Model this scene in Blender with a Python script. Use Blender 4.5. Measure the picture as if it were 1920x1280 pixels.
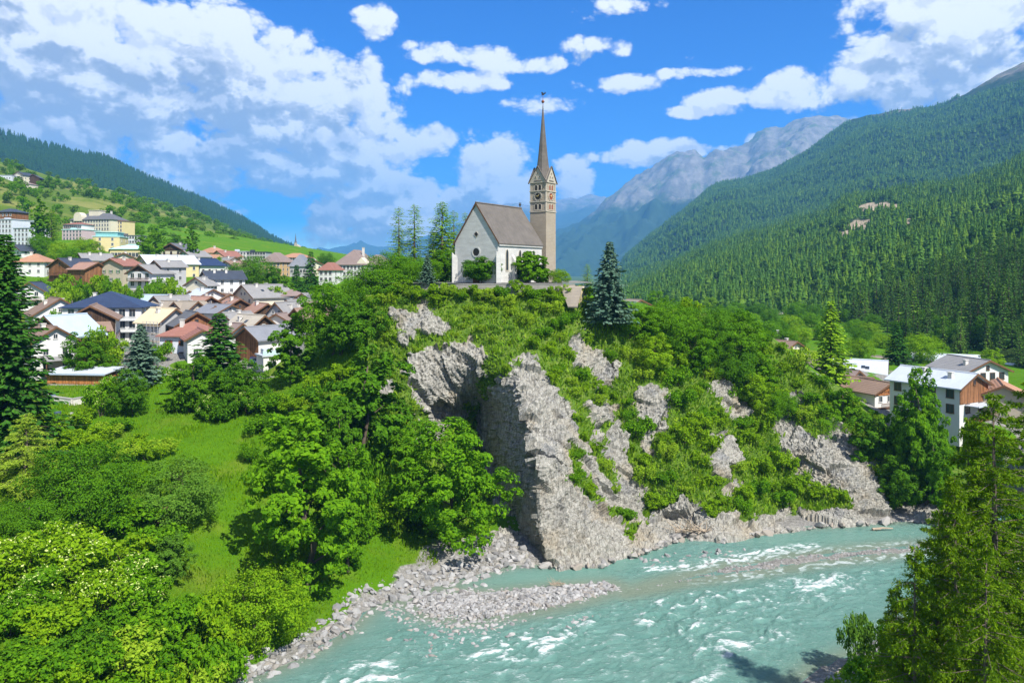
import bpy, bmesh, math, random
import numpy as np
from mathutils import Vector, Matrix

for o in list(bpy.data.objects): bpy.data.objects.remove(o)
SC = bpy.context.scene
COL = SC.collection
R = math.radians
rng = np.random.default_rng(7)
random.seed(7)

# ------------------------------------------------------------------ camera
CAMZ, FPX, CX, HY = 40.0, 1400.0, 960.0, 510.0     # eye height over the river, focal length in 1/1920 widths, principal point
cd = bpy.data.cameras.new('camera'); cam = bpy.data.objects.new('camera', cd); COL.objects.link(cam)
cam.location = (0, 0, CAMZ); cam.rotation_euler = (R(90), 0, 0)
cd.sensor_width = 36; cd.lens = FPX / 1920 * 36
cd.shift_y = -(640 - HY) / 1920
cd.clip_start = 0.5; cd.clip_end = 80000
SC.camera = cam

def U(px, py, Y):
    return ((px - CX) / FPX * Y, Y, CAMZ - (py - HY) / FPX * Y)

# ------------------------------------------------------------------ sun, exposure
SUN_AZ, SUN_EL = 143.0, 49.0      # compass degrees from +Y clockwise, elevation
sl = bpy.data.lights.new('sun', 'SUN'); sun = bpy.data.objects.new('sun', sl); COL.objects.link(sun)
sl.energy = 5.0; sl.angle = R(0.53); sl.color = (1.0, 0.955, 0.88)
sd = Vector((math.sin(R(SUN_AZ)) * math.cos(R(SUN_EL)), math.cos(R(SUN_AZ)) * math.cos(R(SUN_EL)), math.sin(R(SUN_EL))))
sun.rotation_euler = sd.to_track_quat('Z', 'Y').to_euler()
sun.location = sd * 300
SC.view_settings.view_transform = 'Standard'; SC.view_settings.look = 'None'
SC.view_settings.gamma = 1; SC.view_settings.exposure = 0.85; SC.view_settings.use_curve_mapping = False
SC.render.engine = 'CYCLES'
cy = SC.cycles
cy.max_bounces = 5; cy.diffuse_bounces = 3; cy.glossy_bounces = 2; cy.transmission_bounces = 3; cy.volume_bounces = 1; cy.transparent_max_bounces = 6
cy.use_denoising = True; cy.caustics_reflective = False; cy.caustics_refractive = False
cy.use_adaptive_sampling = True; cy.adaptive_threshold = 0.012

# ------------------------------------------------------------------ node helpers
class NT:
    def __init__(s, tree): s.t = tree; s.n = tree.nodes; s.l = tree.links
    def add(s, typ, **kw):
        n = s.n.new(typ)
        for k, v in kw.items():
            setattr(n, k, v)
        return n
    def link(s, a, b): s.l.new(a, b)
    def math(s, op, a, b=None, c=None, clamp=False):
        n = s.n.new('ShaderNodeMath'); n.operation = op; n.use_clamp = clamp
        for i, v in enumerate((a, b, c)):
            if v is None: continue
            if isinstance(v, (int, float)): n.inputs[i].default_value = v
            else: s.l.new(v, n.inputs[i])
        return n.outputs[0]
    def vmath(s, op, a, b=None):
        n = s.n.new('ShaderNodeVectorMath'); n.operation = op
        for i, v in enumerate((a, b)):
            if v is None: continue
            if isinstance(v, (tuple, list)): n.inputs[i].default_value = v
            else: s.l.new(v, n.inputs[i])
        return n
    def mix(s, f, a, b, blend='MIX'):
        n = s.n.new('ShaderNodeMix'); n.data_type = 'RGBA'; n.blend_type = blend
        for i, v in ((0, f), (6, a), (7, b)):
            if isinstance(v, (int, float)): n.inputs[i].default_value = v
            elif isinstance(v, (tuple, list)): n.inputs[i].default_value = (*v[:3], 1)
            else: s.l.new(v, n.inputs[i])
        return n.outputs[2]
    def ramp(s, f, stops, interp='LINEAR'):
        n = s.n.new('ShaderNodeValToRGB'); cr = n.color_ramp; cr.interpolation = interp
        while len(cr.elements) < len(stops): cr.elements.new(0.5)
        for e, (p, c) in zip(cr.elements, stops):
            e.position = p; e.color = (*c[:3], 1) if isinstance(c, (tuple, list)) else (c, c, c, 1)
        s.l.new(f, n.inputs[0]); return n.outputs[0]
    def noise(s, vec, scale, detail=4, rough=0.55, dist=0.0, dims='3D'):
        n = s.n.new('ShaderNodeTexNoise'); n.noise_dimensions = dims; n.inputs['Scale'].default_value = scale
        n.inputs['Detail'].default_value = detail; n.inputs['Roughness'].default_value = rough; n.inputs['Distortion'].default_value = dist
        if vec is not None: s.l.new(vec, n.inputs['Vector'])
        return n.outputs['Fac']
    def smooth(s, v, lo, hi, a=0.0, b=1.0):
        n = s.n.new('ShaderNodeMapRange'); n.interpolation_type = 'SMOOTHSTEP'
        for i, q in enumerate((v, lo, hi, a, b)):
            if isinstance(q, (int, float)): n.inputs[i].default_value = q
            else: s.l.new(q, n.inputs[i])
        return n.outputs[0]

# ------------------------------------------------------------------ sky with cumulus
W = bpy.data.worlds.new('World'); SC.world = W; W.use_nodes = True
w = NT(W.node_tree); w.n.clear()
sky = w.add('ShaderNodeTexSky', sky_type='NISHITA')
sky.sun_disc = False; sky.sun_elevation = R(SUN_EL); sky.sun_rotation = R(SUN_AZ)
sky.altitude = 1500; sky.air_density = 1.0; sky.dust_density = 0.2; sky.ozone_density = 4.0
hs = w.add('ShaderNodeHueSaturation'); hs.inputs['Saturation'].default_value = 2.3; hs.inputs['Value'].default_value = .9; hs.inputs['Hue'].default_value = 0.522
w.link(sky.outputs[0], hs.inputs['Color'])
bg_sky = w.add('ShaderNodeBackground'); bg_sky.inputs[1].default_value = 0.108
w.link(hs.outputs[0], bg_sky.inputs[0])

def azel(px, py):
    dx, dy, dz = (px - CX) / FPX, 1.0, (HY - py) / FPX
    return math.atan2(dx, dy), math.asin(dz / math.sqrt(dx * dx + dy * dy + dz * dz))

CLOUDS = [  # px, py, rx, ry, weight : cumulus banks as seen from the bridge, stored as directions
 (80,110,210,120,1),(230,210,260,110,1),(400,120,115,85,1),(300,100,100,70,.9),(500,180,170,90,1),(620,150,95,70,.8),(60,20,190,70,1),
 (540,265,240,70,.9),(120,270,230,90,.9),(330,330,210,55,.8),(560,335,160,34,.7),(697,62,40,48,.7),(655,115,70,50,.75),(690,180,60,40,.6),
 (770,262,105,34,.75),(740,372,105,62,1),(690,410,80,38,.8),(930,318,82,52,1),(905,362,80,45,1),(985,350,50,50,.9),(1065,328,42,38,.9),
 (845,152,85,15,.62),(905,108,75,15,.6),(1000,122,90,14,.62),(1115,92,60,22,.72),(1145,156,70,16,.66),(1145,18,75,20,.7),(1030,198,66,17,.75),(795,98,50,14,.55),
 (1330,132,90,9,.55),(1290,108,28,9,.5),(1490,160,46,32,.85),(1430,187,80,20,.75),(1340,188,45,18,.75),(1308,208,40,9,.6),
 (1690,115,140,72,1),(1800,60,150,80,1),(1640,150,90,38,.9),(1900,100,130,90,1),(1720,5,95,40,1),(1560,150,28,20,.6),
 (1200,290,110,20,.72),(1130,292,40,14,.65),(1270,288,80,14,.6),(560,440,95,18,.66),(600,400,48,20,.66),(660,436,100,22,.75),(430,382,70,18,.6),
 (1418,256,18,16,.6),(800,455,120,24,.7),(480,395,60,14,.5),
]
tc = w.add('ShaderNodeTexCoord')
sep = w.add('ShaderNodeSeparateXYZ'); w.link(tc.outputs['Generated'], sep.inputs[0])
az = w.math('ARCTAN2', sep.outputs[0], sep.outputs[1]); el = w.math('ARCSINE', sep.outputs[2])
cmb = w.add('ShaderNodeCombineXYZ'); w.link(az, cmb.inputs[0]); w.link(el, cmb.inputs[1])

ng = bpy.data.node_groups.new('cloud_density', 'ShaderNodeTree')
ng.interface.new_socket('Dir', in_out='INPUT', socket_type='NodeSocketVector')
ng.interface.new_socket('D', in_out='OUTPUT', socket_type='NodeSocketFloat')
g = NT(ng); gi = g.add('NodeGroupInput'); go = g.add('NodeGroupOutput')
acc = None
for (px, py, rx, ry, wt) in CLOUDS:
    a, e = azel(px, py); k = math.cos(a)
    d = g.vmath('SUBTRACT', gi.outputs[0], (a, e, 0))
    s_ = g.vmath('MULTIPLY', d.outputs[0], (FPX / rx / max(k, .5) * 1.0, FPX / ry, 1))
    ln = g.vmath('DOT_PRODUCT', s_.outputs[0], s_.outputs[0]).outputs['Value']
    v = g.math('MULTIPLY_ADD', ln, -0.5 * wt, wt)          # 1 at the middle, .5 at the rim
    if acc is None: acc = v
    else:
        acc = g.math('SMOOTH_MAX', acc, v, 0.28)
acc = g.math('MAXIMUM', acc, -0.6)
sp = g.add('ShaderNodeSeparateXYZ'); g.link(gi.outputs[0], sp.inputs[0])
# beyond the frame the same broken cumulus goes on
gen = g.noise(gi.outputs[0], 2.3, 1, .5, 0, '2D')
gen = g.math('MULTIPLY_ADD', gen, 5.0, -2.2)
outm = g.math('MAXIMUM', g.smooth(g.math('ABSOLUTE', sp.outputs[0]), .66, .80), g.smooth(sp.outputs[1], .37, .50))
gen = g.math('ADD', gen, g.math('MULTIPLY_ADD', outm, 3.0, -3.0))
acc = g.math('SMOOTH_MAX', acc, g.math('MINIMUM', gen, 1.0), 0.2)
sc_ = g.vmath('MULTIPLY', gi.outputs[0], (1.0, 1.35, 1))
vor = g.add('ShaderNodeTexVoronoi', feature='F1', voronoi_dimensions='2D'); vor.inputs['Scale'].default_value = 15; vor.inputs['Detail'].default_value = 3
vor.inputs['Roughness'].default_value = .55; vor.inputs['Lacunarity'].default_value = 2.3; vor.normalize = True
wob = g.add('ShaderNodeTexNoise', noise_dimensions='2D'); wob.inputs['Scale'].default_value = 9; wob.inputs['Detail'].default_value = 2
g.link(sc_.outputs[0], wob.inputs['Vector'])
wo = g.vmath('MULTIPLY_ADD', wob.outputs['Color'], (.035, .035, 0)); g.link(sc_.outputs[0], wo.inputs[2])
g.link(wo.outputs[0], vor.inputs['Vector'])
fb = g.noise(sc_.outputs[0], 22, 5, .56, 0, '2D')
lo = g.noise(sc_.outputs[0], 7, 2, .5, 0, '2D')
n1 = g.math('MULTIPLY_ADD', vor.outputs['Distance'], -2.3, .86)
n2 = g.math('MULTIPLY_ADD', fb, .9, -.45)
n3 = g.math('MULTIPLY_ADD', lo, 1.3, -.65)
D = g.math('ADD', g.math('ADD', acc, n1), g.math('ADD', n2, n3))
g.link(D, go.inputs[0])

def dens(off):
    gn = w.add('ShaderNodeGroup'); gn.node_tree = ng
    v = w.vmath('ADD', cmb.outputs[0], off); w.link(v.outputs[0], gn.inputs[0]); return gn.outputs[0]
d0 = dens((0, 0, 0)); d1 = dens((0.007, 0.013, 0)); d2 = dens((.028, .062, 0))
alpha = w.math('MULTIPLY', w.smooth(d0, 0.28, 0.74), w.smooth(el, -0.02, .06))
lit = w.smooth(w.math('SUBTRACT', d0, d1), -.24, .30)
thick = w.smooth(d2, .30, 1.25)
shade = w.math('ADD', w.math('MULTIPLY', thick, .72), w.math('MULTIPLY_ADD', lit, -.62, .40))
ccol = w.ramp(shade, [(0.0, (1.0, .985, .955)), (.25, (.93, .92, .90)), (.5, (.66, .67, .70)), (.75, (.46, .485, .54)), (1.0, (.36, .39, .46))])
bg_c = w.add('ShaderNodeBackground'); w.link(ccol, bg_c.inputs[0]); bg_c.inputs[1].default_value = 0.73
mx = w.add('ShaderNodeMixShader'); w.link(alpha, mx.inputs[0]); w.link(bg_sky.outputs[0], mx.inputs[1]); w.link(bg_c.outputs[0], mx.inputs[2])
wo_ = w.add('ShaderNodeOutputWorld'); w.link(mx.outputs[0], wo_.inputs[0])
W.cycles.sampling_method = 'MANUAL'; W.cycles.sample_map_resolution = 512

# ------------------------------------------------------------------ numeric noise
PERM = np.random.default_rng(3).permutation(256); PERM = np.concatenate([PERM, PERM, PERM])
GR = np.random.default_rng(4).normal(size=(256, 3)); GR /= np.linalg.norm(GR, axis=1)[:, None]
def perlin(x, y, z=None):
    x = np.asarray(x, float); y = np.asarray(y, float); z = np.zeros_like(x) if z is None else np.asarray(z, float)
    xi = np.floor(x).astype(int); yi = np.floor(y).astype(int); zi = np.floor(z).astype(int)
    xf, yf, zf = x - xi, y - yi, z - zi
    u, v, ww = (t * t * t * (t * (t * 6 - 15) + 10) for t in (xf, yf, zf))
    xi &= 255; yi &= 255; zi &= 255
    def gd(dx, dy, dz):
        h = PERM[PERM[PERM[xi + dx] + yi + dy] + zi + dz]; q = GR[h]
        return q[..., 0] * (xf - dx) + q[..., 1] * (yf - dy) + q[..., 2] * (zf - dz)
    L = lambda a, b, t: a + t * (b - a)
    return L(L(L(gd(0,0,0), gd(1,0,0), u), L(gd(0,1,0), gd(1,1,0), u), v), L(L(gd(0,0,1), gd(1,0,1), u), L(gd(0,1,1), gd(1,1,1), u), v), ww) * 1.6
def fbm(x, y, z=None, o=4, lac=2.03, gain=.5):
    s, a, f = 0, 1, 1
    zz = 0 * np.asarray(x) if z is None else z
    for i in range(o):
        s = s + a * perlin(np.asarray(x) * f + 17 * i, np.asarray(y) * f + 5 * i, np.asarray(zz) * f + 3 * i); a *= gain; f *= lac
    return s
def ridged(x, y, z=None, o=4):
    s, a, f = 0, 1, 1
    zz = 0 * np.asarray(x) if z is None else z
    for i in range(o):
        s = s + a * (1 - 2 * np.abs(perlin(np.asarray(x) * f + 9 * i, np.asarray(y) * f, np.asarray(zz) * f))); a *= .5; f *= 2.1
    return s
def sstep(a, b, x):
    t = np.clip((x - a) / (b - a), 0, 1); return t * t * (3 - 2 * t)

# ------------------------------------------------------------------ object helpers
def mesh_np(name, V, F, mats=(), midx=None, smooth=False):
    """mesh from an (n,3) array and an (m,k) face array"""
    V = np.asarray(V, np.float32); F = np.asarray(F, np.int32); m, k = F.shape
    me = bpy.data.meshes.new(name)
    me.vertices.add(len(V)); me.vertices.foreach_set('co', V.ravel())
    me.loops.add(m * k); me.loops.foreach_set('vertex_index', F.ravel())
    me.polygons.add(m); me.polygons.foreach_set('loop_start', np.arange(0, m * k, k, dtype=np.int32))
    for mt in mats: me.materials.append(mt)
    if midx is not None: me.polygons.foreach_set('material_index', np.asarray(midx, np.int32))
    me.polygons.foreach_set('use_smooth', np.full(m, smooth))
    me.update(calc_edges=True); return me
def grid_faces(nu, nv):
    a = np.arange(nu * nv).reshape(nv, nu)
    return np.stack([a[:-1, :-1], a[:-1, 1:], a[1:, 1:], a[1:, :-1]], -1).reshape(-1, 4)
def obj(name, me, parent=None, loc=None, rz=None, scale=None):
    o = bpy.data.objects.new(name, me); COL.objects.link(o)
    if parent is not None: o.parent = parent
    if loc is not None: o.location = loc
    if rz is not None: o.rotation_euler = (0, 0, rz)
    if scale is not None: o.scale = scale if hasattr(scale, '__len__') else (scale,) * 3
    return o
def tag(o, label=None, cat=None, group=None, kind=None):
    if label: o['label'] = label
    if cat: o['category'] = cat
    if group: o['group'] = group
    if kind: o['kind'] = kind
    return o
def copy_tree(o, parent=None):
    c = o.copy(); COL.objects.link(c); c.parent = parent
    for ch in o.children: copy_tree(ch, c)
    return c
class MB:
    """collects boxes, prisms and tubes into one mesh"""
    def __init__(s): s.v = []; s.f = []; s.m = []; s.cur = 0
    def poly(s, pts, faces):
        b = len(s.v); s.v += [tuple(p) for p in pts]
        for f in faces: s.f.append([b + i for i in f]); s.m.append(s.cur)
    def box(s, x0, x1, y0, y1, z0, z1):
        s.poly([(x0,y0,z0),(x1,y0,z0),(x1,y1,z0),(x0,y1,z0),(x0,y0,z1),(x1,y0,z1),(x1,y1,z1),(x0,y1,z1)],
               [(0,3,2,1),(4,5,6,7),(0,1,5,4),(1,2,6,5),(2,3,7,6),(3,0,4,7)])
    def bar(s, a, b, t, t2=None):
        a, b = Vector(a), Vector(b); d = (b - a).normalized(); up = Vector((0,0,1)) if abs(d.z) < .95 else Vector((1,0,0))
        x = d.cross(up).normalized(); y = x.cross(d); t2 = t2 or t; P = []
        for q in (a, b):
            for i, j in ((-1,-1),(1,-1),(1,1),(-1,1)): P.append(q + x * t/2 * i + y * t2/2 * j)
        s.poly(P, [(3,2,1,0),(4,5,6,7),(0,1,5,4),(1,2,6,5),(2,3,7,6),(3,0,4,7)])
    def prism(s, prof, axis, a, b):
        """prof: list of 2D points; extruded along axis 'x','y','z' from a to b"""
        n = len(prof); P = []
        for t in (a, b):
            for (p, q) in prof:
                P.append({'y': (p, t, q), 'x': (t, p, q), 'z': (p, q, t)}[axis])
        s.poly(P, [tuple(range(n))[::-1], tuple(range(n, 2*n))] + [(i, (i+1) % n, n + (i+1) % n, n + i) for i in range(n)])
    def tube(s, pts, rad, n=7, cap=True):
        pts = [Vector(p) for p in pts]; b = len(s.v)
        for i, p in enumerate(pts):
            d = (pts[min(i+1, len(pts)-1)] - pts[max(i-1, 0)]).normalized()
            x = d.cross(Vector((.3,.9,.1))).normalized(); y = d.cross(x)
            for k in range(n):
                a = 2 * math.pi * k / n; s.v.append(tuple(p + (x * math.cos(a) + y * math.sin(a)) * rad[i]))
        for i in range(len(pts) - 1):
            for k in range(n):
                s.f.append([b+i*n+k, b+i*n+(k+1)%n, b+(i+1)*n+(k+1)%n, b+(i+1)*n+k]); s.m.append(s.cur)
        if cap:
            s.f.append([b+(len(pts)-1)*n+k for k in range(n)]); s.m.append(s.cur)
    def lathe(s, prof, n=12, c=(0,0,0)):
        b = len(s.v)
        for r_, z in prof:
            for k in range(n):
                a = 2*math.pi*(k+.5)/n; s.v.append((c[0]+r_*math.cos(a), c[1]+r_*math.sin(a), c[2]+z))
        for i in range(len(prof)-1):
            for k in range(n): s.f.append([b+i*n+k, b+i*n+(k+1)%n, b+(i+1)*n+(k+1)%n, b+(i+1)*n+k]); s.m.append(s.cur)
        s.f.append([b+(len(prof)-1)*n+k for k in range(n)]); s.m.append(s.cur)
    def mesh(s, name, mats, smooth=False):
        me = bpy.data.meshes.new(name); me.from_pydata(s.v, [], s.f)
        for m in (mats if isinstance(mats, (list, tuple)) else [mats]): me.materials.append(m)
        me.polygons.foreach_set('material_index', s.m)
        if smooth: me.polygons.foreach_set('use_smooth', [True] * len(s.f))
        bm = bmesh.new(); bm.from_mesh(me); bmesh.ops.recalc_face_normals(bm, faces=bm.faces); bm.to_mesh(me); bm.free()
        me.update(); return me
    def build(s, name, mats, parent=None, smooth=False, **k): return obj(name, s.mesh(name, mats, smooth), parent, **k)

# ------------------------------------------------------------------ materials
MATS = {}
def newmat(name):
    m = bpy.data.materials.new(name); m.use_nodes = True; t = NT(m.node_tree)
    b = t.n['Principled BSDF']; MATS[name] = m; return m, t, b
def mat(name, c, rough=.8, var=.25, scale=3.0, bump=0.0, bscale=None, c2=None, spec=.3, metal=0.0):
    """plain weathered surface: colour varied by two octave bands of noise"""
    if name in MATS: return MATS[name]
    m, t, b = newmat(name)
    co = t.add('ShaderNodeTexCoord').outputs['Object']
    n = t.noise(co, scale, 5, .6); n2 = t.noise(co, scale * .22, 3, .5)
    f = t.math('MULTIPLY_ADD', t.math('ADD', n, n2), .9, -.4, True)
    lo = tuple(x * (1 - var) for x in c); hi = tuple(min(1, x * (1 + var)) for x in c) if c2 is None else c2
    t.link(t.mix(f, lo, hi), b.inputs['Base Color']); b.inputs['Roughness'].default_value = rough
    b.inputs['Specular IOR Level'].default_value = spec; b.inputs['Metallic'].default_value = metal
    if bump:
        bp = t.add('ShaderNodeBump'); bp.inputs['Strength'].default_value = bump; bp.inputs['Distance'].default_value = .1
        t.link(t.noise(co, bscale or scale * 3, 4, .6), bp.inputs['Height']); t.link(bp.outputs[0], b.inputs['Normal'])
    return m
def leafmat(name, c1, c2, trans=.38, rough=.6, rand_obj=.25):
    c1 = tuple(x * k_ for x, k_ in zip(c1, (2.15, 2.4, 1.2))); c2 = tuple(x * k_ for x, k_ in zip(c2, (2.15, 2.4, 1.2)))
    m, t, b = newmat(name)
    geo = t.add('ShaderNodeNewGeometry'); oi = t.add('ShaderNodeObjectInfo')
    f = t.math('ADD', t.math('MULTIPLY', geo.outputs['Random Per Island'], .75), t.math('MULTIPLY', oi.outputs['Random'], rand_obj))
    c = t.mix(f, c1, c2)
    t.link(c, b.inputs['Base Color']); b.inputs['Roughness'].default_value = .8; b.inputs['Specular IOR Level'].default_value = .06
    tr = t.add('ShaderNodeBsdfTranslucent'); t.link(t.mix(1.0, c, (1.0, 1.12, .4), 'MULTIPLY'), tr.inputs[0])
    mx = t.add('ShaderNodeMixShader'); mx.inputs[0].default_value = trans
    t.link(b.outputs[0], mx.inputs[1]); t.link(tr.outputs[0], mx.inputs[2])
    t.link(mx.outputs[0], t.n['Material Output'].inputs[0]); return m
# ================================================================== LAND
class TPS:
    def __init__(s, P, v, scale, lam=1e-4):
        s.s = scale; P = np.asarray(P, float) / scale; v = np.asarray(v, float); n = len(P)
        K = s.k(P, P) + lam * np.eye(n); A = np.zeros((n + 3, n + 3)); A[:n, :n] = K
        A[:n, n] = 1; A[:n, n+1:] = P; A[n, :n] = 1; A[n+1:, :n] = P.T
        s.w = np.linalg.solve(A, np.concatenate([v, np.zeros(3)])); s.P = P
    @staticmethod
    def k(a, b):
        r2 = ((a[:, None, :] - b[None]) ** 2).sum(-1); return .5 * r2 * np.log(r2 + 1e-12)
    def __call__(s, q):
        q = np.asarray(q, float) / s.s; out = np.empty(len(q))
        for i in range(0, len(q), 20000):
            c = q[i:i+20000]; out[i:i+20000] = s.k(c, s.P) @ s.w[:-3] + s.w[-3] + c @ s.w[-2:]
        return out

# cliff face below the church: (px, py) -> distance Y
CL = [(690,560,141),(690,700,135),(690,850,126),(690,1000,114),(780,545,143),(800,650,135),(790,760,128),(800,880,120),(800,1000,110),
 (880,545,144),(880,640,137),(880,760,129),(880,880,120),(880,1000,110.5),(960,545,144),(955,640,134),(980,740,123),(1000,850,113),(1004,950,107),(1040,1055,102.2),
 (1060,545,144),(1060,640,135),(1080,740,127),(1090,850,118),(1100,950,110.5),(1110,1050,103.2),(1150,585,144),(1150,680,137),(1160,780,129),(1180,880,121),(1190,980,114),(1190,1030,107),
 (1250,590,148),(1250,680,140),(1260,780,132),(1270,880,124),(1270,960,118),(1280,1005,112.5),(1350,600,150),(1350,700,142),(1360,800,134),(1370,900,125),(1400,995,115),
 (1450,640,152),(1450,740,143),(1470,840,134),(1480,920,126),(1490,985,117.5),(1550,720,149),(1560,800,139),(1580,900,128),(1590,970,121),
 (1650,800,143),(1660,880,132),(1650,960,124),(1760,970,121.5),(1760,900,131),(1760,820,141),(1850,950,126),(1850,850,139)]
cliffY = TPS([(a, b) for a, b, _ in CL], [c for *_, c in CL], 300.0, 2e-4)

def lerp_poly(x, pts):
    p = np.asarray(pts, float); return np.interp(x, p[:, 0], p[:, 1])
def inpoly(px, py, poly):
    px = np.asarray(px, float); py = np.asarray(py, float); c = np.zeros(px.shape, bool); n = len(poly)
    for i in range(n):
        x1, y1 = poly[i]; x2, y2 = poly[(i + 1) % n]
        if y1 == y2: continue
        c ^= ((y1 > py) != (y2 > py)) & (px < (x2 - x1) * (py - y1) / (y2 - y1) + x1)
    return c
def polydist(px, py, poly, closed=True):
    d = np.full(np.shape(px), 1e9); n = len(poly)
    for i in range(n if closed else n - 1):
        x1, y1 = poly[i]; x2, y2 = poly[(i + 1) % n]; dx, dy = x2 - x1, y2 - y1; L = dx * dx + dy * dy + 1e-9
        t = np.clip(((px - x1) * dx + (py - y1) * dy) / L, 0, 1)
        d = np.minimum(d, np.hypot(px - x1 - t * dx, py - y1 - t * dy))
    return d
def signed(px, py, poly):
    d = polydist(px, py, poly); return np.where(inpoly(px, py, poly), d, -d)

EDGE = [(640, 958), (720, 972), (780, 985), (850, 1000), (930, 1003), (1000, 1008), (1062, 1038), (1100, 1060)]      # lit edge of the buttress: py -> px
LEFT = [(640, 880), (720, 898), (800, 903), (860, 915), (920, 938), (980, 948), (1050, 958), (1100, 965)]            # foot of its shaded flank
# bare rock, as patches on the face
ROCKS = [[(748,690),(780,668),(845,648),(880,640),(920,660),(921,690),(890,735),(880,775),(858,790),(835,800),(806,840),(790,820),(790,770),(775,740)],
 [(958,668),(990,672),(1030,720),(1062,765),(1075,800),(1050,860),(1075,910),(1110,945),(1150,985),(1180,1030),(1190,1080),(900,1080),(935,980),(935,905),(905,850),(893,800),(905,742),(935,720)],
 [(1128,760),(1150,775),(1168,820),(1182,880),(1200,930),(1208,985),(1180,985),(1165,930),(1150,880),(1140,820)],
 [(1065,640),(1085,632),(1120,660),(1150,690),(1148,730),(1120,720),(1100,700),(1075,680)],
 [(1192,740),(1225,725),(1252,745),(1245,790),(1215,845),(1200,820),(1195,780)],
 [(1335,820),(1360,815),(1378,870),(1370,930),(1350,915),(1340,870)],[(1330,725),(1350,722),(1390,760),(1395,785),(1372,780)],
 [(1465,790),(1490,735),(1500,750),(1492,800),(1530,830),(1570,800),(1600,830),(1625,880),(1655,925),(1665,960),(1765,955),(1765,1000),(1540,1000),(1520,975),(1600,960),(1590,935),(1530,905),(1490,880),(1468,840)],
 [(1190,1000),(1240,960),(1290,940),(1330,975),(1440,975),(1480,950),(1530,985),(1600,955),(1700,945),(1790,955),(1790,1040),(1190,1060)],
 [(745,590),(790,575),(830,600),(830,630),(790,620),(755,640)],[(700,700),(730,720),(740,760),(715,750)],[(1100,760),(1118,770),(1140,860),(1125,850)],
 [(1075,840),(1095,850),(1135,905),(1150,950),(1120,930)]]

nu, nv = 440, 216
TOPC = [(690,575),(735,548),(760,543),(1080,543),(1110,566),(1160,584),(1220,576),(1300,584),(1380,598),(1450,640),(1520,700),(1600,760),(1700,830),(1790,880),(1850,900)]
BOTC = [(690,1035),(800,1035),(930,1045),(960,1060),(1040,1070),(1110,1066),(1190,1048),(1240,1030),(1280,1014),(1400,1008),(1490,1000),(1590,990),(1660,985),(1760,984),(1850,990)]
gu = np.linspace(690, 1850, nu); gv = np.linspace(0, 1, nv)
PX = np.repeat(gu[None], nv, 0); TOP = lerp_poly(gu, TOPC); BOT = lerp_poly(gu, BOTC)
PY = TOP[None] + (BOT - TOP)[None] * gv[:, None]
YY = cliffY(np.stack([PX.ravel(), PY.ravel()], 1)).reshape(nv, nu)
xe = lerp_poly(PY, EDGE); xl = lerp_poly(PY, LEFT); tt = (xe - PX) / (xe - xl)
Dn = 21.0 * sstep(670, 800, PY) * (1 - .35 * sstep(960, 1060, PY))
YY += Dn * np.where(tt < 0, 0, np.where(tt < 1, tt, np.clip(1 - (tt - 1) * .55, 0, 1)))
YY -= 2.2 * np.exp(-np.clip(tt, -9, 0) ** 2 / .12) * (tt <= 0) * sstep(660, 780, PY) * .5
# secondary ribs and gullies running down the face
warp = fbm(PX / 130, PY / 130, o=2) * 28
rib = np.sin((PX - .42 * (PY - 700) + warp) / 46.0)
ribm = sstep(1080, 1150, PX) + .5 * (1 - sstep(840, 900, PX))
YY += -2.0 * rib * np.clip(ribm, 0, 1)
YW = 56000.0 / np.maximum(PY - 510, 1)
YY = np.where(PY > 900, np.minimum(YY, YW * .998 + (PY - BOT[None] + 8).clip(0) * .12), YY)
rock = np.full(PX.shape, -99.0)
for p in ROCKS: rock = np.maximum(rock, signed(PX, PY, p))
VEGR = [(905,648),(960,636),(992,664),(968,690),(935,722),(902,748),(884,800),(860,806),(878,748),(912,694)]
rock = np.minimum(rock, -signed(PX, PY, VEGR))
rock = rock + 5 + fbm(PX / 30, PY / 30, o=4, gain=.62) * 19
ROCKM = sstep(-6, 6, rock)
def unproj(px, py, Y): return np.stack([(px - CX) / FPX * Y, Y, CAMZ - (py - HY) / FPX * Y], -1)
P = unproj(PX, PY, YY)
def normals(P):
    du = np.gradient(P, axis=1); dv = np.gradient(P, axis=0); n = np.cross(dv, du); return n / (np.linalg.norm(n, axis=-1)[..., None] + 1e-9)
N = normals(P); N *= np.sign(-(N * P).sum(-1) + N[..., 2] * 40)[..., None]
# strata: plates dipping steeply to the lower right
ax = np.array([.50, .30, -.81]); ax /= np.linalg.norm(ax); b1 = np.cross(ax, [0, 1, 0]); b1 /= np.linalg.norm(b1); b2 = np.cross(ax, b1)
a0, a1, a2 = P @ ax, P @ b1, P @ b2
st = ridged(a0 * .10, a1 * .75, a2 * .75, 4); st2 = fbm(a0 * .35, a1 * 1.7, a2 * 1.7, o=3); blk = ridged(P[..., 0] * .13, P[..., 1] * .13, P[..., 2] * .13, 3)
step_ = np.floor((a1 * .55 + .35 * fbm(a0 * .12, a1 * .3, a2 * .3, o=2)) * 2) - (a1 * .55 + .35 * fbm(a0 * .12, a1 * .3, a2 * .3, o=2)) * 2
vr = np.random.default_rng(8); fc = vr.uniform([-40, 95, -3], [95, 155, 42], (1500, 3)); Pf = P.reshape(-1, 3); ci = np.empty(len(Pf), int)
Pm = (Pf @ np.stack([ax * .45, b1, b2 * 1.0], 1)); fm_ = fc @ np.stack([ax * .45, b1, b2 * 1.0], 1)
for i in range(0, len(Pf), 4000): ci[i:i+4000] = (((Pm[i:i+4000, None] - fm_[None]) ** 2).sum(-1)).argmin(1)
tilt = vr.normal(size=(1500, 3)) * .30; plate = ((Pf - fc[ci]) * tilt[ci]).sum(1).reshape(PX.shape).clip(-1.1, 1.1) + vr.normal(size=1500)[ci].reshape(PX.shape) * .16
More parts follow.
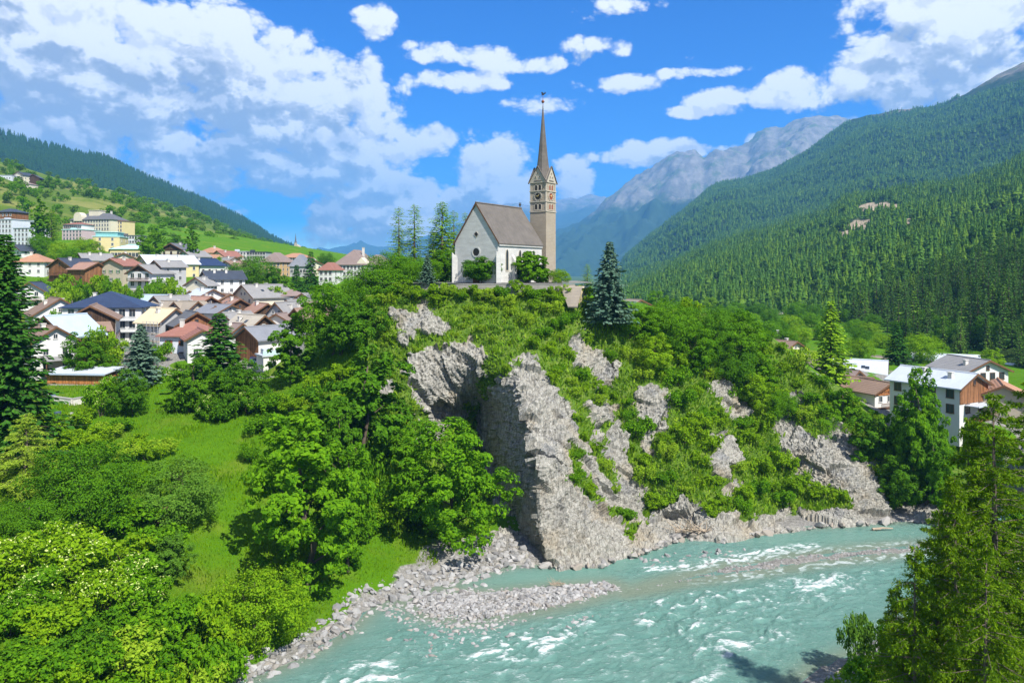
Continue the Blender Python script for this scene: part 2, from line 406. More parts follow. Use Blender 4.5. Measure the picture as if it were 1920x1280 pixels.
fine = fbm(a0 * .5, a1 * 2.6, a2 * 2.6, o=4, gain=.62)
plate = plate * (1 - .55 * sstep(-.05, .12, tt) * sstep(1.15, .95, tt) * sstep(690, 760, PY))
dsp = ROCKM * (.12 * st * (1 - .7 * sstep(1300, 1450, PX)) + .34 * st2 + .34 * blk + .85 * plate + .26 * fine + (.10 * sstep(1350, 1200, PX)) * step_) + (1 - ROCKM) * (.5 * fbm(P[..., 0] * .3, P[..., 1] * .3, P[..., 2] * .3, o=4) + .35)
fade = (sstep(0, .04, gv) * (1 - .65 * sstep(.92, 1, gv)))[:, None]
P = P + N * (dsp * fade)[..., None]
CLIFF_P, CLIFF_N = P, N
# shelf behind the rim so the crest is solid
shelf = []
for k, dy in enumerate((2.5, 8, 20)):
    q = P[0].copy(); q[:, 1] += dy; q[:, 0] *= (q[:, 1] / (q[:, 1] - dy)); q[:, 2] -= .05 * dy; shelf.append(q)
foot_ = [P[-1] + np.array([0, -.15, -.5]) * k for k in (1, 3)]
PP = np.concatenate([np.stack(shelf[::-1]), P, np.stack(foot_)], 0); rk = np.concatenate([np.zeros((3, nu)), ROCKM, np.ones((2, nu))], 0)
me = mesh_np('cliff', PP.reshape(-1, 3), grid_faces(nu, nv + 5)[:, ::-1], smooth=False)
at = me.attributes.new('rock', 'FLOAT', 'POINT'); at.data.foreach_set('value', rk.ravel().astype(np.float32))

m, t, b = newmat('cliff_rock')
co = t.add('ShaderNodeTexCoord').outputs['Object']; ra = t.add('ShaderNodeAttribute', attribute_name='rock').outputs['Fac']
mp = t.add('ShaderNodeMapping'); t.link(co, mp.inputs[0]); mp.inputs['Rotation'].default_value = (R(18), R(-32), R(8)); mp.inputs['Scale'].default_value = (1.5, 1.2, .22)
sn = t.noise(mp.outputs[0], 1.6, 8, .68, .6); bn = t.noise(co, .13, 4, .6); fn = t.noise(co, 3.2, 6, .7)
rc = t.ramp(sn, [(.25, (.105, .10, .085)), (.40, (.25, .24, .205)), (.56, (.385, .37, .32)), (.78, (.52, .50, .44))])
rc = t.mix(t.smooth(bn, .5, .72), rc, t.mix(sn, (.26, .22, .155), (.42, .37, .275)))
rc = t.mix(t.math('MULTIPLY', t.smooth(t.noise(co, .22, 3, .6), .56, .7), .65), rc, (.21, .215, .22))
vo = t.add('ShaderNodeTexVoronoi', feature='DISTANCE_TO_EDGE'); t.link(mp.outputs[0], vo.inputs['Vector']); vo.inputs['Scale'].default_value = .9
crk = t.smooth(vo.outputs['Distance'], 0, .05)
mp2 = t.add('ShaderNodeMapping'); t.link(co, mp2.inputs[0]); mp2.inputs['Rotation'].default_value = (R(8), R(-14), 0); mp2.inputs['Scale'].default_value = (.55, .55, .06)
rc = t.mix(t.math('MULTIPLY', t.smooth(t.noise(mp2.outputs[0], 1.0, 5, .7, .4), .52, .68), .6), rc, (.13, .128, .122))
rc = t.mix(crk, t.mix(1.0, rc, (.62, .6, .58), 'MULTIPLY'), rc)
gc = t.ramp(t.noise(co, .9, 5, .65), [(.3, (.045, .10, .012)), (.5, (.10, .18, .018)), (.7, (.17, .22, .04)), (.85, (.28, .25, .09))])
msk = t.smooth(t.math('ADD', ra, t.math('MULTIPLY_ADD', fn, .9, -.45)), .38, .6)
t.link(t.mix(msk, gc, rc), b.inputs['Base Color']); b.inputs['Roughness'].default_value = .9; b.inputs['Specular IOR Level'].default_value = .15
bp = t.add('ShaderNodeBump'); bp.inputs['Distance'].default_value = .6; bp.inputs['Strength'].default_value = .75
t.link(t.math('ADD', sn, t.math('ADD', t.math('MULTIPLY', fn, .35), t.math('MULTIPLY', crk, .12))), bp.inputs['Height']); t.link(bp.outputs[0], b.inputs['Normal'])
me.materials.append(m)
cliff = tag(obj('cliff', me), kind='structure')
def cliff_at(px, py):
    i = int(np.clip(round((px - gu[0]) / (gu[1] - gu[0])), 0, nu - 1)); j = int(np.clip(round((py - TOP[i]) / (BOT[i] - TOP[i]) * (nv - 1)), 0, nv - 1))
    return Vector(CLIFF_P[j, i]), Vector(CLIFF_N[j, i]), float(ROCKM[j, i])

# ------------------------------------------------------------------ ground sheet of the valley
TP = [(0,1280,60),(250,1280,64),(430,1280,71),(0,1050,78),(150,1000,84),(250,1100,78),(400,1080,86),(420,950,98),(430,850,112),(300,780,124),(290,705,140),(130,800,115),(150,722,135),
 (0,900,92),(0,780,110),(-300,900,90),(-300,1280,55),(-300,700,130),(250,720,136),(60,728,134),(100,765,121),
 (560,1150,84.5),(600,1000,98),(640,1050,94.5),(700,1010,101),(600,900,108),(560,780,122),(620,700,135),(620,655,142),(690,600,142),(560,690,150),(480,692,160),(340,665,165),(60,710,148),
 (740,560,146),(650,530,295),(560,520,310),(100,470,330),
 (30,460,360),(200,450,400),(400,470,420),(550,485,480),(650,490,500),(-200,470,330),(-200,420,600),(100,400,600),(300,430,700),(500,460,750),(650,480,720),
 (1250,640,158),(1400,640,168),(1500,690,168),(1600,740,162),(1700,790,152),(1800,776,142),(1900,776,140),(1830,770,150),(1920,700,200),(1650,655,241),(1430,590,470),(1250,565,700),(1500,640,260),(1350,600,330),(1900,680,235),
 (1150,580,160),(1200,570,200),(820,1030,101),(900,1045,103)]
pts = [U(*p) for p in TP]
def WP(px, Y, z): return ((px - CX) / FPX * Y, Y, z)
pts += [WP(230,155,20.6),WP(60,168,20.6),WP(200,190,21.2),WP(110,197,23),WP(300,190,21.3),WP(420,200,22.3),WP(520,192,22.2),WP(560,192,23),WP(450,220,23.2),WP(350,225,24.5),WP(60,216,28.5),WP(220,225,26),
 WP(130,245,33),WP(260,250,33),WP(210,263,35.4),WP(60,270,38),WP(360,250,29.8),WP(470,240,26),WP(570,228,26),WP(420,300,38),WP(330,300,40),WP(440,345,39),WP(320,342,44),WP(600,260,29.5),WP(660,200,27)]
pts += [(-35,165,34.5),(-35,185,32),(-20,188,35.5),(-10,205,33.5),(-30,152,33.5),(-22,147,37.2),(0,147,37.2),(14,147,37.0),(-20,165,37.4),(8,165,37.4),(-5,180,37),(0,220,33),(30,220,26),(0,320,32),(0,450,30),(60,330,20),(0,700,32),(60,700,16),
 (45,68,3.5),(60,58,7),(60,80,4.5),(75,92,4),(40,40,9),(80,60,11),(100,98,5),(130,112,4),(160,120,6),(0,40,-2),(0,75,-2),(20,95,-2),(45,108,-2),(80,116,-2),(120,128,-2),(170,140,-2),(105,147,12.6),(135,157,12.2),(85,138,13),(80,133,10.5),
 (180,170,9),(230,240,12),(260,400,14),(260,700,14),(320,200,12),(-40,28,7),(-60,40,12),(-90,60,18),(-150,90,24),(-160,150,30),(-250,250,50),(40,10,12),(90,20,20)]
pts += [U(a, b_, c + (15 if 860 < a < 990 and b_ > 700 else 4.5)) for a, b_, c in CL if 780 < a < 1700 and b_ < 960 and not (a < 1000 and b_ > 900)]
pts = [(p[0], p[1], p[2] if i < len(pts) else p[2] - .5) for i, p in enumerate(pts)]
landT = TPS([p[:2] for p in pts], [p[2] for p in pts], 100.0, 3e-4)
# river banks (water surface is z = 0)
RIVER = [(-30,66),(-26.5,72.7),(-21.5,78),(-18.3,83.5),(-16.6,90),(-10,95.2),(-4.5,98.5),(0,102),(6,102.5),(15,106.5),(24,112.5),(36,115.5),(57,119),(70,121),(95,131),(140,143),(230,160),
 (230,128),(140,112),(95,104),(72,99),(55,92.5),(43,84),(36,78.5),(31,75.5),(27,72),(24,66),(20,50),(16,0),(-44,0),(-37,50)]
BARS = [[(-12.5,90.6),(-9.5,87),(-4.5,86),(2.5,88.2),(8.5,91.3),(14,94.6),(12,96.3),(4,94.8),(-2,93.6),(-9,92.6)],
        [(14,93.2),(24,97.2),(34,100.2),(44,103.5),(60,107.5),(75,109.5),(75,112),(60,110.2),(45,106.8),(36,104),(30,102)]]
# keep the ground sheet inside the cliff body
_hx, _hy = 150, 75; HM = np.full((_hy, _hx), 1e3); _ix = np.clip((CLIFF_P[..., 0] + 42).astype(int), 0, _hx - 1).ravel(); _iy = np.clip((CLIFF_P[..., 1] - 97).astype(int), 0, _hy - 1).ravel()
np.minimum.at(HM, (_iy, _ix), CLIFF_P[..., 2].ravel()); H2 = HM.copy()
for _dy in (-1, 0, 1):
    for _dx in (-1, 0, 1): H2 = np.minimum(H2, np.roll(np.roll(HM, _dy, 0), _dx, 1))
def under_cliff(X, Y, z):
    ix = (X + 42).astype(int); iy = (Y - 97).astype(int); ok = (ix >= 0) & (ix < _hx) & (iy >= 0) & (iy < _hy); lim = np.full(X.shape, 1e3); lim[ok] = H2[iy[ok], ix[ok]]
    return np.where(lim < 500, np.minimum(z, lim - .6), z)
def ground(X, Y, raw=False):
    X = np.atleast_1d(np.asarray(X, float)); Y = np.atleast_1d(np.asarray(Y, float))
    z = landT(np.stack([X, Y], 1))
    far = sstep(60, 200, Y)
    z = z + (.25 + .9 * far) * fbm(X * .05, Y * .05, o=3) * .55 + .12 * fbm(X * .45, Y * .45, o=3)
    tr_ = sstep(-60, -45, X) * sstep(45, 30, X) * sstep(138, 142, Y) * sstep(225, 205, Y); z = np.where(tr_ > 0, z - (z - 37.3).clip(0) * tr_, z)
    if not raw: z = under_cliff(X, Y, z)
    s = signed(X, Y, RIVER)
    inside = -.25 - .9 * sstep(0, 6, s)
    z = np.where(s > 0, inside, np.maximum(z, .12 + .05 * (-s).clip(0, 8)))
    z = np.where((s < 0) & (s > -3), .12 + (z - .12) * sstep(0, 3, -s), z)
    for k, bpoly in enumerate(BARS):
        sb = signed(X, Y, bpoly) + .7 * fbm(X * .4, Y * .4, o=3)
        z = np.maximum(z, np.where(sb > -2.5, -.28 + (.48 if k == 0 else .36) * sstep(-1.5, 1.6, sb) + .10 * fbm(X * .8, Y * .8, o=3), -9))
    return z
gx = np.concatenate([np.linspace(-300, -125, 60)[:-1], np.linspace(-125, 125, 330), np.linspace(125, 320, 60)[1:]])
gy = np.concatenate([np.linspace(0, 50, 20)[:-1], np.linspace(50, 185, 190), np.linspace(185, 760, 150)[1:]])
GX, GY = np.meshgrid(gx, gy); GZ = ground(GX.ravel(), GY.ravel()).reshape(GX.shape)
me = mesh_np('meadow_ground', np.stack([GX, GY, GZ], -1).reshape(-1, 3), grid_faces(len(gx), len(gy)), smooth=True)
shore = signed(GX.ravel(), GY.ravel(), RIVER)
gr = 1 - sstep(-2.4, -.6, shore + 1.3 * fbm(GX.ravel() * .25, GY.ravel() * .25, o=3))
gr *= sstep(.15, .6, GZ.ravel())
DEBRIS = [(-9,107),(-6,112),(3,113),(3,100),(-6,96),(-14,93.2),(-15,95.5),(-11,100)]
gr *= 1 - sstep(-1.5, 1.0, signed(GX.ravel(), GY.ravel(), DEBRIS) + 2.2 * fbm(GX.ravel() * .3, GY.ravel() * .3, o=3))
VILL = [(-100,150),(-75,140),(-62,158),(-45,152),(-42,175),(-40,200),(-52,240),(-70,262),(-120,262),(-150,240),(-120,190)]
pv_ = sstep(-4, 3, signed(GX.ravel(), GY.ravel(), VILL)) * (1 - sstep(.05, .35, fbm(GX.ravel() * .09, GY.ravel() * .09, o=2)))
VR = [(62,135),(95,128),(110,140),(110,190),(80,195),(62,170)]
pv_ = np.maximum(pv_, .8 * sstep(-4, 3, signed(GX.ravel(), GY.ravel(), VR)) * (1 - sstep(-.1, .2, fbm(GX.ravel() * .09, GY.ravel() * .09, o=2))))
gr = gr * (1 - pv_)
at = me.attributes.new('grass', 'FLOAT', 'POINT'); at.data.foreach_set('value', gr.astype(np.float32))
m, t, b = newmat('meadow')
co = t.add('ShaderNodeTexCoord').outputs['Object']; ga = t.add('ShaderNodeAttribute', attribute_name='grass').outputs['Fac']
n1, n2, n3 = t.noise(co, .07, 4, .6), t.noise(co, .55, 5, .65), t.noise(co, 4.5, 4, .7)
gc = t.mix(t.math('MULTIPLY_ADD', t.math('ADD', n2, n3), .9, -.4, True), (.050, .145, .003), (.105, .235, .005))
gc = t.mix(t.smooth(n1, .5, .68), gc, t.mix(n2, (.12, .20, .012), (.18, .23, .025)))
sc2 = t.ramp(t.noise(co, 2.2, 6, .75), [(.3, (.11, .10, .09)), (.5, (.25, .24, .215)), (.7, (.38, .365, .335))])
t.link(t.mix(t.smooth(t.math('ADD', ga, t.math('MULTIPLY_ADD', n3, .6, -.3)), .35, .65), sc2, gc), b.inputs['Base Color'])
b.inputs['Roughness'].default_value = .95; b.inputs['Specular IOR Level'].default_value = .1
bp = t.add('ShaderNodeBump'); bp.inputs['Distance'].default_value = .35; bp.inputs['Strength'].default_value = .9
t.link(t.math('ADD', n3, n2), bp.inputs['Height']); t.link(bp.outputs[0], b.inputs['Normal'])
me.materials.append(m); tag(obj('meadow_ground', me), kind='structure')

def gz(x, y): return float(ground(x, y)[0])
_rayY = np.concatenate([np.linspace(45, 200, 500), np.linspace(200, 740, 500)[1:]])
def ground_px(px, py, y0=45, y1=740):
    ys = _rayY[(_rayY >= y0) & (_rayY <= y1)]; p = unproj(np.full_like(ys, px), np.full_like(ys, py), ys)
    hit = np.nonzero(ground(p[:, 0], p[:, 1]) >= p[:, 2])[0]
    if not len(hit): return None
    return Vector(p[hit[0]])

# flat valley floor far beyond, to the horizon
V = []; rr = [40, 700, 2500, 9000, 60000]; na = 64
for r_ in rr:
    for k in range(na): a = 2 * math.pi * k / na; V.append((r_ * math.cos(a), 700 + r_ * math.sin(a), 8 - (14 if r_ < 2000 else 0)))
F = [[i*na+k, i*na+(k+1)%na, (i+1)*na+(k+1)%na, (i+1)*na+k] for i in range(len(rr)-1) for k in range(na)]
me = mesh_np('valley_floor', V, F, [mat('valley_green', (.05, .095, .02), .95, .4, .01)]); tag(obj('valley_floor', me), kind='structure')

# ------------------------------------------------------------------ river
wx = np.concatenate([np.linspace(-60, -34, 20)[:-1], np.linspace(-34, 80, 520), np.linspace(80, 235, 80)[1:]])
wy = np.concatenate([np.linspace(0, 60, 40)[:-1], np.linspace(60, 126, 330), np.linspace(126, 170, 30)[1:]])
WX, WY = np.meshgrid(wx, wy); X, Y = WX.ravel(), WY.ravel()
fl = np.array([-.86, -.51]); fx = X * fl[0] + Y * fl[1]; fy = X * fl[1] - Y * fl[0]        # along and across the current
s = signed(X, Y, RIVER); bd = np.maximum(signed(X, Y, BARS[0]), signed(X, Y, BARS[1]))
POOL = [(-6,96.5),(0,99.5),(6,101),(20,108),(24,110),(20,104),(12,97.5),(4,96),(-2,94.6)]; POOL2 = [(30,112),(57,117.5),(80,121),(110,128),(110,118),(80,113),(58,111.5),(40,108.5)]
calm = np.maximum(sstep(-2, 2, signed(X, Y, POOL)), .85 * sstep(-3, 3, signed(X, Y, POOL2)))
rap = sstep(1, 9, s) * sstep(.5, 6, -bd) * (1 - calm)
rap *= .55 + .45 * sstep(-.3, .3, fbm(X * .06, Y * .06, o=2))
wpx = fx + 1.6 * fbm(X * .16, Y * .16, o=2); wpy = fy + 1.6 * fbm(X * .16 + 40, Y * .16, o=2)
w1 = ridged(wpx * .19, wpy * .42, o=3); w2 = fbm(wpx * .8, wpy * 1.5, o=3); w3 = fbm(wpx * .35, wpy * .6 + 9, o=3)
Z = rap * (.20 * w1 + .20 * w2 + .22 * w3 + .08 * fbm(wpx * 2.2, wpy * 3.4, o=2)) + (1 - rap) * .025 * w2
# foam: on crests of the fast water, below the bars and round the riffles
w4 = fbm(wpx * .55 + 30, wpy * 1.9, o=4); w5 = fbm(X * .09 + 7, Y * .09, o=3)
cr = .95 * sstep(-.06, .85, w3 * .8 + .45 * w2 + .35 * w4 + .25 * (w1 - .8) + .35 * w5) * sstep(.3, .85, rap)
rif = np.exp(-((bd + .9) / 1.3) ** 2) * sstep(18, 30, X) * sstep(-.25, .35, fbm(wpx * .5, wpy * 1.2, o=3)) * (1 - calm)
rif2 = np.exp(-(np.hypot((X + 3) / 6, (Y - 79.5) / 2.2)) ** 2) * sstep(-.15, .4, w2 + .5 * w3)
RIFFLE = [(18,100.5),(23,101.2),(30,104.2),(38,107.6),(44,109.5)]
rif3 = np.exp(-(polydist(X, Y, RIFFLE, False) / 1.1) ** 2) * sstep(-.3, .25, fbm(wpx * .7, wpy * 1.6, o=3))
foam = np.clip(1.0 * cr + .7 * rif + .8 * rif2 + 1.1 * rif3, 0, 1)
shal = np.clip(np.exp(-((bd + .2).clip(None, 0) / 2.2) ** 2) * (bd < .5) + np.exp(-(s / 1.8) ** 2) * (s > 0) * .9, 0, 1) * (1 - .5 * calm)
me = mesh_np('river_water', np.stack([X, Y, Z], -1), grid_faces(len(wx), len(wy)), smooth=True)
for nm, arr in (('foam', foam), ('shallow', shal), ('calm', calm)):
    at = me.attributes.new(nm, 'FLOAT', 'POINT'); at.data.foreach_set('value', arr.astype(np.float32))
m, t, b = newmat('glacial_water')
co = t.add('ShaderNodeTexCoord').outputs['Object']
A = lambda n: t.add('ShaderNodeAttribute', attribute_name=n).outputs['Fac']
mp = t.add('ShaderNodeMapping'); t.link(co, mp.inputs[0]); mp.inputs['Rotation'].default_value = (0, 0, R(-31)); mp.inputs['Scale'].default_value = (.55, 1.7, 1)
fn = t.noise(mp.outputs[0], 2.2, 6, .7, .4); fn2 = t.noise(mp.outputs[0], .35, 4, .6)
wc = t.mix(t.math('MULTIPLY_ADD', fn2, 1.6, -.3, True), (.095, .215, .180), (.150, .285, .240))
wc = t.mix(t.math('MULTIPLY', A('calm'), .7), wc, (.150, .300, .235))
wc = t.mix(t.math('MULTIPLY', A('shallow'), .75), wc, t.mix(fn, (.15, .165, .10), (.24, .27, .19)))
fo = t.smooth(t.math('ADD', A('foam'), t.math('MULTIPLY_ADD', fn, 3.2, -1.72)), .15, 1.0)
wc = t.mix(t.math('MULTIPLY', t.smooth(t.math('ADD', A('foam'), t.math('MULTIPLY_ADD', t.noise(mp.outputs[0], .8, 5, .7, .5), 1.6, -.8)), .05, .7), .45), wc, (.27, .42, .375))
t.link(t.mix(fo, wc, (.68, .71, .70)), b.inputs['Base Color'])
t.link(t.math('MULTIPLY_ADD', fo, .5, .12), b.inputs['Roughness']); b.inputs['IOR'].default_value = 1.33; b.inputs['Specular IOR Level'].default_value = .42
bp = t.add('ShaderNodeBump'); bp.inputs['Distance'].default_value = .22; bp.inputs['Strength'].default_value = .9
t.link(t.math('ADD', fn, t.noise(mp.outputs[0], 7, 3, .6)), bp.inputs['Height']); t.link(bp.outputs[0], b.inputs['Normal'])
me.materials.append(m); tag(obj('river_water', me), kind='structure')

# ------------------------------------------------------------------ mountains
def layer(name, ridge, foot, n_u, n_v, shape, amp, scl, rid, m, back=.5, px0=-900, px1=2900):
    """a valley side between a foot line and a crest line, both (px, py, Y); returns its vertices too"""
    rg = np.asarray(ridge, float); ft = np.asarray(foot, float)
    u = np.linspace(px0, px1, n_u); I = lambda a, c: np.interp(u, a[:, 0], a[:, c])
    pr, yr, pf, yf = I(rg, 1), I(rg, 2), I(ft, 1), I(ft, 2)
    v = np.linspace(0, 1, n_v)[:, None]
    yv = yf + (yr - yf) * v; zf = CAMZ - (pf - HY) / FPX * yf; zr = CAMZ - (pr - HY) / FPX * yr
    zv = zf + (zr - zf) * v ** shape
    xv = (u[None] - CX) / FPX * yv
    env = np.sin(np.pi * np.clip(v, 0, 1) * .93) ** .7
    nz = fbm(xv / scl, yv / scl, o=5) * (1 - rid) + rid * (ridged(xv / scl, yv / scl, o=5) - 1.0)
    nz = nz + rid * .20 * (ridged(xv / scl * 5.3, yv / scl * 5.3, o=4) - 1.0)
    zv = zv + amp * nz * env + amp * .10 * fbm(xv / scl * 9, yv / scl * 9, o=3) * sstep(.8, 1, v)
    PV = np.stack([xv, yv, zv], -1)
    bk = []
    for k in range(1, 6):
        q = PV[-1].copy(); f = 1 + .07 * k; q[:, :2] *= f; q[:, 2] = q[:, 2] - back * (f - 1) * q[:, 1]; bk.append(q)
    allv = np.concatenate([PV, np.stack(bk)], 0)
    me = mesh_np(name, allv.reshape(-1, 3), grid_faces(n_u, n_v + 5), [m], smooth=True)
    tag(obj(name, me), kind='structure'); return PV, u

def slope_mat(name, forest, forest2, scl, rockc=None, z0=0, z1=0, meadow=None, mthr=.6):
    m, t, b = newmat(name); geo = t.add('ShaderNodeNewGeometry'); p = geo.outputs['Position']
    n = t.noise(p, scl, 6, .65); n2 = t.noise(p, scl * 7, 4, .7)
    c = t.mix(t.math('MULTIPLY_ADD', t.math('ADD', n, n2), .9, -.4, True), forest, forest2)
    if meadow: c = t.mix(t.smooth(t.noise(p, scl * .8, 4, .6), mthr, mthr + .05), c, meadow)
    if rockc:
        sp = t.add('ShaderNodeSeparateXYZ'); t.link(p, sp.inputs[0])
        nr = t.noise(p, scl * .9, 5, .65); ns = t.noise(p, scl * 5, 7, .72)
        rc = t.ramp(ns, [(.3, tuple(x * .55 for x in rockc)), (.5, rockc), (.7, tuple(x * 1.5 for x in rockc))])
        rc = t.mix(t.smooth(t.noise(p, scl * 2.3, 4, .6), .52, .66), rc, (.10, .125, .06))
        hz = t.math('ADD', sp.outputs[2], t.math('MULTIPLY_ADD', nr, (z1 - z0) * 3.2, -(z1 - z0) * 1.6))
        c = t.mix(t.smooth(hz, z0, z1), c, rc)
    t.link(c, b.inputs['Base Color']); b.inputs['Roughness'].default_value = 1; b.inputs['Specular IOR Level'].default_value = .05
    bp = t.add('ShaderNodeBump'); bp.inputs['Distance'].default_value = 9; bp.inputs['Strength'].default_value = .8
    t.link(t.math('ADD', n, n2), bp.inputs['Height']); t.link(bp.outputs[0], b.inputs['Normal']); return m

# right: wooded slope above the fields
RN = [(900,640,1700),(1150,556,1600),(1245,508,1550),(1348,458,1500),(1450,430,1480),(1550,402,1450),(1582,375,1420),(1700,356,1380),(1793,346,1350),(1840,333,1330),(1920,298,1300),(2300,160,1150),(2900,40,900)]
FN = [(900,640,900),(1180,566,720),(1300,572,600),(1430,596,480),(1550,628,380),(1660,662,300),(1800,676,255),(1920,690,222),(2300,760,150),(2900,900,100)]
SCARS = [(1652,391,44,12),(1612,422,24,12),(1586,442,20,9),(1830,580,12,18),(1555,434,8,8),(1700,415,10,6),(1820,420,9,7)]
near_slope, near_u = layer('forest_slope', RN, FN, 300, 110, 1.05, 16, 190, .3, slope_mat('near_forest_floor', (.016, .035, .008), (.04, .07, .012), .02), .3, 1000, 2700)
me = bpy.data.objects['forest_slope'].data; co_ = np.empty(len(me.vertices) * 3, np.float32); me.vertices.foreach_get('co', co_); co_ = co_.reshape(-1, 3).astype(float)
px_, py_ = CX + FPX * co_[:, 0] / co_[:, 1], HY - FPX * (co_[:, 2] - CAMZ) / co_[:, 1]; sv = np.zeros(len(co_))
for (a_, b_, c_, d_) in SCARS: sv = np.maximum(sv, 1.3 + .7 * fbm(px_ / 14, py_ / 10, o=3) - ((px_ - a_) / c_) ** 2 - ((py_ - b_) / d_) ** 2)
at = me.attributes.new('scar', 'FLOAT', 'POINT'); at.data.foreach_set('value', sv.clip(0, 1).astype(np.float32))
t = NT(MATS['near_forest_floor'].node_tree); b = t.n['Principled BSDF']; old = b.inputs['Base Color'].links[0].from_socket
t.link(t.mix(t.smooth(t.add('ShaderNodeAttribute', attribute_name='scar').outputs['Fac'], .2, .6), old, (.38, .31, .215)), b.inputs['Base Color'])
# right: the long flank and its spur
R2 = [(700,640,4200),(1060,560,4200),(1137,524,4200),(1160,503,4200),(1175,477,4150),(1222,438,4100),(1268,402,4050),(1320,357,4000),(1343,342,3950),(1395,336,3900),(1442,326,3850),(1512,288,3750),(1597,227,3650),(1676,205,3550),(1770,187,3400),(1850,150,3250),(1920,119,3100),(2300,20,2600),(2900,-80,2200)]
F2 = [(700,580,1500),(1137,560,1500),(1400,520,1500),(1920,470,1420),(2900,400,900)]
mid_slope, mid_u = layer('mountain_flank', R2, F2, 330, 120, 1.0, 75, 620, .35, slope_mat('mid_forest_floor', (.014, .034, .012), (.03, .058, .018), .006, (.20, .175, .14), 760, 880), .3, 900, 2900)
# right: the bare grey massif
R3 = [(600,560,8600),(940,505,8600),(1000,472,8600),(1048,437,8500),(1090,414,8400),(1142,377,8300),(1170,353,8200),(1198,332,8150),(1226,316,8100),(1254,297,8050),(1278,286,8000),(1301,285,8000),(1320,299,7950),(1343,286,7900),(1367,280,7900),(1404,271,7800),(1418,252,7800),(1437,239,7750),(1465,235,7700),(1490,223,7700),(1507,219,7650),(1536,222,7600),(1597,228,7500),(1800,250,7400),(2500,200,7000)]
F3 = [(600,540,5200),(1100,545,5200),(1300,530,5000),(2500,500,4600)]
layer('rocky_massif', R3, F3, 420, 200, 1.0, 240, 1100, .75, slope_mat('massif', (.022, .045, .022), (.04, .07, .03), .0025, (.185, .17, .15), 600, 820), .2, 700, 2300)
R4 = [(-900,500,14500),(300,478,14500),(560,478,14500),(599,474,14500),(631,471,14500),(656,463,14500),(671,458,14500),(692,464,14500),(719,464,14500),(738,459,14500),(800,445,14500),(860,425,14200),(910,402,14000),(945,386,14000),(975,383,14000),(1010,392,14000),(1043,377,13800),(1067,372,13600),(1090,370,13500),(1114,367,13400),(1135,371,13300),(1200,410,13000),(1500,480,13000),(2900,490,13000)]
F4 = [(-900,520,9500),(2900,520,9500)]
layer('distant_range', R4, F4, 300, 90, .9, 300, 1700, .7, slope_mat('range', (.03, .05, .035), (.05, .075, .045), .0016, (.20, .19, .185), 1050, 1250), .2, -900, 2900)
# left: dark wooded shoulder, then the meadow hill above the town
RA = [(-900,60,2200),(-300,170,2300),(0,253,2500),(34,263,2540),(105,279,2600),(158,293,2650),(190,297,2700),(221,309,2750),(274,334,2850),(337,362,3000),(400,388,3150),(451,413,3300),(481,429,3450),(506,446,3600),(529,461,3700),(600,490,3900),(700,530,4200)]
FA = [(-900,330,1300),(0,400,1500),(300,430,1700),(529,480,2200),(700,540,2600)]
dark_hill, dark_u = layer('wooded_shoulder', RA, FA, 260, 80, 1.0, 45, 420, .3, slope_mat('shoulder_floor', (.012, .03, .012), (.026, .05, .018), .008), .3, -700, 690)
RB = [(-900,200,800),(-300,250,850),(0,306,900),(60,322,940),(105,333,980),(190,354,1050),(250,370,1150),(316,388,1300),(371,404,1500),(420,424,1700),(474,449,2000),(520,464,2300),(600,482,2600),(700,500,2700)]
FB = [(-900,470,330),(0,452,375),(200,456,440),(400,466,520),(520,480,640),(700,500,760)]
m, t, b = newmat('hill_meadow'); p = t.add('ShaderNodeNewGeometry').outputs['Position']
n1, n2, n3 = t.noise(p, .012, 5, .6), t.noise(p, .06, 5, .65), t.noise(p, .5, 4, .7)
c = t.mix(t.math('MULTIPLY_ADD', t.math('ADD', n2, n3), .9, -.4, True), (.055, .11, .012), (.12, .17, .025))
c = t.mix(t.smooth(n1, .5, .62), c, (.19, .20, .055)); t.link(c, b.inputs['Base Color']); b.inputs['Roughness'].default_value = 1; b.inputs['Specular IOR Level'].default_value = .05
hill, hill_u = layer('meadow_hill', RB, FB, 260, 120, .92, 12, 130, .2, m, .3, -700, 690)
# ================================================================== PLANTS: prototypes
def leaf_cards(pos, nrm, size, rg, asp=.62, jit=.55):
    """folded leaf quads; pos (n,3), nrm (n,3), size (n,)"""
    n = len(pos); nr = nrm + rg.normal(size=(n, 3)) * jit; nr /= np.linalg.norm(nr, axis=1)[:, None] + 1e-9
    tg = np.cross(nr, rg.normal(size=(n, 3))); tg /= np.linalg.norm(tg, axis=1)[:, None] + 1e-9; bt = np.cross(nr, tg)
    L = size[:, None] * .5; Wd = L * asp; fold = nr * (size[:, None] * .10)
    V = np.stack([pos - tg * L, pos + bt * Wd - fold, pos + tg * L, pos - bt * Wd - fold], 1).reshape(-1, 3)
    F = np.arange(4 * n).reshape(n, 4); return V, F
def ray_cloud(cen, rad, n, rg, up=.25, shell=.72):
    """n points on the outer part of the clusters cen (k,3), rad (k,) or (k,3)"""
    rad = np.asarray(rad, float); rad = np.repeat(rad[:, None], 3, 1) if rad.ndim == 1 else rad
    w_ = rad.prod(1) ** (2 / 3); ix = rg.choice(len(cen), n, p=w_ / w_.sum())
    d = rg.normal(size=(n, 3)); d[:, 2] += up; d /= np.linalg.norm(d, axis=1)[:, None]
    r_ = shell + (1 - shell) * rg.random(n) ** .7
    return cen[ix] + d * rad[ix] * r_[:, None], d
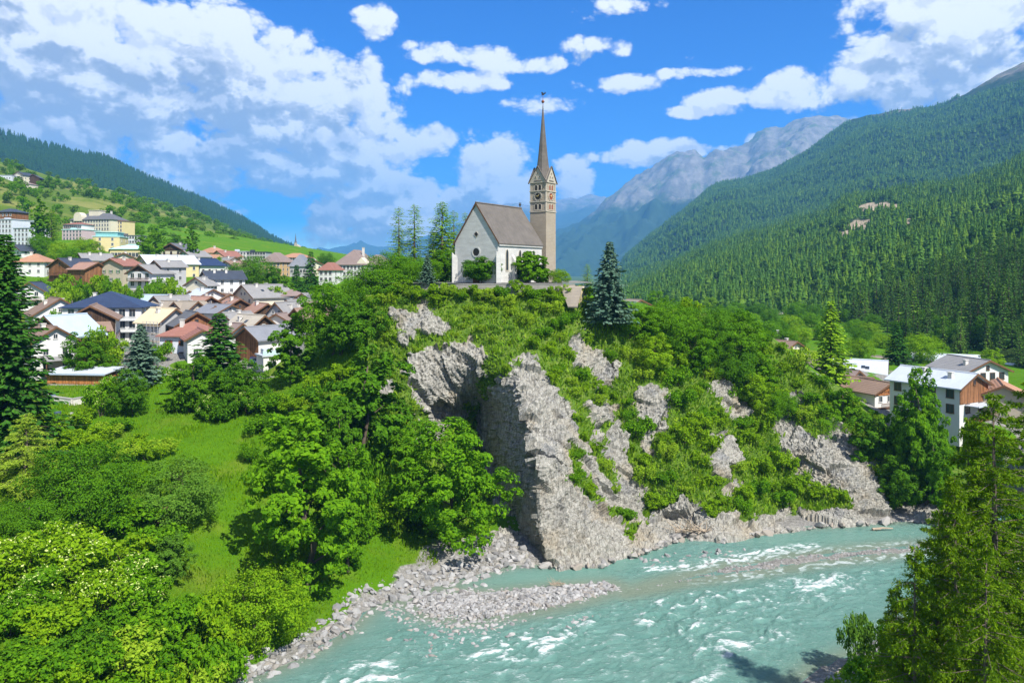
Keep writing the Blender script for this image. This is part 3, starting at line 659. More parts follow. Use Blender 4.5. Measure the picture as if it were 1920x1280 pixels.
def limbs(mb, base, top, r0, nb, spread, rg, z0=.35, bend=.06):
    pts = [Vector(base)]; H = (Vector(top) - Vector(base)).length
    for i in range(1, 7):
        p = Vector(base).lerp(Vector(top), i / 6); pts.append(p + Vector((rg.normal() * bend * H * .35, rg.normal() * bend * H * .35, 0)))
    mb.tube(pts, [r0 * (1.25 if i == 0 else 1 - .8 * i / 6) for i in range(7)], 8)
    for k in range(nb):
        f = z0 + (.95 - z0) * rg.random(); i = min(5, int(f * 6)); p = pts[i].lerp(pts[i+1], f * 6 - i); a = rg.random() * 6.283
        L = spread * (1.05 - .55 * f) * (.7 + .5 * rg.random()); d = Vector((math.cos(a), math.sin(a), .35 + .5 * rg.random()))
        q1 = p + d * L * .5; q2 = q1 + Vector((d.x, d.y, d.z + .25)) * L * .45; rr_ = r0 * (1 - f) * .5 + r0 * .07
        mb.tube([p, q1, q2], [rr_, rr_ * .6, rr_ * .2], 5)
def broadleaf(name, seed, H, wd, n, ls, lmat, bmat, z0=.06, nmain=30, lump=.25, taper=.35, flat=1.0):
    """tree of height H and crown width wd; returns trunk mesh, crown mesh"""
    rg = np.random.default_rng(seed); mb = MB(); limbs(mb, (0, 0, -.6), (0, 0, H * .80), .02 * H, 12, wd * .30, rg, max(z0, .2))
    C0, R0 = [], []; zc = z0 + (1 - z0) * .46
    for k in range(nmain):
        g_ = (k + .5) / nmain; ph = k * 2.39996 + rg.normal() * .35; cz = 1 - 2 * g_ + rg.normal() * .08; cz = max(-1, min(1, cz)); cr_ = math.sqrt(max(0, 1 - cz * cz))
        r_ = (.56 + .20 * rg.random()) if k % 5 else .25 + .2 * rg.random()
        wz = 1 - taper * max(0, cz) - .10 * max(0, -cz)
        C0.append((math.cos(ph) * cr_ * r_ * wd * .5 * wz * 1.25, math.sin(ph) * cr_ * r_ * wd * .5 * wz * 1.25, H * zc + cz * r_ * H * (1 - z0) * .60)); R0.append(wd * lump * (.50 + .65 * rg.random()) * (1 - .25 * max(0, cz)))
    C0 = np.array(C0); R0 = np.array(R0)
    sub, dd = ray_cloud(C0, R0 * .78, nmain * 9, rg, .25, .8); sr = np.full(len(sub), wd * .068) * (.55 + .9 * rg.random(len(sub)))
    sub[:, 2] = np.maximum(sub[:, 2], H * z0 * .5 + .02 * H)
    P1, n1 = ray_cloud(sub, np.stack([sr, sr, sr * .75 * flat], 1), n, rg, .5, .5)
    out = P1 - np.array([0, 0, H * zc]); out /= np.linalg.norm(out, axis=1)[:, None] + 1e-6
    V, F = leaf_cards(P1, n1 * .55 + out * .55 + np.array([0, 0, .40]), ls * (.6 + .8 * rg.random(n)), rg, .62, .42)
    return mb.mesh(name + '_trunk', bmat, True), mesh_np(name + '_crown', V, F, [lmat])
def bush(name, seed, H, wd, n, ls, mats, bmat, nmain=9, fl=0.0):
    """shrub: stems and foliage in one mesh; fl = share of pale blossom cards"""
    rg = np.random.default_rng(seed); mb = MB()
    for k in range(6):
        a = rg.random() * 6.28; q = Vector((math.cos(a) * wd * .25, math.sin(a) * wd * .25, H * .6)); mb.tube([(0, 0, -.3), q * .5, q], [.05 * H * .4, .03 * H * .4, .012 * H * .4], 4)
    C0 = np.stack([rg.uniform(-.34, .34, nmain) * wd, rg.uniform(-.34, .34, nmain) * wd, rg.uniform(.30, .72, nmain) * H], 1); R0 = (.20 + .16 * rg.random(nmain)) * wd
    R3 = np.stack([R0, R0, np.minimum(R0, H * .36)], 1)
    sub, dd = ray_cloud(C0, R3 * .8, nmain * 10, rg, .4, .8); sr = wd * .10 * (.6 + .8 * rg.random(len(sub)))
    sub[:, 2] = np.maximum(sub[:, 2], .12 * H)
    P1, n1 = ray_cloud(sub, sr, n, rg, .5, .5)
    sz_ = ls * (.6 + .8 * rg.random(n)); mi = np.ones(n, int)
    if fl:
        hi = (n1[:, 2] > .15) & (P1[:, 2] > .35 * H) & (perlin(P1[:, 0] * 1.5, P1[:, 1] * 1.5, P1[:, 2] * 1.5) > .05) & (rg.random(n) < fl * 3); mi[hi] = 2; sz_[hi] *= .62
    V, F = leaf_cards(P1, n1 * .9 + np.array([0, 0, .35]), sz_, rg)
    vb, fb_ = np.array(mb.v), mb.f
    me = bpy.data.meshes.new(name); me.from_pydata(np.concatenate([vb, V]).tolist(), [], fb_ + (F + len(vb)).tolist())
    for m_ in [bmat] + mats: me.materials.append(m_)
    me.polygons.foreach_set('material_index', [0] * len(fb_) + mi.tolist()); me.update(); return me
def conifer(name, seed, H, wd, lmat, bmat, whorls=34, per=7, cards=9, droop=.28, z0=.06, clen=.34, thin=1.0, power=1.0, cw=.34):
    rg = np.random.default_rng(seed); mb = MB(); mb.tube([(0, 0, -.6), (0, 0, H * .35), (0, 0, H * .7), (0, 0, H)], [.016 * H, .0115 * H, .006 * H, .001 * H], 8)
    VV, FF = [], []; nv_ = 0
    for i in range(whorls):
        f = i / (whorls - 1); z = H * (z0 + (1 - z0) * f ** .92); Lb = wd * .5 * (1 - f) ** power * (.78 + .4 * rg.random()) + .012 * H
        for k in range(per):
            if rg.random() > thin: continue
            a = 6.283 * (k + rg.random() * .8) / per + i * 1.7; L = Lb * (.65 + .5 * rg.random()); dz = droop * (1 - .75 * f)
            q1 = Vector((math.cos(a) * L * .55, math.sin(a) * L * .55, z - L * dz * .35)); q2 = Vector((math.cos(a) * L, math.sin(a) * L, z - L * dz * .75 + L * .10))
            mb.tube([(0, 0, z), q1, q2], [.0028 * H * (1.2 - f), .0018 * H * (1.2 - f), .0006 * H], 3, False)
            nc = max(3, int(cards * (L / (wd * .5) * .8 + .25)))
            t_ = (np.arange(nc) + rg.random(nc)) / nc * .88 + .14; x_ = np.where(t_[:, None] < .55, np.array(q1) * t_[:, None] / .55 + np.array([0, 0, z]) * (1 - t_[:, None] / .55), np.array(q1) + (np.array(q2) - np.array(q1)) * (t_[:, None] - .55) / .45)
            da = a + rg.normal(size=nc) * .85; sz = clen * wd * .5 * (.35 + .65 * (1 - t_)) * (.45 + .55 * (1 - f)) * (.7 + .6 * rg.random(nc)) + .010 * H
            dirv = np.stack([np.cos(da), np.sin(da), -.30 - .45 * rg.random(nc)], 1); dirv /= np.linalg.norm(dirv, axis=1)[:, None]
            sd_ = np.cross(dirv, np.array([0, 0, 1.0]) + rg.normal(size=(nc, 3)) * .55); sd_ /= np.linalg.norm(sd_, axis=1)[:, None] + 1e-9
            w2 = sz * cw
            V4 = np.stack([x_ - dirv * sz[:, None] * .15, x_ + dirv * sz[:, None] * .45 + sd_ * w2[:, None], x_ + dirv * sz[:, None], x_ + dirv * sz[:, None] * .45 - sd_ * w2[:, None]], 1).reshape(-1, 3)
            VV.append(V4); FF.append(np.arange(4 * nc).reshape(nc, 4) + nv_); nv_ += 4 * nc
    return mb.mesh(name + '_trunk', bmat, True), mesh_np(name + '_crown', np.concatenate(VV), np.concatenate(FF), [lmat])
def larch_near(name, seed, H, wd, lmat, bmat, br=150, z0=.12):
    """feathery larch for close range: long boughs, hanging twigs, needle tufts"""
    rg = np.random.default_rng(seed); mb = MB(); mb.tube([(0, 0, -.8), (.1, 0, H * .3), (-.05, .1, H * .65), (0, 0, H)], [.014 * H, .011 * H, .006 * H, .001 * H], 8)
    PP_, DD_ = [], []
    for i in range(br):
        f = (i + rg.random()) / br; z = H * (z0 + (1 - z0) * f); L = wd * .5 * (1 - f) ** .75 * (.6 + .6 * rg.random()) + .25; a = rg.random() * 6.283
        d = np.array([math.cos(a), math.sin(a), 0]); p0 = np.array([0, 0, z]); nst = 7
        pts = [p0 + d * L * s_ + np.array([0, 0, 1.0]) * L * (.10 * s_ - .30 * s_ ** 2 + .16 * s_ ** 4) for s_ in np.linspace(0, 1, nst)]
        mb.tube(pts, list(np.linspace(.010 * L + .012, .006, nst)), 4, False)
        for j in range(int(9 + L * 6)):
            s_ = .12 + .88 * rg.random(); k = min(nst - 2, int(s_ * (nst - 1))); q = pts[k] + (pts[k+1] - pts[k]) * (s_ * (nst - 1) - k)
            a2 = a + rg.normal() * .9; tl = (.35 + .75 * rg.random()) * (.5 + .5 * (1 - f)) * min(1.0, .35 + L * .3)
            td = np.array([math.cos(a2) * .8, math.sin(a2) * .8, -.15 - .55 * rg.random()]); td /= np.linalg.norm(td)
            m_ = int(5 + tl * 11); s2 = rg.random(m_)[:, None] * tl
            PP_.append(q + td * s2 + rg.normal(size=(m_, 3)) * .03); DD_.append(np.repeat(td[None], m_, 0))
    Pn = np.concatenate(PP_); Dn_ = np.concatenate(DD_); n = len(Pn)
    dr = Dn_ * .8 + rg.normal(size=(n, 3)) * .55; dr /= np.linalg.norm(dr, axis=1)[:, None]; sz = .14 + .16 * rg.random(n)
    sd_ = np.cross(dr, rg.normal(size=(n, 3))); sd_ /= np.linalg.norm(sd_, axis=1)[:, None] + 1e-9; w2 = sz * .15
    V4 = np.stack([Pn, Pn + dr * sz[:, None] * .5 + sd_ * w2[:, None], Pn + dr * sz[:, None], Pn + dr * sz[:, None] * .5 - sd_ * w2[:, None]], 1).reshape(-1, 3)
    return mb.mesh(name + '_trunk', bmat, True), mesh_np(name + '_crown', V4, np.arange(4 * n).reshape(n, 4), [lmat])

BARK = mat('bark', (.09, .07, .05), .95, .4, 4); BARK2 = mat('larch_bark', (.13, .10, .08), .95, .4, 4)
L_MID = leafmat('leaf_mid', (.022, .066, .004), (.082, .150, .007))
L_DARK = leafmat('leaf_dark', (.015, .046, .004), (.052, .108, .007), .3)
L_LIGHT = leafmat('leaf_light', (.042, .092, .005), (.132, .185, .009))
L_GREY = leafmat('leaf_grey', (.026, .064, .010), (.072, .122, .026), .3)
L_YEL = leafmat('leaf_yellow', (.075, .125, .010), (.165, .205, .025))
L_BLOOM = leafmat('blossom', (.24, .26, .15), (.34, .34, .24), .3)
L_SPR = leafmat('needle_spruce', (.008, .030, .008), (.026, .070, .012), .15)
L_BLUE = leafmat('needle_blue', (.026, .050, .068), (.062, .088, .115), .12)
L_LAR = leafmat('needle_larch', (.060, .115, .010), (.135, .195, .018), .45)
L_LARD = leafmat('needle_larch_dark', (.028, .058, .004), (.090, .128, .007), .35)
L_FIRY = leafmat('needle_young', (.065, .115, .010), (.15, .205, .018), .35)

BL = [broadleaf('maple', 11, 10, 8.2, 17000, .27, L_MID, BARK), broadleaf('maple', 12, 10, 7.2, 16000, .27, L_MID, BARK, .05, 26, .27),
      broadleaf('ash', 13, 10, 9.0, 17000, .26, L_MID, BARK, .04, 34, .24), broadleaf('maple', 22, 10, 14.5, 19000, .30, L_MID, BARK, .02, 44, .20, .2), broadleaf('maple', 25, 10, 5.6, 13000, .27, L_MID, BARK, .04, 28, .28)]
BD = [broadleaf('lime', 14, 10, 8.6, 15000, .28, L_DARK, BARK, .04, 30, .25), broadleaf('lime', 15, 10, 7.0, 14000, .28, L_DARK, BARK, .04, 26, .27), broadleaf('lime', 23, 10, 14.5, 18000, .30, L_DARK, BARK, .02, 44, .20, .2), broadleaf('lime', 26, 10, 5.4, 12000, .28, L_DARK, BARK, .04, 26, .28)]
BLI = [broadleaf('willow', 16, 10, 8.4, 15000, .27, L_LIGHT, BARK, .03, 32, .24, .2), broadleaf('willow', 17, 10, 7.2, 14000, .27, L_LIGHT, BARK, .03, 28, .26), broadleaf('willow', 24, 10, 14, 18000, .30, L_LIGHT, BARK, .02, 44, .20, .2)]
BG = [broadleaf('aspen', 18, 10, 8.0, 15000, .26, L_GREY, BARK, .04, 30, .25), broadleaf('aspen', 27, 10, 12.5, 17000, .30, L_GREY, BARK, .02, 44, .20, .2)]
POP = broadleaf('poplar', 19, 10, 2.6, 8000, .30, L_MID, BARK, .04, 34, .36, .3)
TOPI = broadleaf('clipped', 20, 10, 10.5, 16000, .42, L_DARK, BARK, .14, 60, .17, .0)
CON = broadleaf('cone_lime', 21, 10, 8.0, 14000, .44, L_MID, BARK, .12, 30, .25, .7)
SPR = [conifer('spruce', 31, 10, 4.4, L_SPR, BARK), conifer('spruce', 32, 10, 5.2, L_SPR, BARK, 30, 7, 10, .36)]
BLUE = conifer('blue_spruce', 33, 10, 5.4, L_BLUE, BARK, 34, 8, 11, .22, .03, .36)
LAR = [conifer('larch', 34, 10, 2.7, L_LAR, BARK2, 40, 6, 11, .3, .18, .30, .7, .4, .16), conifer('larch', 35, 10, 3.2, L_LAR, BARK2, 44, 7, 13, .35, .08, .30, .85, .5, .20)]
YFIR = conifer('young_fir', 36, 10, 4.2, L_FIRY, BARK, 30, 7, 9, .15, .05, .40, .95, .75)
BIGS = conifer('edge_tall_spruce', 37, 30, 12, L_SPR, BARK, 62, 10, 17, .34, .04, .20, 1, .85, .30)
L_LARY = leafmat('needle_larch_pale', (.10, .14, .02), (.20, .23, .05), .35)
PLAR = larch_near('pale_larch', 43, 12, 6.5, L_LARY, BARK2, 110)
NLAR = [larch_near('tall_larch', 41, 24, 10.5, L_LARD, BARK2, 190), larch_near('tall_larch', 42, 16, 8.5, L_LARD, BARK2, 170)]
BU = [bush('shrub', 51, 2.6, 3.4, 2600, .24, [L_MID], BARK), bush('shrub', 52, 3.0, 3.2, 2600, .25, [L_LIGHT], BARK), bush('shrub', 53, 2.2, 3.6, 2400, .24, [L_DARK], BARK, 10),
      bush('shrub', 54, 2.4, 3.0, 2200, .20, [L_YEL], BARK), bush('shrub', 55, 2.6, 3.4, 2600, .22, [L_GREY], BARK)]
BF = [bush('elder', 56, 3.0, 3.8, 4200, .22, [L_MID, L_BLOOM], BARK, 10, .20), bush('elder', 57, 2.8, 4.0, 4200, .20, [L_LIGHT, L_BLOOM], BARK, 10, .14)]

KIND = {'maple': (BL, 'broadleaf_tree'), 'dark': (BD, 'broadleaf_tree'), 'light': (BLI, 'broadleaf_tree'), 'grey': (BG, 'broadleaf_tree'), 'poplar': ([POP], 'poplar_tree'), 'clipped': ([TOPI], 'clipped_tree'),
        'cone': ([CON], 'broadleaf_tree'), 'spruce': (SPR, 'spruce_tree'), 'blue': ([BLUE], 'blue_spruce'), 'larch': (LAR, 'larch_tree'), 'young': ([YFIR], 'fir_tree'), 'nlarch': (NLAR, 'larch_tree'), 'bigspruce': ([BIGS], 'spruce_tree'), 'plarch': ([PLAR], 'larch_tree')}
_bb = {}
def dims(me):
    if me.name not in _bb:
        co_ = np.empty(len(me.vertices) * 3, np.float32); me.vertices.foreach_get('co', co_); co_ = co_.reshape(-1, 3)
        _bb[me.name] = (float(np.percentile(np.abs(co_[:, 0]), 98) * 2), float(np.percentile(co_[:, 2], 99.7)))
    return _bb[me.name]
_cnt = [0]
def tree(kind, base, height, width, label, group=None, var=None, cat='tree'):
    ps, nm = KIND[kind]; _cnt[0] += 1
    if kind in ('maple', 'dark', 'light', 'grey'):     # the prototype whose proportions come nearest
        ar = [abs(math.log(dims(c)[0] / dims(c)[1] / (width / height))) + .08 * ((i + _cnt[0]) % 3) for i, (_, c) in enumerate(ps)]; tr_, cr_ = ps[int(np.argmin(ar))]
    else: tr_, cr_ = ps[(var if var is not None else _cnt[0]) % len(ps)]
    wd, hh = dims(cr_); root = obj(nm, None, None, base, _cnt[0] * 2.4); root.scale = (width / wd, width / wd, height / hh); root.empty_display_size = .5
    obj('trunk', tr_, root); obj('crown', cr_, root); tag(root, label, cat, group); return root
def tree_px(kind, px, top, Y, wpx, label, base=None, **k):
    """base on the ground at image column px and distance Y; crown reaches image row top"""
    x, y, zt = U(px, top, Y); zb = gz(x, y) if base is None else CAMZ - (base - HY) / FPX * Y
    return tree(kind, (x, y, zb - .15), max(1.5, zt - zb, .72 * wpx / FPX * Y), wpx / FPX * Y, label, **k)
def shrub(kind, base, size, label, group=None, h=1.0, cat='shrub', nm=None):
    me = {'mid': BU[0], 'light': BU[1], 'dark': BU[2], 'yellow': BU[3], 'grey': BU[4], 'elder': BF[0], 'elder2': BF[1]}[kind]
    _cnt[0] += 1; wd, hh = dims(me)
    o = obj(nm or ('elder_bush' if 'elder' in kind else 'shrub'), me, None, base, _cnt[0] * 1.9, (size / wd, size / wd, size / wd * h)); return tag(o, label, cat, group)
def shrub_px(kind, px, py, Y, wpx, label, **k):
    """py is the row of the shrub's top"""
    x, y, zt = U(px, py, Y); zb = gz(x, y); s_ = wpx / FPX * Y; me = BU[0]; hh = max(zt - zb, .5)
    return shrub(kind, (x, y, zb - .1), s_, label, h=max(hh / (s_ * .76), .75), **k)
# ================================================================== PLANTING
T = tree_px
ORD = ['first','second','third','fourth','fifth','sixth','seventh','eighth','ninth','tenth','eleventh','twelfth','thirteenth','fourteenth','fifteenth','sixteenth','seventeenth','eighteenth','nineteenth','twentieth','twenty-first','twenty-second','twenty-third','twenty-fourth','twenty-fifth','twenty-sixth','twenty-seventh','twenty-eighth','twenty-ninth','thirtieth','thirty-first','thirty-second']
SHADE = {'mid': 'green', 'light': 'bright green', 'dark': 'dark green', 'yellow': 'yellowish', 'grey': 'grey-green', 'elder': 'white-flowering', 'elder2': 'cream-flowering', 'maple': 'green'}
def ordered(rows, what, key=0, kk=4):
    o_ = sorted(range(len(rows)), key=lambda i: rows[i][key]); rank = {i: r for r, i in enumerate(o_)}
    return [(*r, f'{SHADE[r[kk]]} {what[0]}, {ORD[rank[i]]} from the left {what[1]}') for i, r in enumerate(rows)]
# --- river meadow, left
T('maple', 575, 772, 88, 235, 'huge bright green broadleaf tree standing alone beside the meadow path above the gravel bank', var=0)
T('maple', 652, 835, 93, 120, 'right-hand companion of the huge meadow tree, leaning to the river', var=1)
T('maple', 845, 786, 103, 215, 'large rounded tree on the bank against the shaded flank of the cliff', var=2)
T('dark', 690, 650, 119, 185, 'broad dark tree high on the slope left of the bare cliff face', var=0)
T('dark', 632, 752, 106, 85, 'slim dark tree between the huge meadow tree and the cliff', var=1)
T('maple', 770, 800, 112, 110, 'bright tree tucked behind the rounded bank tree at the cliff foot', var=1)
T('dark', 548, 588, 138, 92, 'dark leafy tree beside the white garage at the village edge', var=0)
T('maple', 622, 528, 140, 125, 'large leafy tree beside the last village roof left of the church hill', var=1)
T('dark', 668, 548, 137, 110, 'deep green tree on the church hill flank above the bench', var=1)
T('maple', 695, 508, 148, 105, 'leafy tree on the shoulder of the church hill, in front of the white institution', var=2)
T('maple', 742, 488, 152, 90, 'bushy tree below the thin larches left of the church', var=0)
T('maple', 790, 505, 158, 70, 'small leafy tree at the terrace corner behind the small blue spruce', var=1)
T('spruce', 411, 586, 138, 135, 'dark spruce standing in front of the wooden barn', var=0)
T('dark', 365, 668, 128, 92, 'dark round tree left of the spruce by the barn', var=1)
T('dark', 455, 672, 127, 85, 'dark round tree right of the spruce by the barn', var=0)
T('blue', 264, 606, 137, 72, 'blue spruce in the garden right of the timber shed')
T('bigspruce', 8, 440, 96, 165, 'tall dark spruce cut by the left picture edge', var=1)
T('dark', 160, 620, 141, 92, 'round dark tree behind the timber shed roof', var=0)
T('dark', 246, 692, 123, 70, 'dark rounded tree at the right end of the timber shed', var=1)
T('grey', 342, 858, 92, 145, 'grey-green tree standing in the middle of the left meadow')
T('dark', 150, 868, 87, 190, 'wide dark thicket tree below the garden terrace', var=0)
T('dark', 55, 930, 80, 130, 'dark tree at the left edge under the yellow larch', var=1)
T('plarch', 48, 775, 90, 140, 'pale yellow-green larch leaning at the left edge of the meadow', var=1)
T('light', 478, 1066, 78, 190, 'bright yellow-green shrubby willow just above the gravel shore', var=0)
T('grey', 325, 998, 82, 78, 'small blue-green tree below the little rust-red roof')
T('dark', 590, 770, 114, 80, 'dark tree behind the top of the huge meadow tree', var=1)
T('maple', 515, 840, 103, 80, 'leafy tree at the upper left of the huge meadow tree', var=2)
# --- elder and hedges
for i, (px, py, Y, w_, k) in enumerate([(130,1005,76,170,'elder2'),(265,1052,75,150,'elder'),(40,1000,74,130,'elder2'),(190,1060,72,130,'elder2'),(60,1075,69,120,'elder')]):
    shrub_px(k, px, py, Y, w_, ['elder bush in pale bloom, largest on the lower left slope','creamy flowering elder bush just left of the bright willow','elder bush in bloom at the left picture edge','flowering elder between the two creamy elder bushes','lowest flowering elder at the left picture edge'][i], group='elder bushes on the left slope')
for (px, py, Y, w_, k, lb) in ordered([(352,722,126,46,'mid'),(385,738,124,52,'elder'),(425,735,123,56,'dark'),(465,728,125,54,'elder'),(505,735,124,58,'mid'),(490,775,118,50,'mid'),(520,775,118,52,'dark'),(545,740,123,48,'light'),(575,720,127,50,'mid'),(600,745,122,50,'yellow'),(640,690,132,50,'light'),(565,765,119,40,'dark')], ('shrub', 'in the hedge thicket below the dark spruce'), 0, 4):
    shrub_px(k, px, py, Y, w_, lb, group='hedge shrubs below the spruce')
shrub_px('elder', 190, 708, 121, 62, 'flowering shrub in front of the right end of the timber shed')
for (px, py, Y, w_, k, lb) in ordered([(20,1120,66,110,'mid'),(100,1130,66,120,'light'),(180,1140,66,120,'dark'),(260,1130,69,110,'mid'),(330,1110,72,110,'mid'),(390,1120,73,100,'light'),(60,1190,62,120,'dark'),(150,1200,62,120,'mid'),
   (230,1195,65,110,'yellow'),(310,1180,68,110,'mid'),(390,1180,70,100,'mid'),(20,1240,60,120,'mid'),(110,1250,60,110,'light'),(200,1250,62,100,'mid'),(290,1240,65,100,'light'),(370,1235,68,90,'yellow'),(430,1200,73,80,'light'),(290,975,84,100,'mid'),(230,940,86,110,'mid'),
   (240,1010,80,90,'light'),(100,985,78,100,'mid'),(400,1240,70,70,'light')], ('shrub', 'in the thicket of the lower left corner'), 0, 4):
    shrub_px(k, px, py, Y, w_, lb, group='thicket shrubs in the lower left')
for (px, py, Y, w_, k, lb) in ordered([(600,700,130,60,'light'),(640,650,138,60,'light'),(680,600,142,60,'mid'),(720,590,143,56,'elder2'),(730,640,138,50,'elder2'),(660,740,122,70,'light'),(700,800,114,80,'mid'),(740,880,108,80,'light'),(700,880,108,80,'mid'),(720,940,104,70,'light'),(690,960,101,60,'mid'),(570,660,146,46,'mid'),(620,600,150,60,'mid')], ('shrub', 'on the wooded slope left of the cliff'), 0, 4):
    shrub_px(k, px, py, Y, w_, lb, group='shrubs left of the cliff')
for (px, py, Y, w_, k, lb) in ordered([(140,795,114,60,'light'),(180,832,107,64,'light'),(222,785,116,50,'mid'),(66,850,104,70,'mid'),(112,872,99,76,'light'),(275,848,106,56,'light'),(305,826,109,46,'yellow'),(185,868,102,66,'mid'),(60,815,110,60,'light'),(395,760,123,40,'mid'),(200,800,112,50,'yellow'),(260,820,110,44,'light'),(120,830,106,60,'light'),(230,860,104,50,'yellow'),(470,830,110,40,'mid'),(90,800,112,50,'mid'),(160,765,119,40,'light'),(280,890,98,60,'mid'),(330,745,126,30,'dark')], ('scrub bush', 'on the upper meadow under the garden'), 0, 4):
    shrub_px(k, px, py, Y, w_, lb, group='scrub on the upper meadow')
# --- church terrace
for i, (px, top, w_, Y) in enumerate([(748,388,44,166),(777,383,50,166),(829,378,60,164),(851,395,44,170),(872,398,30,182)]):
    T('larch', px, top, Y, w_, ['thin see-through larch, leftmost of the row by the church','second thin larch from the left by the church','tallest full larch left of the church gable','larch just behind the church gable, right of the tallest','larch peeping over the church roof slope on its left'][i], base=532, var=[0,0,1,0,0][i])
T('maple', 836, 468, 160, 56, 'leafy tree under the tallest larch beside the church gable', base=533)
T('dark', 770, 480, 162, 60, 'dark leafy tree under the two thin larches', base=536)
T('larch', 812, 430, 166, 40, 'short dense larch in front of the tallest larch by the church', base=532, var=1)
T('blue', 801, 476, 146, 34, 'small blue spruce at the left end of the terrace wall', base=538)
T('clipped', 902, 484, 146.5, 70, 'clipped round tree in front of the church gable', base=531)
T('cone', 991, 470, 148, 64, 'rounded conical tree in front of the church long wall', base=532)
T('cone', 1016, 498, 150, 40, 'lower tree at the foot of the tower beside the conical tree', base=533)
T('light', 1047, 512, 151, 42, 'small weeping tree at the right end of the terrace', base=533)
T('blue', 1143, 452, 139, 76, 'large blue spruce standing on the crest right of the church', base=600)
T('larch', 1101, 494, 166, 26, 'slender larch between the terrace and the large blue spruce', base=560, var=0)
TW = 'wild shrub growing up in front of the church terrace wall'
for i, px in enumerate(range(715, 1095, 14)):
    c, n_, _ = cliff_at(px + 5 * math.sin(i * 2.1), 549 + 6 * (i % 3)); s_ = 2.6 + 1.2 * math.sin(i * 1.7) ** 2
    shrub(['light', 'mid', 'light', 'light', 'yellow'][i % 5], (c.x, c.y - .3, c.z - .5), s_, f'wild shrub before the church terrace wall, {(ORD + ["twenty-sixth", "twenty-seventh", "twenty-eighth", "twenty-ninth", "thirtieth"])[i]} from the left', group='shrubs along the terrace wall', h=.75 + .35 * math.sin(i * 2.9))
# --- trees on the right crest
for i, (px, top, w_, k, by) in enumerate([(1200,568,80,'maple',640),(1262,560,100,'maple',650),(1325,572,100,'dark',660),(1385,588,100,'maple',680),(1425,655,74,'maple',730),(1300,610,90,'maple',700),(1370,640,90,'dark',720),(1468,728,60,'maple',785),(1230,620,80,'light',700),(1410,690,80,'light',770)]):
    c, n_, _ = cliff_at(px, by); h_ = (by - top) / FPX * c.y
    tree(k, (c.x, c.y + .5, c.z - .6), h_, w_ / FPX * c.y, ['leafy tree right beside the large blue spruce','highest leafy tree on the crest right of the blue spruce','dark tree on the crest, third right of the blue spruce','leafy tree on the crest in front of the pale hipped roof','leafy tree above the brown shed roof on the crest','leafy tree on the second row below the crest, nearest the gully','dark tree below the crest, middle of the second row','rightmost leafy tree where the crest drops to the brown roof','light tree below the blue spruce on the cliff slope','light tree on the slope below the brown shed roof'][i], group='trees along the cliff crest')
T('young', 1558, 563, 166, 76, 'tall yellow-green fir rising between the right village roofs')
T('spruce', 1682, 604, 202, 52, 'dark spruce behind the metal roof with the skylight', var=0)
T('light', 1728, 640, 212, 80, 'rounded pale tree right of the dark spruce behind the right village', var=1)
T('maple', 1580, 726, 140, 80, 'leafy tree on the crest left of the timbered gable', var=0)
T('dark', 1640, 770, 132, 100, 'dark tree on the cliff under the timbered gable', var=1)
T('maple', 1545, 770, 140, 80, 'leafy tree above the big grey rock face', var=1)
T('maple', 1715, 690, 127, 100, 'tall slim tree in front of the large white metal roof', var=1)
T('maple', 1752, 738, 128, 84, 'leafy tree hiding the left wall of the large metal-roofed house')
T('dark', 1690, 745, 131, 70, 'dark tree left of the tall slim tree below the right village')
T('dark', 1745, 800, 124, 90, 'dark tree at the water edge right of the big grey rock face', var=0)
T('maple', 1772, 836, 117, 60, 'leafy tree hiding the foot of the small turret')
T('light', 1862, 652, 196, 44, 'small round tree behind the grey-white right village house', var=1)
T('light', 1612, 655, 215, 50, 'low pale tree behind the metal roof with the skylight', var=0)
T('dark', 1685, 850, 126, 80, 'dark tree between rock face and the tall slim tree', var=1)
# --- foreground right
T('nlarch', 1815, 790, 52, 190, 'second tall larch left of the feathery one on the right')
T('nlarch', 1760, 960, 50, 200, 'dense larch over the near river bank')
T('nlarch', 1680, 1100, 50, 150, 'lowest larch reaching furthest over the river at the bottom right', var=1)
T('nlarch', 1790, 1020, 54, 190, 'deep green larch in the middle of the right foreground group', var=1)
T('nlarch', 1730, 1130, 52, 170, 'bushy low larch at the bottom right above the near gravel', var=1)
T('nlarch', 1862, 742, 50, 270, 'tall feathery larch filling the right foreground', var=0)
T('nlarch', 1928, 720, 56, 240, 'dark larch cut by the right picture edge', var=0)
T('nlarch', 1790, 900, 48, 190, 'larch left of the tall right foreground larch', var=1)
T('nlarch', 1715, 1030, 46, 200, 'small lacy larch at the bottom right over the gravel', var=1)
T('nlarch', 1850, 1010, 43, 220, 'low larch at the bottom right corner', var=1)
T('dark', 1900, 960, 60, 170, 'dark leafy tree behind the right foreground larches', var=0)
for i, (px, py, Y, w_, k) in enumerate([(1640,1225,66,90,'mid'),(1700,1200,66,90,'light'),(1605,1140,74,60,'grey'),(1780,1180,64,120,'mid'),(1880,1200,60,120,'dark'),(1560,1262,66,36,'grey'),(1690,1150,72,80,'dark')]):
    shrub_px(k, px, py, Y, w_, ['green shrub at the edge of the near gravel shore','light shrub under the small lacy larch','airy grey willow bush over the water at the near shore','green shrub under the right foreground larches','dark shrub in the bottom right corner','little grey willow tuft on the near gravel','dark shrub behind the small lacy larch'][i])
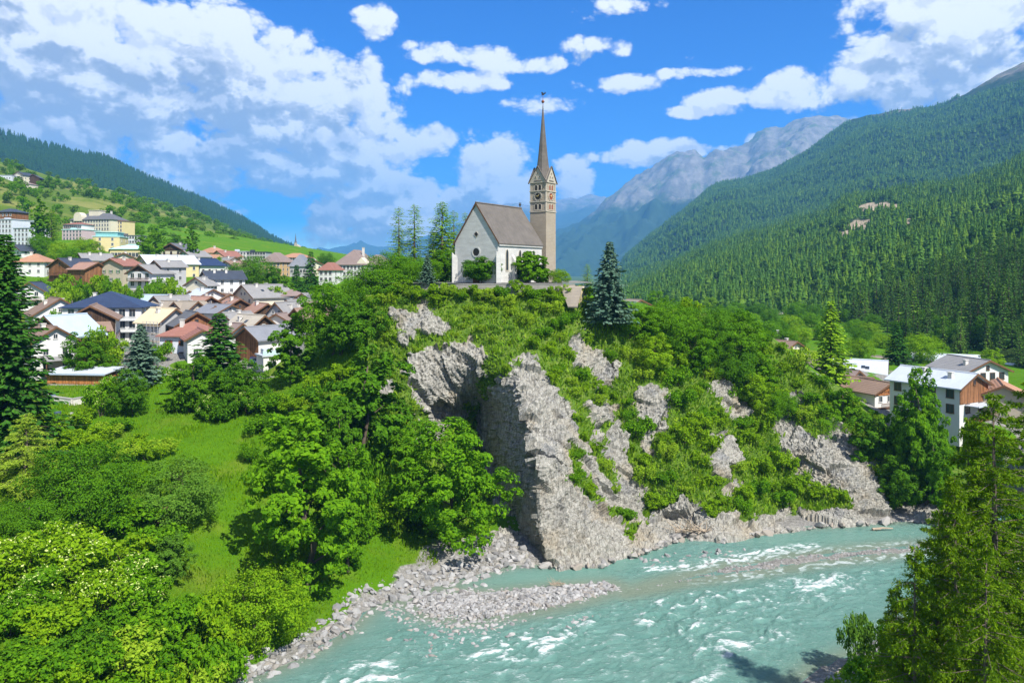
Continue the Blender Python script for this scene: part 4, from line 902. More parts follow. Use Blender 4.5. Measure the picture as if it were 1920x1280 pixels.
# --- town trees
for (k, px, top, Y, w_, lb) in [('poplar',74,372,330,30,'tall columnar poplar beside the white stepped hotel'),('poplar',360,421,335,24,'columnar poplar right of the dark-roofed chalet'),('larch',97,392,335,30,'wispy tree right of the tall poplar'),
   ('maple',282,432,322,48,'rounded tree between the yellow bath hall and the dark-roofed chalet'),('maple',80,440,310,44,'leafy tree at the poplar foot'),('light',118,452,305,50,'light tree below the pink hotel'),('light',160,445,315,54,'pale birch-like tree left of the yellow building'),('maple',140,468,295,50,'leafy tree above the wooden chalet'),
   ('dark',470,484,275,86,'big dark round tree in the middle of the town'),('dark',515,500,268,46,'smaller dark tree right of the big round town tree'),('spruce',556,496,255,44,'left of two dark spruces in the middle of the town'),('spruce',583,470,262,46,'taller dark spruce right in front of the red-roofed white house'),
   ('light',430,505,270,44,'light tree right of the house with wooden balconies'),('light',410,480,330,26,'light tree beside the orange roofs'),('maple',535,520,250,40,'leafy tree left of the two town spruces'),('dark',614,474,420,34,'dark tree behind the red-roofed white house'),('maple',605,530,225,60,'leafy tree behind the small white gable with grey roof'),
   ('maple',40,395,420,30,'tree above the stepped hotel'),('maple',20,300,760,22,'dark tree by the hillside chalets'),('dark',90,330,760,26,'tree right of the hillside chalets'),('maple',175,400,480,30,'tree behind the grand hotel roof'),('maple',250,425,450,34,'tree right of the grand hotel'),('dark',330,440,400,30,'tree behind the dark-roofed chalet'),('spruce',300,440,380,20,'dark spruce behind the dark-roofed chalet')]:
    T(k, px, top, Y, w_, lb)
for (px, py, Y, w_, k, lb) in ordered([(70,522,232,34,'mid'),(95,525,230,40,'mid'),(120,518,232,40,'light'),(150,524,230,36,'mid'),(180,520,236,40,'light'),(205,515,238,44,'mid'),(225,528,232,36,'light'),(250,535,228,30,'mid'),(300,520,240,40,'mid'),(325,525,238,40,'light'),(130,535,222,40,'light'),(110,545,215,36,'yellow'),(285,530,236,26,'mid'),(100,580,185,36,'mid'),(190,620,158,40,'yellow'),(215,640,150,46,'light'),(205,660,145,40,'yellow'),(300,640,158,40,'mid'),(395,655,150,36,'light'),(450,510,280,30,'light'),(520,540,245,40,'light')], ('garden bush', 'between the village house rows'), 0, 4):
    shrub_px(k, px, py, Y, w_, lb, group='garden bushes in the village')
# --- trees of the valley floor on the right
for (px, top, Y, w_, k, lb) in ordered([(1395,600,290,50,'maple'),(1460,612,280,46,'dark'),(1540,618,270,46,'maple'),(1610,628,262,44,'dark'),(1655,640,250,40,'light'),(1470,640,232,44,'maple'),(1640,600,330,40,'dark'),(1365,590,330,40,'maple'),(1230,545,330,44,'maple'),(1290,560,340,44,'maple'),(1345,572,330,40,'dark'),(1400,588,300,46,'light'),(1445,592,330,40,'dark'),(1480,600,300,44,'light'),(1520,590,320,40,'maple'),(1600,600,310,36,'maple'),(1630,612,300,36,'light'),(1500,632,240,50,'light'),(1440,618,270,44,'maple'),(1560,640,250,40,'light'),(1420,570,420,34,'dark'),(1380,565,460,30,'maple'),(1330,556,480,30,'light'),(1490,565,430,36,'maple'),(1530,570,400,36,'dark'),(1585,590,380,36,'dark'),(1780,600,280,70,'dark'),(1740,580,300,64,'dark'),(1840,590,270,80,'dark'),(1900,600,260,80,'dark'),(1700,605,300,50,'maple')], ('tree', 'on the valley floor between crest and forest'), 0, 4):
    T(k, px, top, Y, w_, lb, group='trees on the right valley floor')

# --- growth just beyond both picture edges
for i, (k, px, top, Y, w_) in enumerate([('maple', -120, 840, 92, 170), ('dark', -110, 1000, 74, 170), ('light', -140, 1120, 64, 180), ('maple', -170, 700, 118, 160), ('spruce', -150, 560, 140, 120), ('maple', 2040, 700, 120, 200), ('dark', 2060, 900, 80, 220)]):
    T(k, px, top, Y, w_, f'tree beyond the {"left" if px < 0 else "right"} picture edge', group='trees outside the picture edges')
# --- shrubs clinging to the cliff
rg = np.random.default_rng(5); taken = []; CLB = 'wild shrub rooted on the rock ledges of the church cliff'
cand = []
while len(cand) < 5000:
    i, j = rg.integers(2, nu - 60), rg.integers(6, nv - 14)
    if ROCKM[j, i] < .12 and 720 < PX[j, i] < 1690 and not (735 < PX[j, i] < 950 and PY[j, i] > 830): cand.append((j, i))
nsh = 0
for (j, i) in cand:
    p = CLIFF_P[j, i]; big = 1.0 + 1.1 * (PX[j, i] > 1180) * rg.random() + .5 * rg.random() + (.5 if 940 < PX[j, i] < 1300 and PY[j, i] < 640 else 0)
    if PX[j, i] < 960 and PY[j, i] > 585: big *= .6
    s_ = 2.0 * big
    if any((p[0]-q[0])**2 + (p[1]-q[1])**2 + (p[2]-q[2])**2 < (.42 * (s_ + q[3])) ** 2 for q in taken): continue
    taken.append((p[0], p[1], p[2], s_)); nsh += 1
    kk = ['light', 'mid', 'light', 'light', 'mid', 'yellow'][rg.integers(0, 6)] if PX[j, i] > 960 else ['yellow', 'light', 'grey', 'yellow'][rg.integers(0, 4)]
    shrub(kk, (p[0], p[1] + .15, p[2] - .25), s_, CLB, group='shrubs on the church cliff', h=.75 + .5 * rg.random())
    if nsh >= 200: break

# --- leafy ground cover on the cliff and tall grass on the meadows (nobody could count it)
def tufts(name, P_, n_, size, lm, rg, upw=.6, asp=.22):
    d = n_ * .5 + rg.normal(size=P_.shape) * .35 + np.array([0, 0, upw]); d /= np.linalg.norm(d, axis=1)[:, None]
    sd_ = np.cross(d, rg.normal(size=P_.shape)); sd_ /= np.linalg.norm(sd_, axis=1)[:, None] + 1e-9
    L = size[:, None]; V = np.stack([P_ - sd_ * L * asp, P_ + sd_ * L * asp, P_ + d * L + sd_ * L * asp * .5, P_ + d * L - sd_ * L * asp * .4], 1).reshape(-1, 3)
    n = len(P_); me = mesh_np(name, V, np.arange(4 * n).reshape(n, 4), [lm]); return me
G_CL = leafmat('herb_cliff', (.055, .11, .008), (.155, .195, .025), .35, .7, 0); G_ME = leafmat('grass_blade', (.048, .098, .003), (.105, .165, .006), .4, .7, 0)
t = NT(G_ME.node_tree); b = t.n['Principled BSDF']; old = b.inputs['Base Color'].links[0].from_socket; p = t.add('ShaderNodeNewGeometry').outputs['Position']
for (sc_n, lo_, hi_, cc) in ((.11, .50, .66, (.18, .24, .025)), (.17, .55, .70, (.04, .13, .008))):
    old = t.mix(t.math('MULTIPLY', t.smooth(t.noise(p, sc_n, 4, .65), lo_, hi_), .75), old, cc)
t.link(old, b.inputs['Base Color']); [t.link(old, n_.inputs[0]) for n_ in t.n if n_.type == 'BSDF_TRANSLUCENT']
n = 85000; ii = rg.integers(1, nu - 40, n); jj = rg.integers(3, nv - 8, n); keep = ROCKM[jj, ii] < .25 + .3 * rg.random(n); ii, jj = ii[keep], jj[keep]
Pq = CLIFF_P[jj, ii] + rg.normal(size=(len(ii), 3)) * .22
tag(obj('cliff_herbs', tufts('cliff_herbs', Pq, CLIFF_N[jj, ii], .25 + .60 * rg.random(len(ii)) ** 1.5, G_CL, rg)), 'grass and herbs covering the ledges of the church cliff', 'ground cover', kind='stuff')
n = 150000; py_ = rg.uniform(690, 1290, n); px_ = rg.uniform(-40, 760, n); Yg = []
gyy = np.linspace(55, 150, 150)
# spread in plan, denser near the viewer
Xq = rg.uniform(-88, -2, n); Yq = 56 + 95 * rg.random(n) ** 1.25; ok = (np.abs(Xq / Yq * FPX + CX - 320) < 500); Xq, Yq = Xq[ok], Yq[ok]
s_ = signed(Xq, Yq, RIVER) + 1.2 * fbm(Xq * .25, Yq * .25, o=2); zq = ground(Xq, Yq); ok = (s_ < -2.6) & (zq > .3); Xq, Yq, zq = Xq[ok], Yq[ok], zq[ok]
hq = (.16 + .34 * rg.random(len(Xq)) ** 2) * (.8 + .7 * sstep(-.1, .5, fbm(Xq * .12, Yq * .12, o=2)))
tag(obj('meadow_grass', tufts('meadow_grass', np.stack([Xq, Yq, zq - .03], 1), np.tile([0, 0, 1.0], (len(Xq), 1)), hq, G_ME, rg, 1.0, .20)), 'tall grass of the river meadow', 'grass', kind='stuff')

# ================================================================== FORESTS
def far_conifer(name, seed, lm, H=20, wd=6.4, tiers=9):
    rg = np.random.default_rng(seed); V, F = [], []; n = 9
    for i in range(tiers):
        f = i / tiers; z = H * (.06 + .9 * f); r_ = wd * .5 * (1 - f) ** .9 * (.8 + .4 * rg.random()) + .25; b = len(V); a0 = rg.random() * 6.28
        V.append((0, 0, z + H / tiers * 1.5))
        for k in range(n):
            q = r_ * (.55 + .75 * rg.random()); a = a0 + 6.283 * (k + .3 * rg.random()) / n; V.append((q * math.cos(a), q * math.sin(a), z - .10 * H / tiers * 4 * rg.random()))
        for k in range(n): F.append((b, b + 1 + k, b + 1 + (k + 1) % n))
    return mesh_np(name, V, F, [lm])
def far_leaf(name, seed, lm, H=12, wd=10):
    rg = np.random.default_rng(seed); c = np.stack([rg.normal(size=14) * wd * .2, rg.normal(size=14) * wd * .2, H * rg.uniform(.3, .8, 14)], 1)
    p, d = ray_cloud(c, np.full(14, wd * .2), 420, rg, .3, .7); V, F = leaf_cards(p, d, np.full(420, 1.5), rg); return mesh_np(name, V, F, [lm])
def joined(name, tc):
    tr_, cr_ = tc; me = bpy.data.meshes.new(name); v = [tuple(q.co) for q in tr_.vertices] + [tuple(q.co) for q in cr_.vertices]; n0 = len(tr_.vertices)
    me.from_pydata(v, [], [list(p.vertices) for p in tr_.polygons] + [[i + n0 for i in p.vertices] for p in cr_.polygons]); me.materials.append(tr_.materials[0]); me.materials.append(cr_.materials[0])
    me.polygons.foreach_set('material_index', [0] * len(tr_.polygons) + [1] * len(cr_.polygons)); me.update(); return me
F_D = leafmat('forest_dark', (.007, .023, .011), (.036, .072, .020), .15, .9, .5); F_G = leafmat('forest_green', (.015, .042, .010), (.060, .098, .018), .2, .9, .5)
FC = [far_conifer('far_spruce', 61, F_D, 19, 7.2), far_conifer('far_spruce', 62, F_D, 21, 7), far_conifer('far_larch', 63, F_G, 18, 7.4), far_conifer('far_pine', 64, F_G, 15, 9, 6)]
F_SHADE = leafmat('forest_cloud_shade', (.006, .019, .013), (.015, .036, .022), .1, .9, .4); FS = [far_conifer('shoulder_spruce', 67, F_SHADE, 19, 7), far_conifer('shoulder_spruce', 68, F_SHADE, 21, 7)]  # shoulder trees get a darker, bluer colour in place of a cloud shadow
FL = [far_leaf('far_bush', 65, F_G), far_leaf('far_bush', 66, L_MID)]
NC = [joined('edge_spruce', conifer('edge_spruce', 71, 20, 7.5, F_D, BARK, 22, 6, 6)), joined('edge_spruce', conifer('edge_spruce', 72, 21, 7, F_D, BARK, 24, 6, 6, .34)), joined('edge_larch', conifer('edge_larch', 73, 19, 7, F_G, BARK, 20, 6, 6, .2, .1, .42, .9, .7))]
PROT = bpy.data.collections.new('forest_kinds'); PROTL = bpy.data.collections.new('scrub_kinds')
FC += [far_leaf('far_crown', 69, F_G, 13, 10), far_leaf('far_crown', 70, F_D, 12, 9)]
for i, me in enumerate(FC): PROT.objects.link(bpy.data.objects.new('far_tree', me))
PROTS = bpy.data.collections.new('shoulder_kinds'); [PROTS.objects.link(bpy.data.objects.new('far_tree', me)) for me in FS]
for i, me in enumerate(FL): PROTL.objects.link(bpy.data.objects.new('far_scrub', me))
def scatter(PV, n, rg):
    a = PV[:-1, :-1].reshape(-1, 3); b_ = PV[:-1, 1:].reshape(-1, 3); c = PV[1:, :-1].reshape(-1, 3)
    ar = np.linalg.norm(np.cross(b_ - a, c - a), axis=1); k = rg.choice(len(a), n, p=ar / ar.sum()); u, v = rg.random(n)[:, None], rg.random(n)[:, None]
    return a[k] + (b_ - a)[k] * u + (c - a)[k] * v
def pix(P_): return CX + FPX * P_[:, 0] / P_[:, 1], HY - FPX * (P_[:, 2] - CAMZ) / P_[:, 1]
def forest(name, P_, sc, coll, label, cat='forest', lo=.7, hi=1.25, seed=1):
    me = bpy.data.meshes.new(name); me.vertices.add(len(P_)); me.vertices.foreach_set('co', np.asarray(P_, np.float32).ravel())
    at = me.attributes.new('size', 'FLOAT', 'POINT'); at.data.foreach_set('value', np.asarray(sc, np.float32)); me.update()
    o = obj(name, me); tag(o, label, cat, kind='stuff')
    ng = bpy.data.node_groups.new(name, 'GeometryNodeTree'); ng.interface.new_socket('Geometry', in_out='INPUT', socket_type='NodeSocketGeometry'); ng.interface.new_socket('Geometry', in_out='OUTPUT', socket_type='NodeSocketGeometry')
    q = NT(ng); gi, go_ = q.add('NodeGroupInput'), q.add('NodeGroupOutput'); ip = q.add('GeometryNodeInstanceOnPoints'); ci = q.add('GeometryNodeCollectionInfo')
    ci.inputs[0].default_value = coll; ci.inputs[1].default_value = True; ci.inputs[2].default_value = True; ip.inputs['Pick Instance'].default_value = True
    rv = q.add('FunctionNodeRandomValue', data_type='FLOAT_VECTOR'); rv.inputs[0].default_value = (-.04, -.04, 0); rv.inputs[1].default_value = (.04, .04, 6.28); rv.inputs['Seed'].default_value = seed
    na_ = q.add('GeometryNodeInputNamedAttribute', data_type='FLOAT'); na_.inputs[0].default_value = 'size'
    q.link(gi.outputs[0], ip.inputs['Points']); q.link(ci.outputs[0], ip.inputs['Instance']); q.link(rv.outputs[0], ip.inputs['Rotation']); q.link(na_.outputs[0], ip.inputs['Scale']); q.link(ip.outputs[0], go_.inputs[0])
    o.modifiers.new('scatter', 'NODES').node_group = ng; return o
rg = np.random.default_rng(9)
P_ = scatter(near_slope, 44000, rg); px_, py_ = pix(P_)
clear = SCARS
ok = (px_ > 1090) & (px_ < 2100)
for (a, b_, c, d) in clear: ok &= ((px_ - a) / c) ** 2 + ((py_ - b_) / d) ** 2 > 1
ok &= rg.random(len(P_)) < .35 + .8 * sstep(-.35, .15, fbm(P_[:, 0] / 60, P_[:, 1] / 60, o=3))
P_ = P_[ok]; P_[:, 2] -= .5
dist = P_[:, 1]; vis = (pix(P_)[0] < 1935); order = np.argsort(np.where(vis, dist, 1e9)); near = order[:300]; rest = order[300:]
for k in near:
    me = NC[int(rg.integers(0, 3))]; s_ = .5 + .6 * rg.random()
    tag(obj('conifer', me, None, P_[k], rg.random() * 6, (s_, s_, s_ * (1 + .2 * rg.random()))), 'conifer at the lower edge of the forest slope behind the right village', 'tree', 'forest edge conifers')
forest('forest', P_[rest], .34 + .62 * rg.random(len(rest)) ** 1.4, PROT, 'conifer forest covering the near slope on the right')
P_ = scatter(mid_slope, 95000, rg); px_, py_ = pix(P_)
ok = (px_ > 1080) & (px_ < 2050) & (P_[:, 2] < 760 + 110 * fbm(P_[:, 0] / 300, P_[:, 1] / 300, o=3)) & (rg.random(len(P_)) < .35 + .8 * sstep(-.6, .1, fbm(P_[:, 0] / 220, P_[:, 1] / 220, o=4)))
P_ = P_[ok]; forest('flank_forest', P_, .6 + .6 * rg.random(len(P_)), PROT, 'forest on the long mountain flank on the right', seed=2)
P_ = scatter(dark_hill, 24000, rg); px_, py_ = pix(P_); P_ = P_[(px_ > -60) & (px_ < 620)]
forest('shoulder_forest', P_, .8 + .6 * rg.random(len(P_)), PROTS, 'forest coloured dark as under cloud shadow on the shoulder at the far left', seed=3)
P_ = scatter(hill, 9000, rg); px_, py_ = pix(P_); dn = fbm(P_[:, 0] / 45, (P_[:, 1] + P_[:, 2] * 2) / 30, o=3)
ok = (px_ > -40) & (px_ < 620) & (rg.random(len(P_)) < sstep(-.02, .5, dn) * (1 - .75 * sstep(1100, 1500, P_[:, 1]))); P_ = P_[ok]
forest('hill_scrub', P_, .35 + .55 * rg.random(len(P_)), PROTL, 'bushes dotted over the green hill above the town', 'scrub', seed=4)
# ================================================================== BUILDINGS
def roofmat(name, c, var=.22, tile=True, rough=.8, spec=.25):
    m, t, b = newmat(name); co = t.add('ShaderNodeTexCoord').outputs['Object']
    mp = t.add('ShaderNodeMapping'); t.link(co, mp.inputs[0]); mp.inputs['Scale'].default_value = (.35, 1.6, .35)
    n1 = t.noise(mp.outputs[0], 2.0, 5, .65); n2 = t.noise(co, .45, 4, .6); n3 = t.noise(co, 6, 3, .7)
    f = t.math('MULTIPLY_ADD', t.math('ADD', t.math('ADD', n1, n2), t.math('MULTIPLY', n3, .6)), .9, -.67, True)
    c_ = t.mix(f, tuple(x * (1 - var) for x in c), tuple(min(1, x * (1 + var)) for x in c))
    if tile:
        wv = t.add('ShaderNodeTexWave', wave_type='BANDS', bands_direction='Z'); wv.inputs['Scale'].default_value = 1.15; wv.inputs['Distortion'].default_value = .6; wv.inputs['Detail'].default_value = 1; t.link(co, wv.inputs['Vector'])
        bp = t.add('ShaderNodeBump'); bp.inputs['Distance'].default_value = .05; bp.inputs['Strength'].default_value = .7; t.link(t.math('ADD', wv.outputs['Fac'], n3), bp.inputs['Height']); t.link(bp.outputs[0], b.inputs['Normal'])
        c_ = t.mix(t.math('MULTIPLY', wv.outputs['Fac'], .22), c_, tuple(x * .55 for x in c))
    t.link(c_, b.inputs['Base Color']); b.inputs['Roughness'].default_value = rough; b.inputs['Specular IOR Level'].default_value = spec; return m
def boardmat(name, c):
    m, t, b = newmat(name); co = t.add('ShaderNodeTexCoord').outputs['Object']; mp = t.add('ShaderNodeMapping'); t.link(co, mp.inputs[0]); mp.inputs['Scale'].default_value = (3.4, 3.4, .12)
    n1, n2 = t.noise(mp.outputs[0], 1.0, 3, .6), t.noise(co, 1.2, 4, .6)
    t.link(t.ramp(t.math('MULTIPLY_ADD', n2, .35, t.math('MULTIPLY', n1, .8)), [(.38, tuple(x * .4 for x in c)), (.55, c), (.75, tuple(x * 1.7 for x in c))]), b.inputs['Base Color']); b.inputs['Roughness'].default_value = .85; b.inputs['Specular IOR Level'].default_value = .2
    bp = t.add('ShaderNodeBump'); bp.inputs['Distance'].default_value = .05; bp.inputs['Strength'].default_value = .6; t.link(n1, bp.inputs['Height']); t.link(bp.outputs[0], b.inputs['Normal']); return m
RF = {'brown': roofmat('roof_brown', (.235, .16, .12)), 'pink': roofmat('roof_pink', (.33, .195, .145)), 'orange': roofmat('roof_orange', (.38, .205, .125)), 'red': roofmat('roof_red', (.27, .125, .095)),
      'grey': roofmat('roof_grey', (.24, .235, .23)), 'dgrey': roofmat('roof_dark_grey', (.12, .125, .135)), 'navy': roofmat('roof_navy', (.022, .038, .085), .35, True, .4, .5), 'dark': roofmat('roof_dark', (.045, .055, .075), .3, True, .5, .4),
      'metal': roofmat('roof_metal', (.46, .50, .545), .14, False, .55), 'bluemetal': roofmat('roof_blue_metal', (.37, .45, .53), .14, False, .5), 'sand': roofmat('roof_sand', (.40, .36, .29)), 'taupe': roofmat('roof_taupe', (.28, .24, .19)), 'cream': roofmat('roof_cream', (.56, .47, .31), .10, False),
      'slate': roofmat('roof_slate', (.20, .21, .235)), 'shingle': roofmat('roof_shingle', (.135, .12, .105), .4), 'turq': roofmat('roof_turquoise', (.45, .68, .66), .1, False, .5), 'mauve': roofmat('roof_mauve', (.23, .175, .155))}
WL = {'white': mat('plaster_white', (.62, .61, .585), .9, .10, 1.2), 'cream': mat('plaster_cream', (.60, .55, .42), .9, .10, 1.2), 'yellow': mat('plaster_yellow', (.60, .50, .26), .9, .10, 1.2), 'beige': mat('plaster_beige', (.44, .38, .285), .9, .12, 1.2),
      'pink': mat('plaster_pink', (.50, .38, .39), .9, .10, 1.2), 'grey': mat('plaster_grey', (.38, .38, .38), .9, .1, 1.2), 'wood': boardmat('boards_brown', (.19, .088, .04)), 'dwood': boardmat('boards_dark', (.06, .036, .022)), 'owood': boardmat('boards_orange', (.36, .15, .05)),
      'ochre': mat('plaster_ochre', (.52, .36, .18), .9, .1, 1.2), 'bluewhite': mat('plaster_bluewhite', (.55, .58, .62), .9, .09, 1.2)}
M_PANE = mat('window_glass', (.035, .045, .055), .12, .3, .5, spec=.6); M_FRAME = mat('window_frame', (.62, .60, .56), .7, .1); M_WOODF = mat('frame_wood', (.13, .065, .03), .8, .3); M_SHUT = mat('shutter_green', (.05, .16, .05), .7, .2); M_SHUTB = mat('shutter_brown', (.20, .07, .03), .7, .2)
M_RAIL = mat('rail_wood', (.11, .055, .028), .85, .4, 3); M_CHIM = mat('chimney_plaster', (.58, .55, .50), .9, .15); M_IRON = mat('iron', (.05, .05, .05), .6, .2); M_STONE = mat('masonry', (.36, .33, .28), .92, .35, 1.6, .5)
_wc = {}
def window_mesh(w_, h_, fm):
    k = (round(w_, 2), round(h_, 2), fm.name)
    if k not in _wc:
        f = .09; mb = MB(); mb.box(-w_/2 - f, -w_/2, -.07, .05, -f, h_ + f); mb.box(w_/2, w_/2 + f, -.07, .05, -f, h_ + f); mb.box(-w_/2, w_/2, -.068, .05, h_, h_ + f); mb.box(-w_/2 - .12, w_/2 + .12, -.14, .05, -f - .05, 0)
        mb.box(-.025, .025, -.05, .02, 0, h_)
        p = MB(); p.box(-w_/2, w_/2, -.03, .01, 0, h_)
        s_ = MB(); s_.box(-w_/2 - .09 - w_*.5, -w_/2 - .11, -.10, -.02, -.03, h_ + .03); s2 = MB(); s2.box(w_/2 + .11, w_/2 + .09 + w_*.5, -.10, -.02, -.03, h_ + .03)
        _wc[k] = (mb.mesh('window', fm), p.mesh('pane', M_PANE), s_, s2)
    return _wc[k]
def window(root, x, y, z, rz, w_=.95, h_=1.25, fm=None, shut=None):
    fr, pn, s1, s2 = window_mesh(w_, h_, fm or M_FRAME)
    o = obj('window', fr, root, (x, y, z), rz); obj('pane', pn, o)
    if shut:
        k = ('sh', round(w_, 2), shut.name)
        if k not in _wc: _wc[k] = (s1.mesh('shutter', shut), s2.mesh('shutter', shut))
        obj('shutter', _wc[k][0], o); obj('shutter', _wc[k][1], o)
    return o
def grid_windows(root, face, W, L, rows, cols, H, w_, h_, fm, shut, z0=.9, st=2.75, skip=()):
    for r_ in range(rows):
        for c in range(cols):
            if (r_, c) in skip: continue
            z = z0 + r_ * st
            if z + h_ > H + .2 and face in 'RL': continue
            if face == 'F': x = W * ((c + .5) / cols - .5) * .9; window(root, x, -.012, z, 0, w_, h_, fm, shut)
            elif face == 'R': window(root, W / 2 + .012, L * (c + .5) / cols, z, math.pi / 2, w_, h_, fm, shut)
            elif face == 'L': window(root, -W / 2 - .012, L * (c + .5) / cols, z, -math.pi / 2, w_, h_, fm, shut)
def balcony(root, W, z, d=1.2, rm=None, h=1.0, face='F', L=0):
    mb = MB(); rm = rm or M_RAIL; a, b_ = -W / 2, W / 2
    mb.box(a, b_, -d, -.02, z - .15, z); mb.box(a, b_, -d, -d + .06, z + h - .1, z + h)
    n = max(6, int(W / .28))
    for i in range(n + 1): x = a + (b_ - a) * i / n; mb.box(x - .045, x + .045, -d + .012, -d + .05, z, z + h - .1)
    o = mb.build('balcony', rm, root)
    if face == 'R': o.rotation_euler = (0, 0, math.pi / 2); o.location = (L[0], L[1], 0)
    return o
def gable_roof(W, L, H, rise, ov, rm, root, th=.24, ovy=None, ridge=True):
    ovy = ov if ovy is None else ovy; k = rise / (W / 2); mb = MB(); e = W / 2 + ov; ze = H - ov * k; lift = .03
    for s_ in (-1, 1):
        prof = [(0, H + rise + lift), (s_ * e, ze + lift), (s_ * e, ze + th + lift), (0, H + rise + th * 1.08 + lift)]
        mb.prism(prof, 'y', -ovy, L + ovy)
    o = mb.build('roof', rm, root)
    if ridge: q = MB(); q.prism([(-.22, H + rise + th), (.22, H + rise + th), (.1, H + rise + th + .2), (-.1, H + rise + th + .2)], 'y', -ovy - .02, L + ovy + .02); q.build('ridge_cap', rm, o)
    v = MB()
    for s_ in (-1, 1):
        v.poly([(s_*(e+.04), -ovy-.05, ze-.08), (s_*(e+.04), -ovy-.05, ze+th+.08), (0, -ovy-.05, H+rise+th+.12), (0, -ovy-.05, H+rise-.1), (s_*(e+.04), -ovy-.012, ze-.08), (s_*(e+.04), -ovy-.012, ze+th+.08), (0, -ovy-.012, H+rise+th+.12), (0, -ovy-.012, H+rise-.1)],
               [(0,1,2,3),(7,6,5,4),(0,4,5,1),(1,5,6,2),(3,2,6,7),(0,3,7,4)])
    v.build('barge_board', M_WOODF, o); return o
def hip_roof(W, L, H, rise, ov, hip, rm, root, th=.2):
    e = W / 2 + ov; mb = MB(); y0, y1 = -ov, L + ov; ym = W / 2 if hip is True else hip
    b_ = [(-e, y0, H), (e, y0, H), (e, y1, H), (-e, y1, H)]; tp = [(0, ym, H + rise), (0, max(ym + .1, L - ym), H + rise)]
    low = [(x, y, z - th) for x, y, z in b_]
    mb.poly(b_ + tp + low, [(0,1,4),(1,2,5,4),(2,3,5),(3,0,4,5),(6,7,1,0),(7,8,2,1),(8,9,3,2),(9,6,0,3),(9,8,7,6)]); return mb.build('roof', rm, root)
def chimneys(roof, W, L, H, rise, ch):
    for (x, y) in ch:
        zt = H + rise * (1 - abs(x) / (W / 2)); mb = MB(); mb.box(x - .38, x + .38, y - .38, y + .38, zt - .8, zt + 1.15); mb.box(x - .5, x + .5, y - .5, y + .5, zt + 1.2, zt + 1.34)
        for i in (-1, 1): mb.box(x + i*.36 - .05, x + i*.36 + .05, y - .3, y + .3, zt + 1.15, zt + 1.2)
        mb.build('chimney', M_CHIM, roof)
def skylights(roof, W, L, H, rise, sk):
    k = rise / (W / 2)
    for (s_, f, y) in sk:      # side, fraction down the slope, position along the ridge
        x = s_ * W / 2 * f; z = H + rise * (1 - f); a = math.atan(k) * s_
        mb = MB(); mb.box(-.5, .5, -.45, .45, .20, .36); o = mb.build('skylight', M_PANE, roof, loc=(x, y, z)); o.rotation_euler = (0, a, 0)
def house(label, ax, ay, Y, rot, W, L, H, rise, wall, roof, name='house', cat='house', ov=.75, hip=0, front=(2, 3), right=(2, 3), left=(0, 0), win=(.9, 1.2), fm=None, shut=None, boards=None, low=None, balc=(), chim=((.8, 3),), sky_=(), attic=1, group=None, st=2.75, base=5.0, door=False, skip=(), bm_=None):
    a = Vector(U(ax, ay, Y)); r_ = R(rot); root = obj(name, None, None, (a.x, a.y, a.z - H - rise - .25), r_); root.empty_display_size = 1; tag(root, label, cat, group)
    wm = WL[wall]; mb = MB()
    if hip: mb.box(-W / 2, W / 2, 0, L, -base, H - .02)
    else: mb.prism([(-W/2, -base), (W/2, -base), (W/2, H - .02), (0, H + rise - .02), (-W/2, H - .02)], 'y', 0, L)
    mb.build('wall', wm, root)
    if boards and not hip:      # timber upper gable, proud of the wall
        zb = low if low is not None else H - .4; q = MB(); x1 = W / 2 - .02
        q.prism([(-x1, zb), (x1, zb), (x1, H - .05), (0, H + rise - .08), (-x1, H - .05)] if zb < H - .06 else [(-x1 + (zb - H) / rise * W / 2, zb), (x1 - (zb - H) / rise * W / 2, zb), (0, H + rise - .08)], 'y', -.09, -.004); q.build('gable_boards', WL[boards], root)
    ro = hip_roof(W, L, H, rise, ov, hip, RF[roof], root) if hip else gable_roof(W, L, H, rise, ov, RF[roof], root)
    chimneys(ro, W, L, H, rise, chim); skylights(ro, W, L, H, rise, sky_)
    yb = -.09 if boards and (low is None or low < 1) else 0
    for (face, (rows, cols)) in (('F', front), ('R', right), ('L', left)):
        if rows: grid_windows(root, face, W, L, rows, cols, H, *win, fm, shut, st=st, skip=skip if face == 'F' else ())
    if attic and not hip and rise > 1.7:
        for i in range(attic): window(root, (i - (attic - 1) / 2) * 1.9, -.1 if boards else -.012, H + rise * .16, 0, .7, .85, fm)
    for z in balc: balcony(root, W * .86, z, 1.25, bm_)
    if door:
        d = MB(); d.box(-.5, .5, -.05, -.003, 0, 2.1); o = d.build('door', M_WOODF, root, loc=(W * .28, 0, 0)); h_ = MB(); h_.box(.32, .38, -.1, -.05, 1.0, 1.12); h_.build('handle', M_IRON, o)
    return root

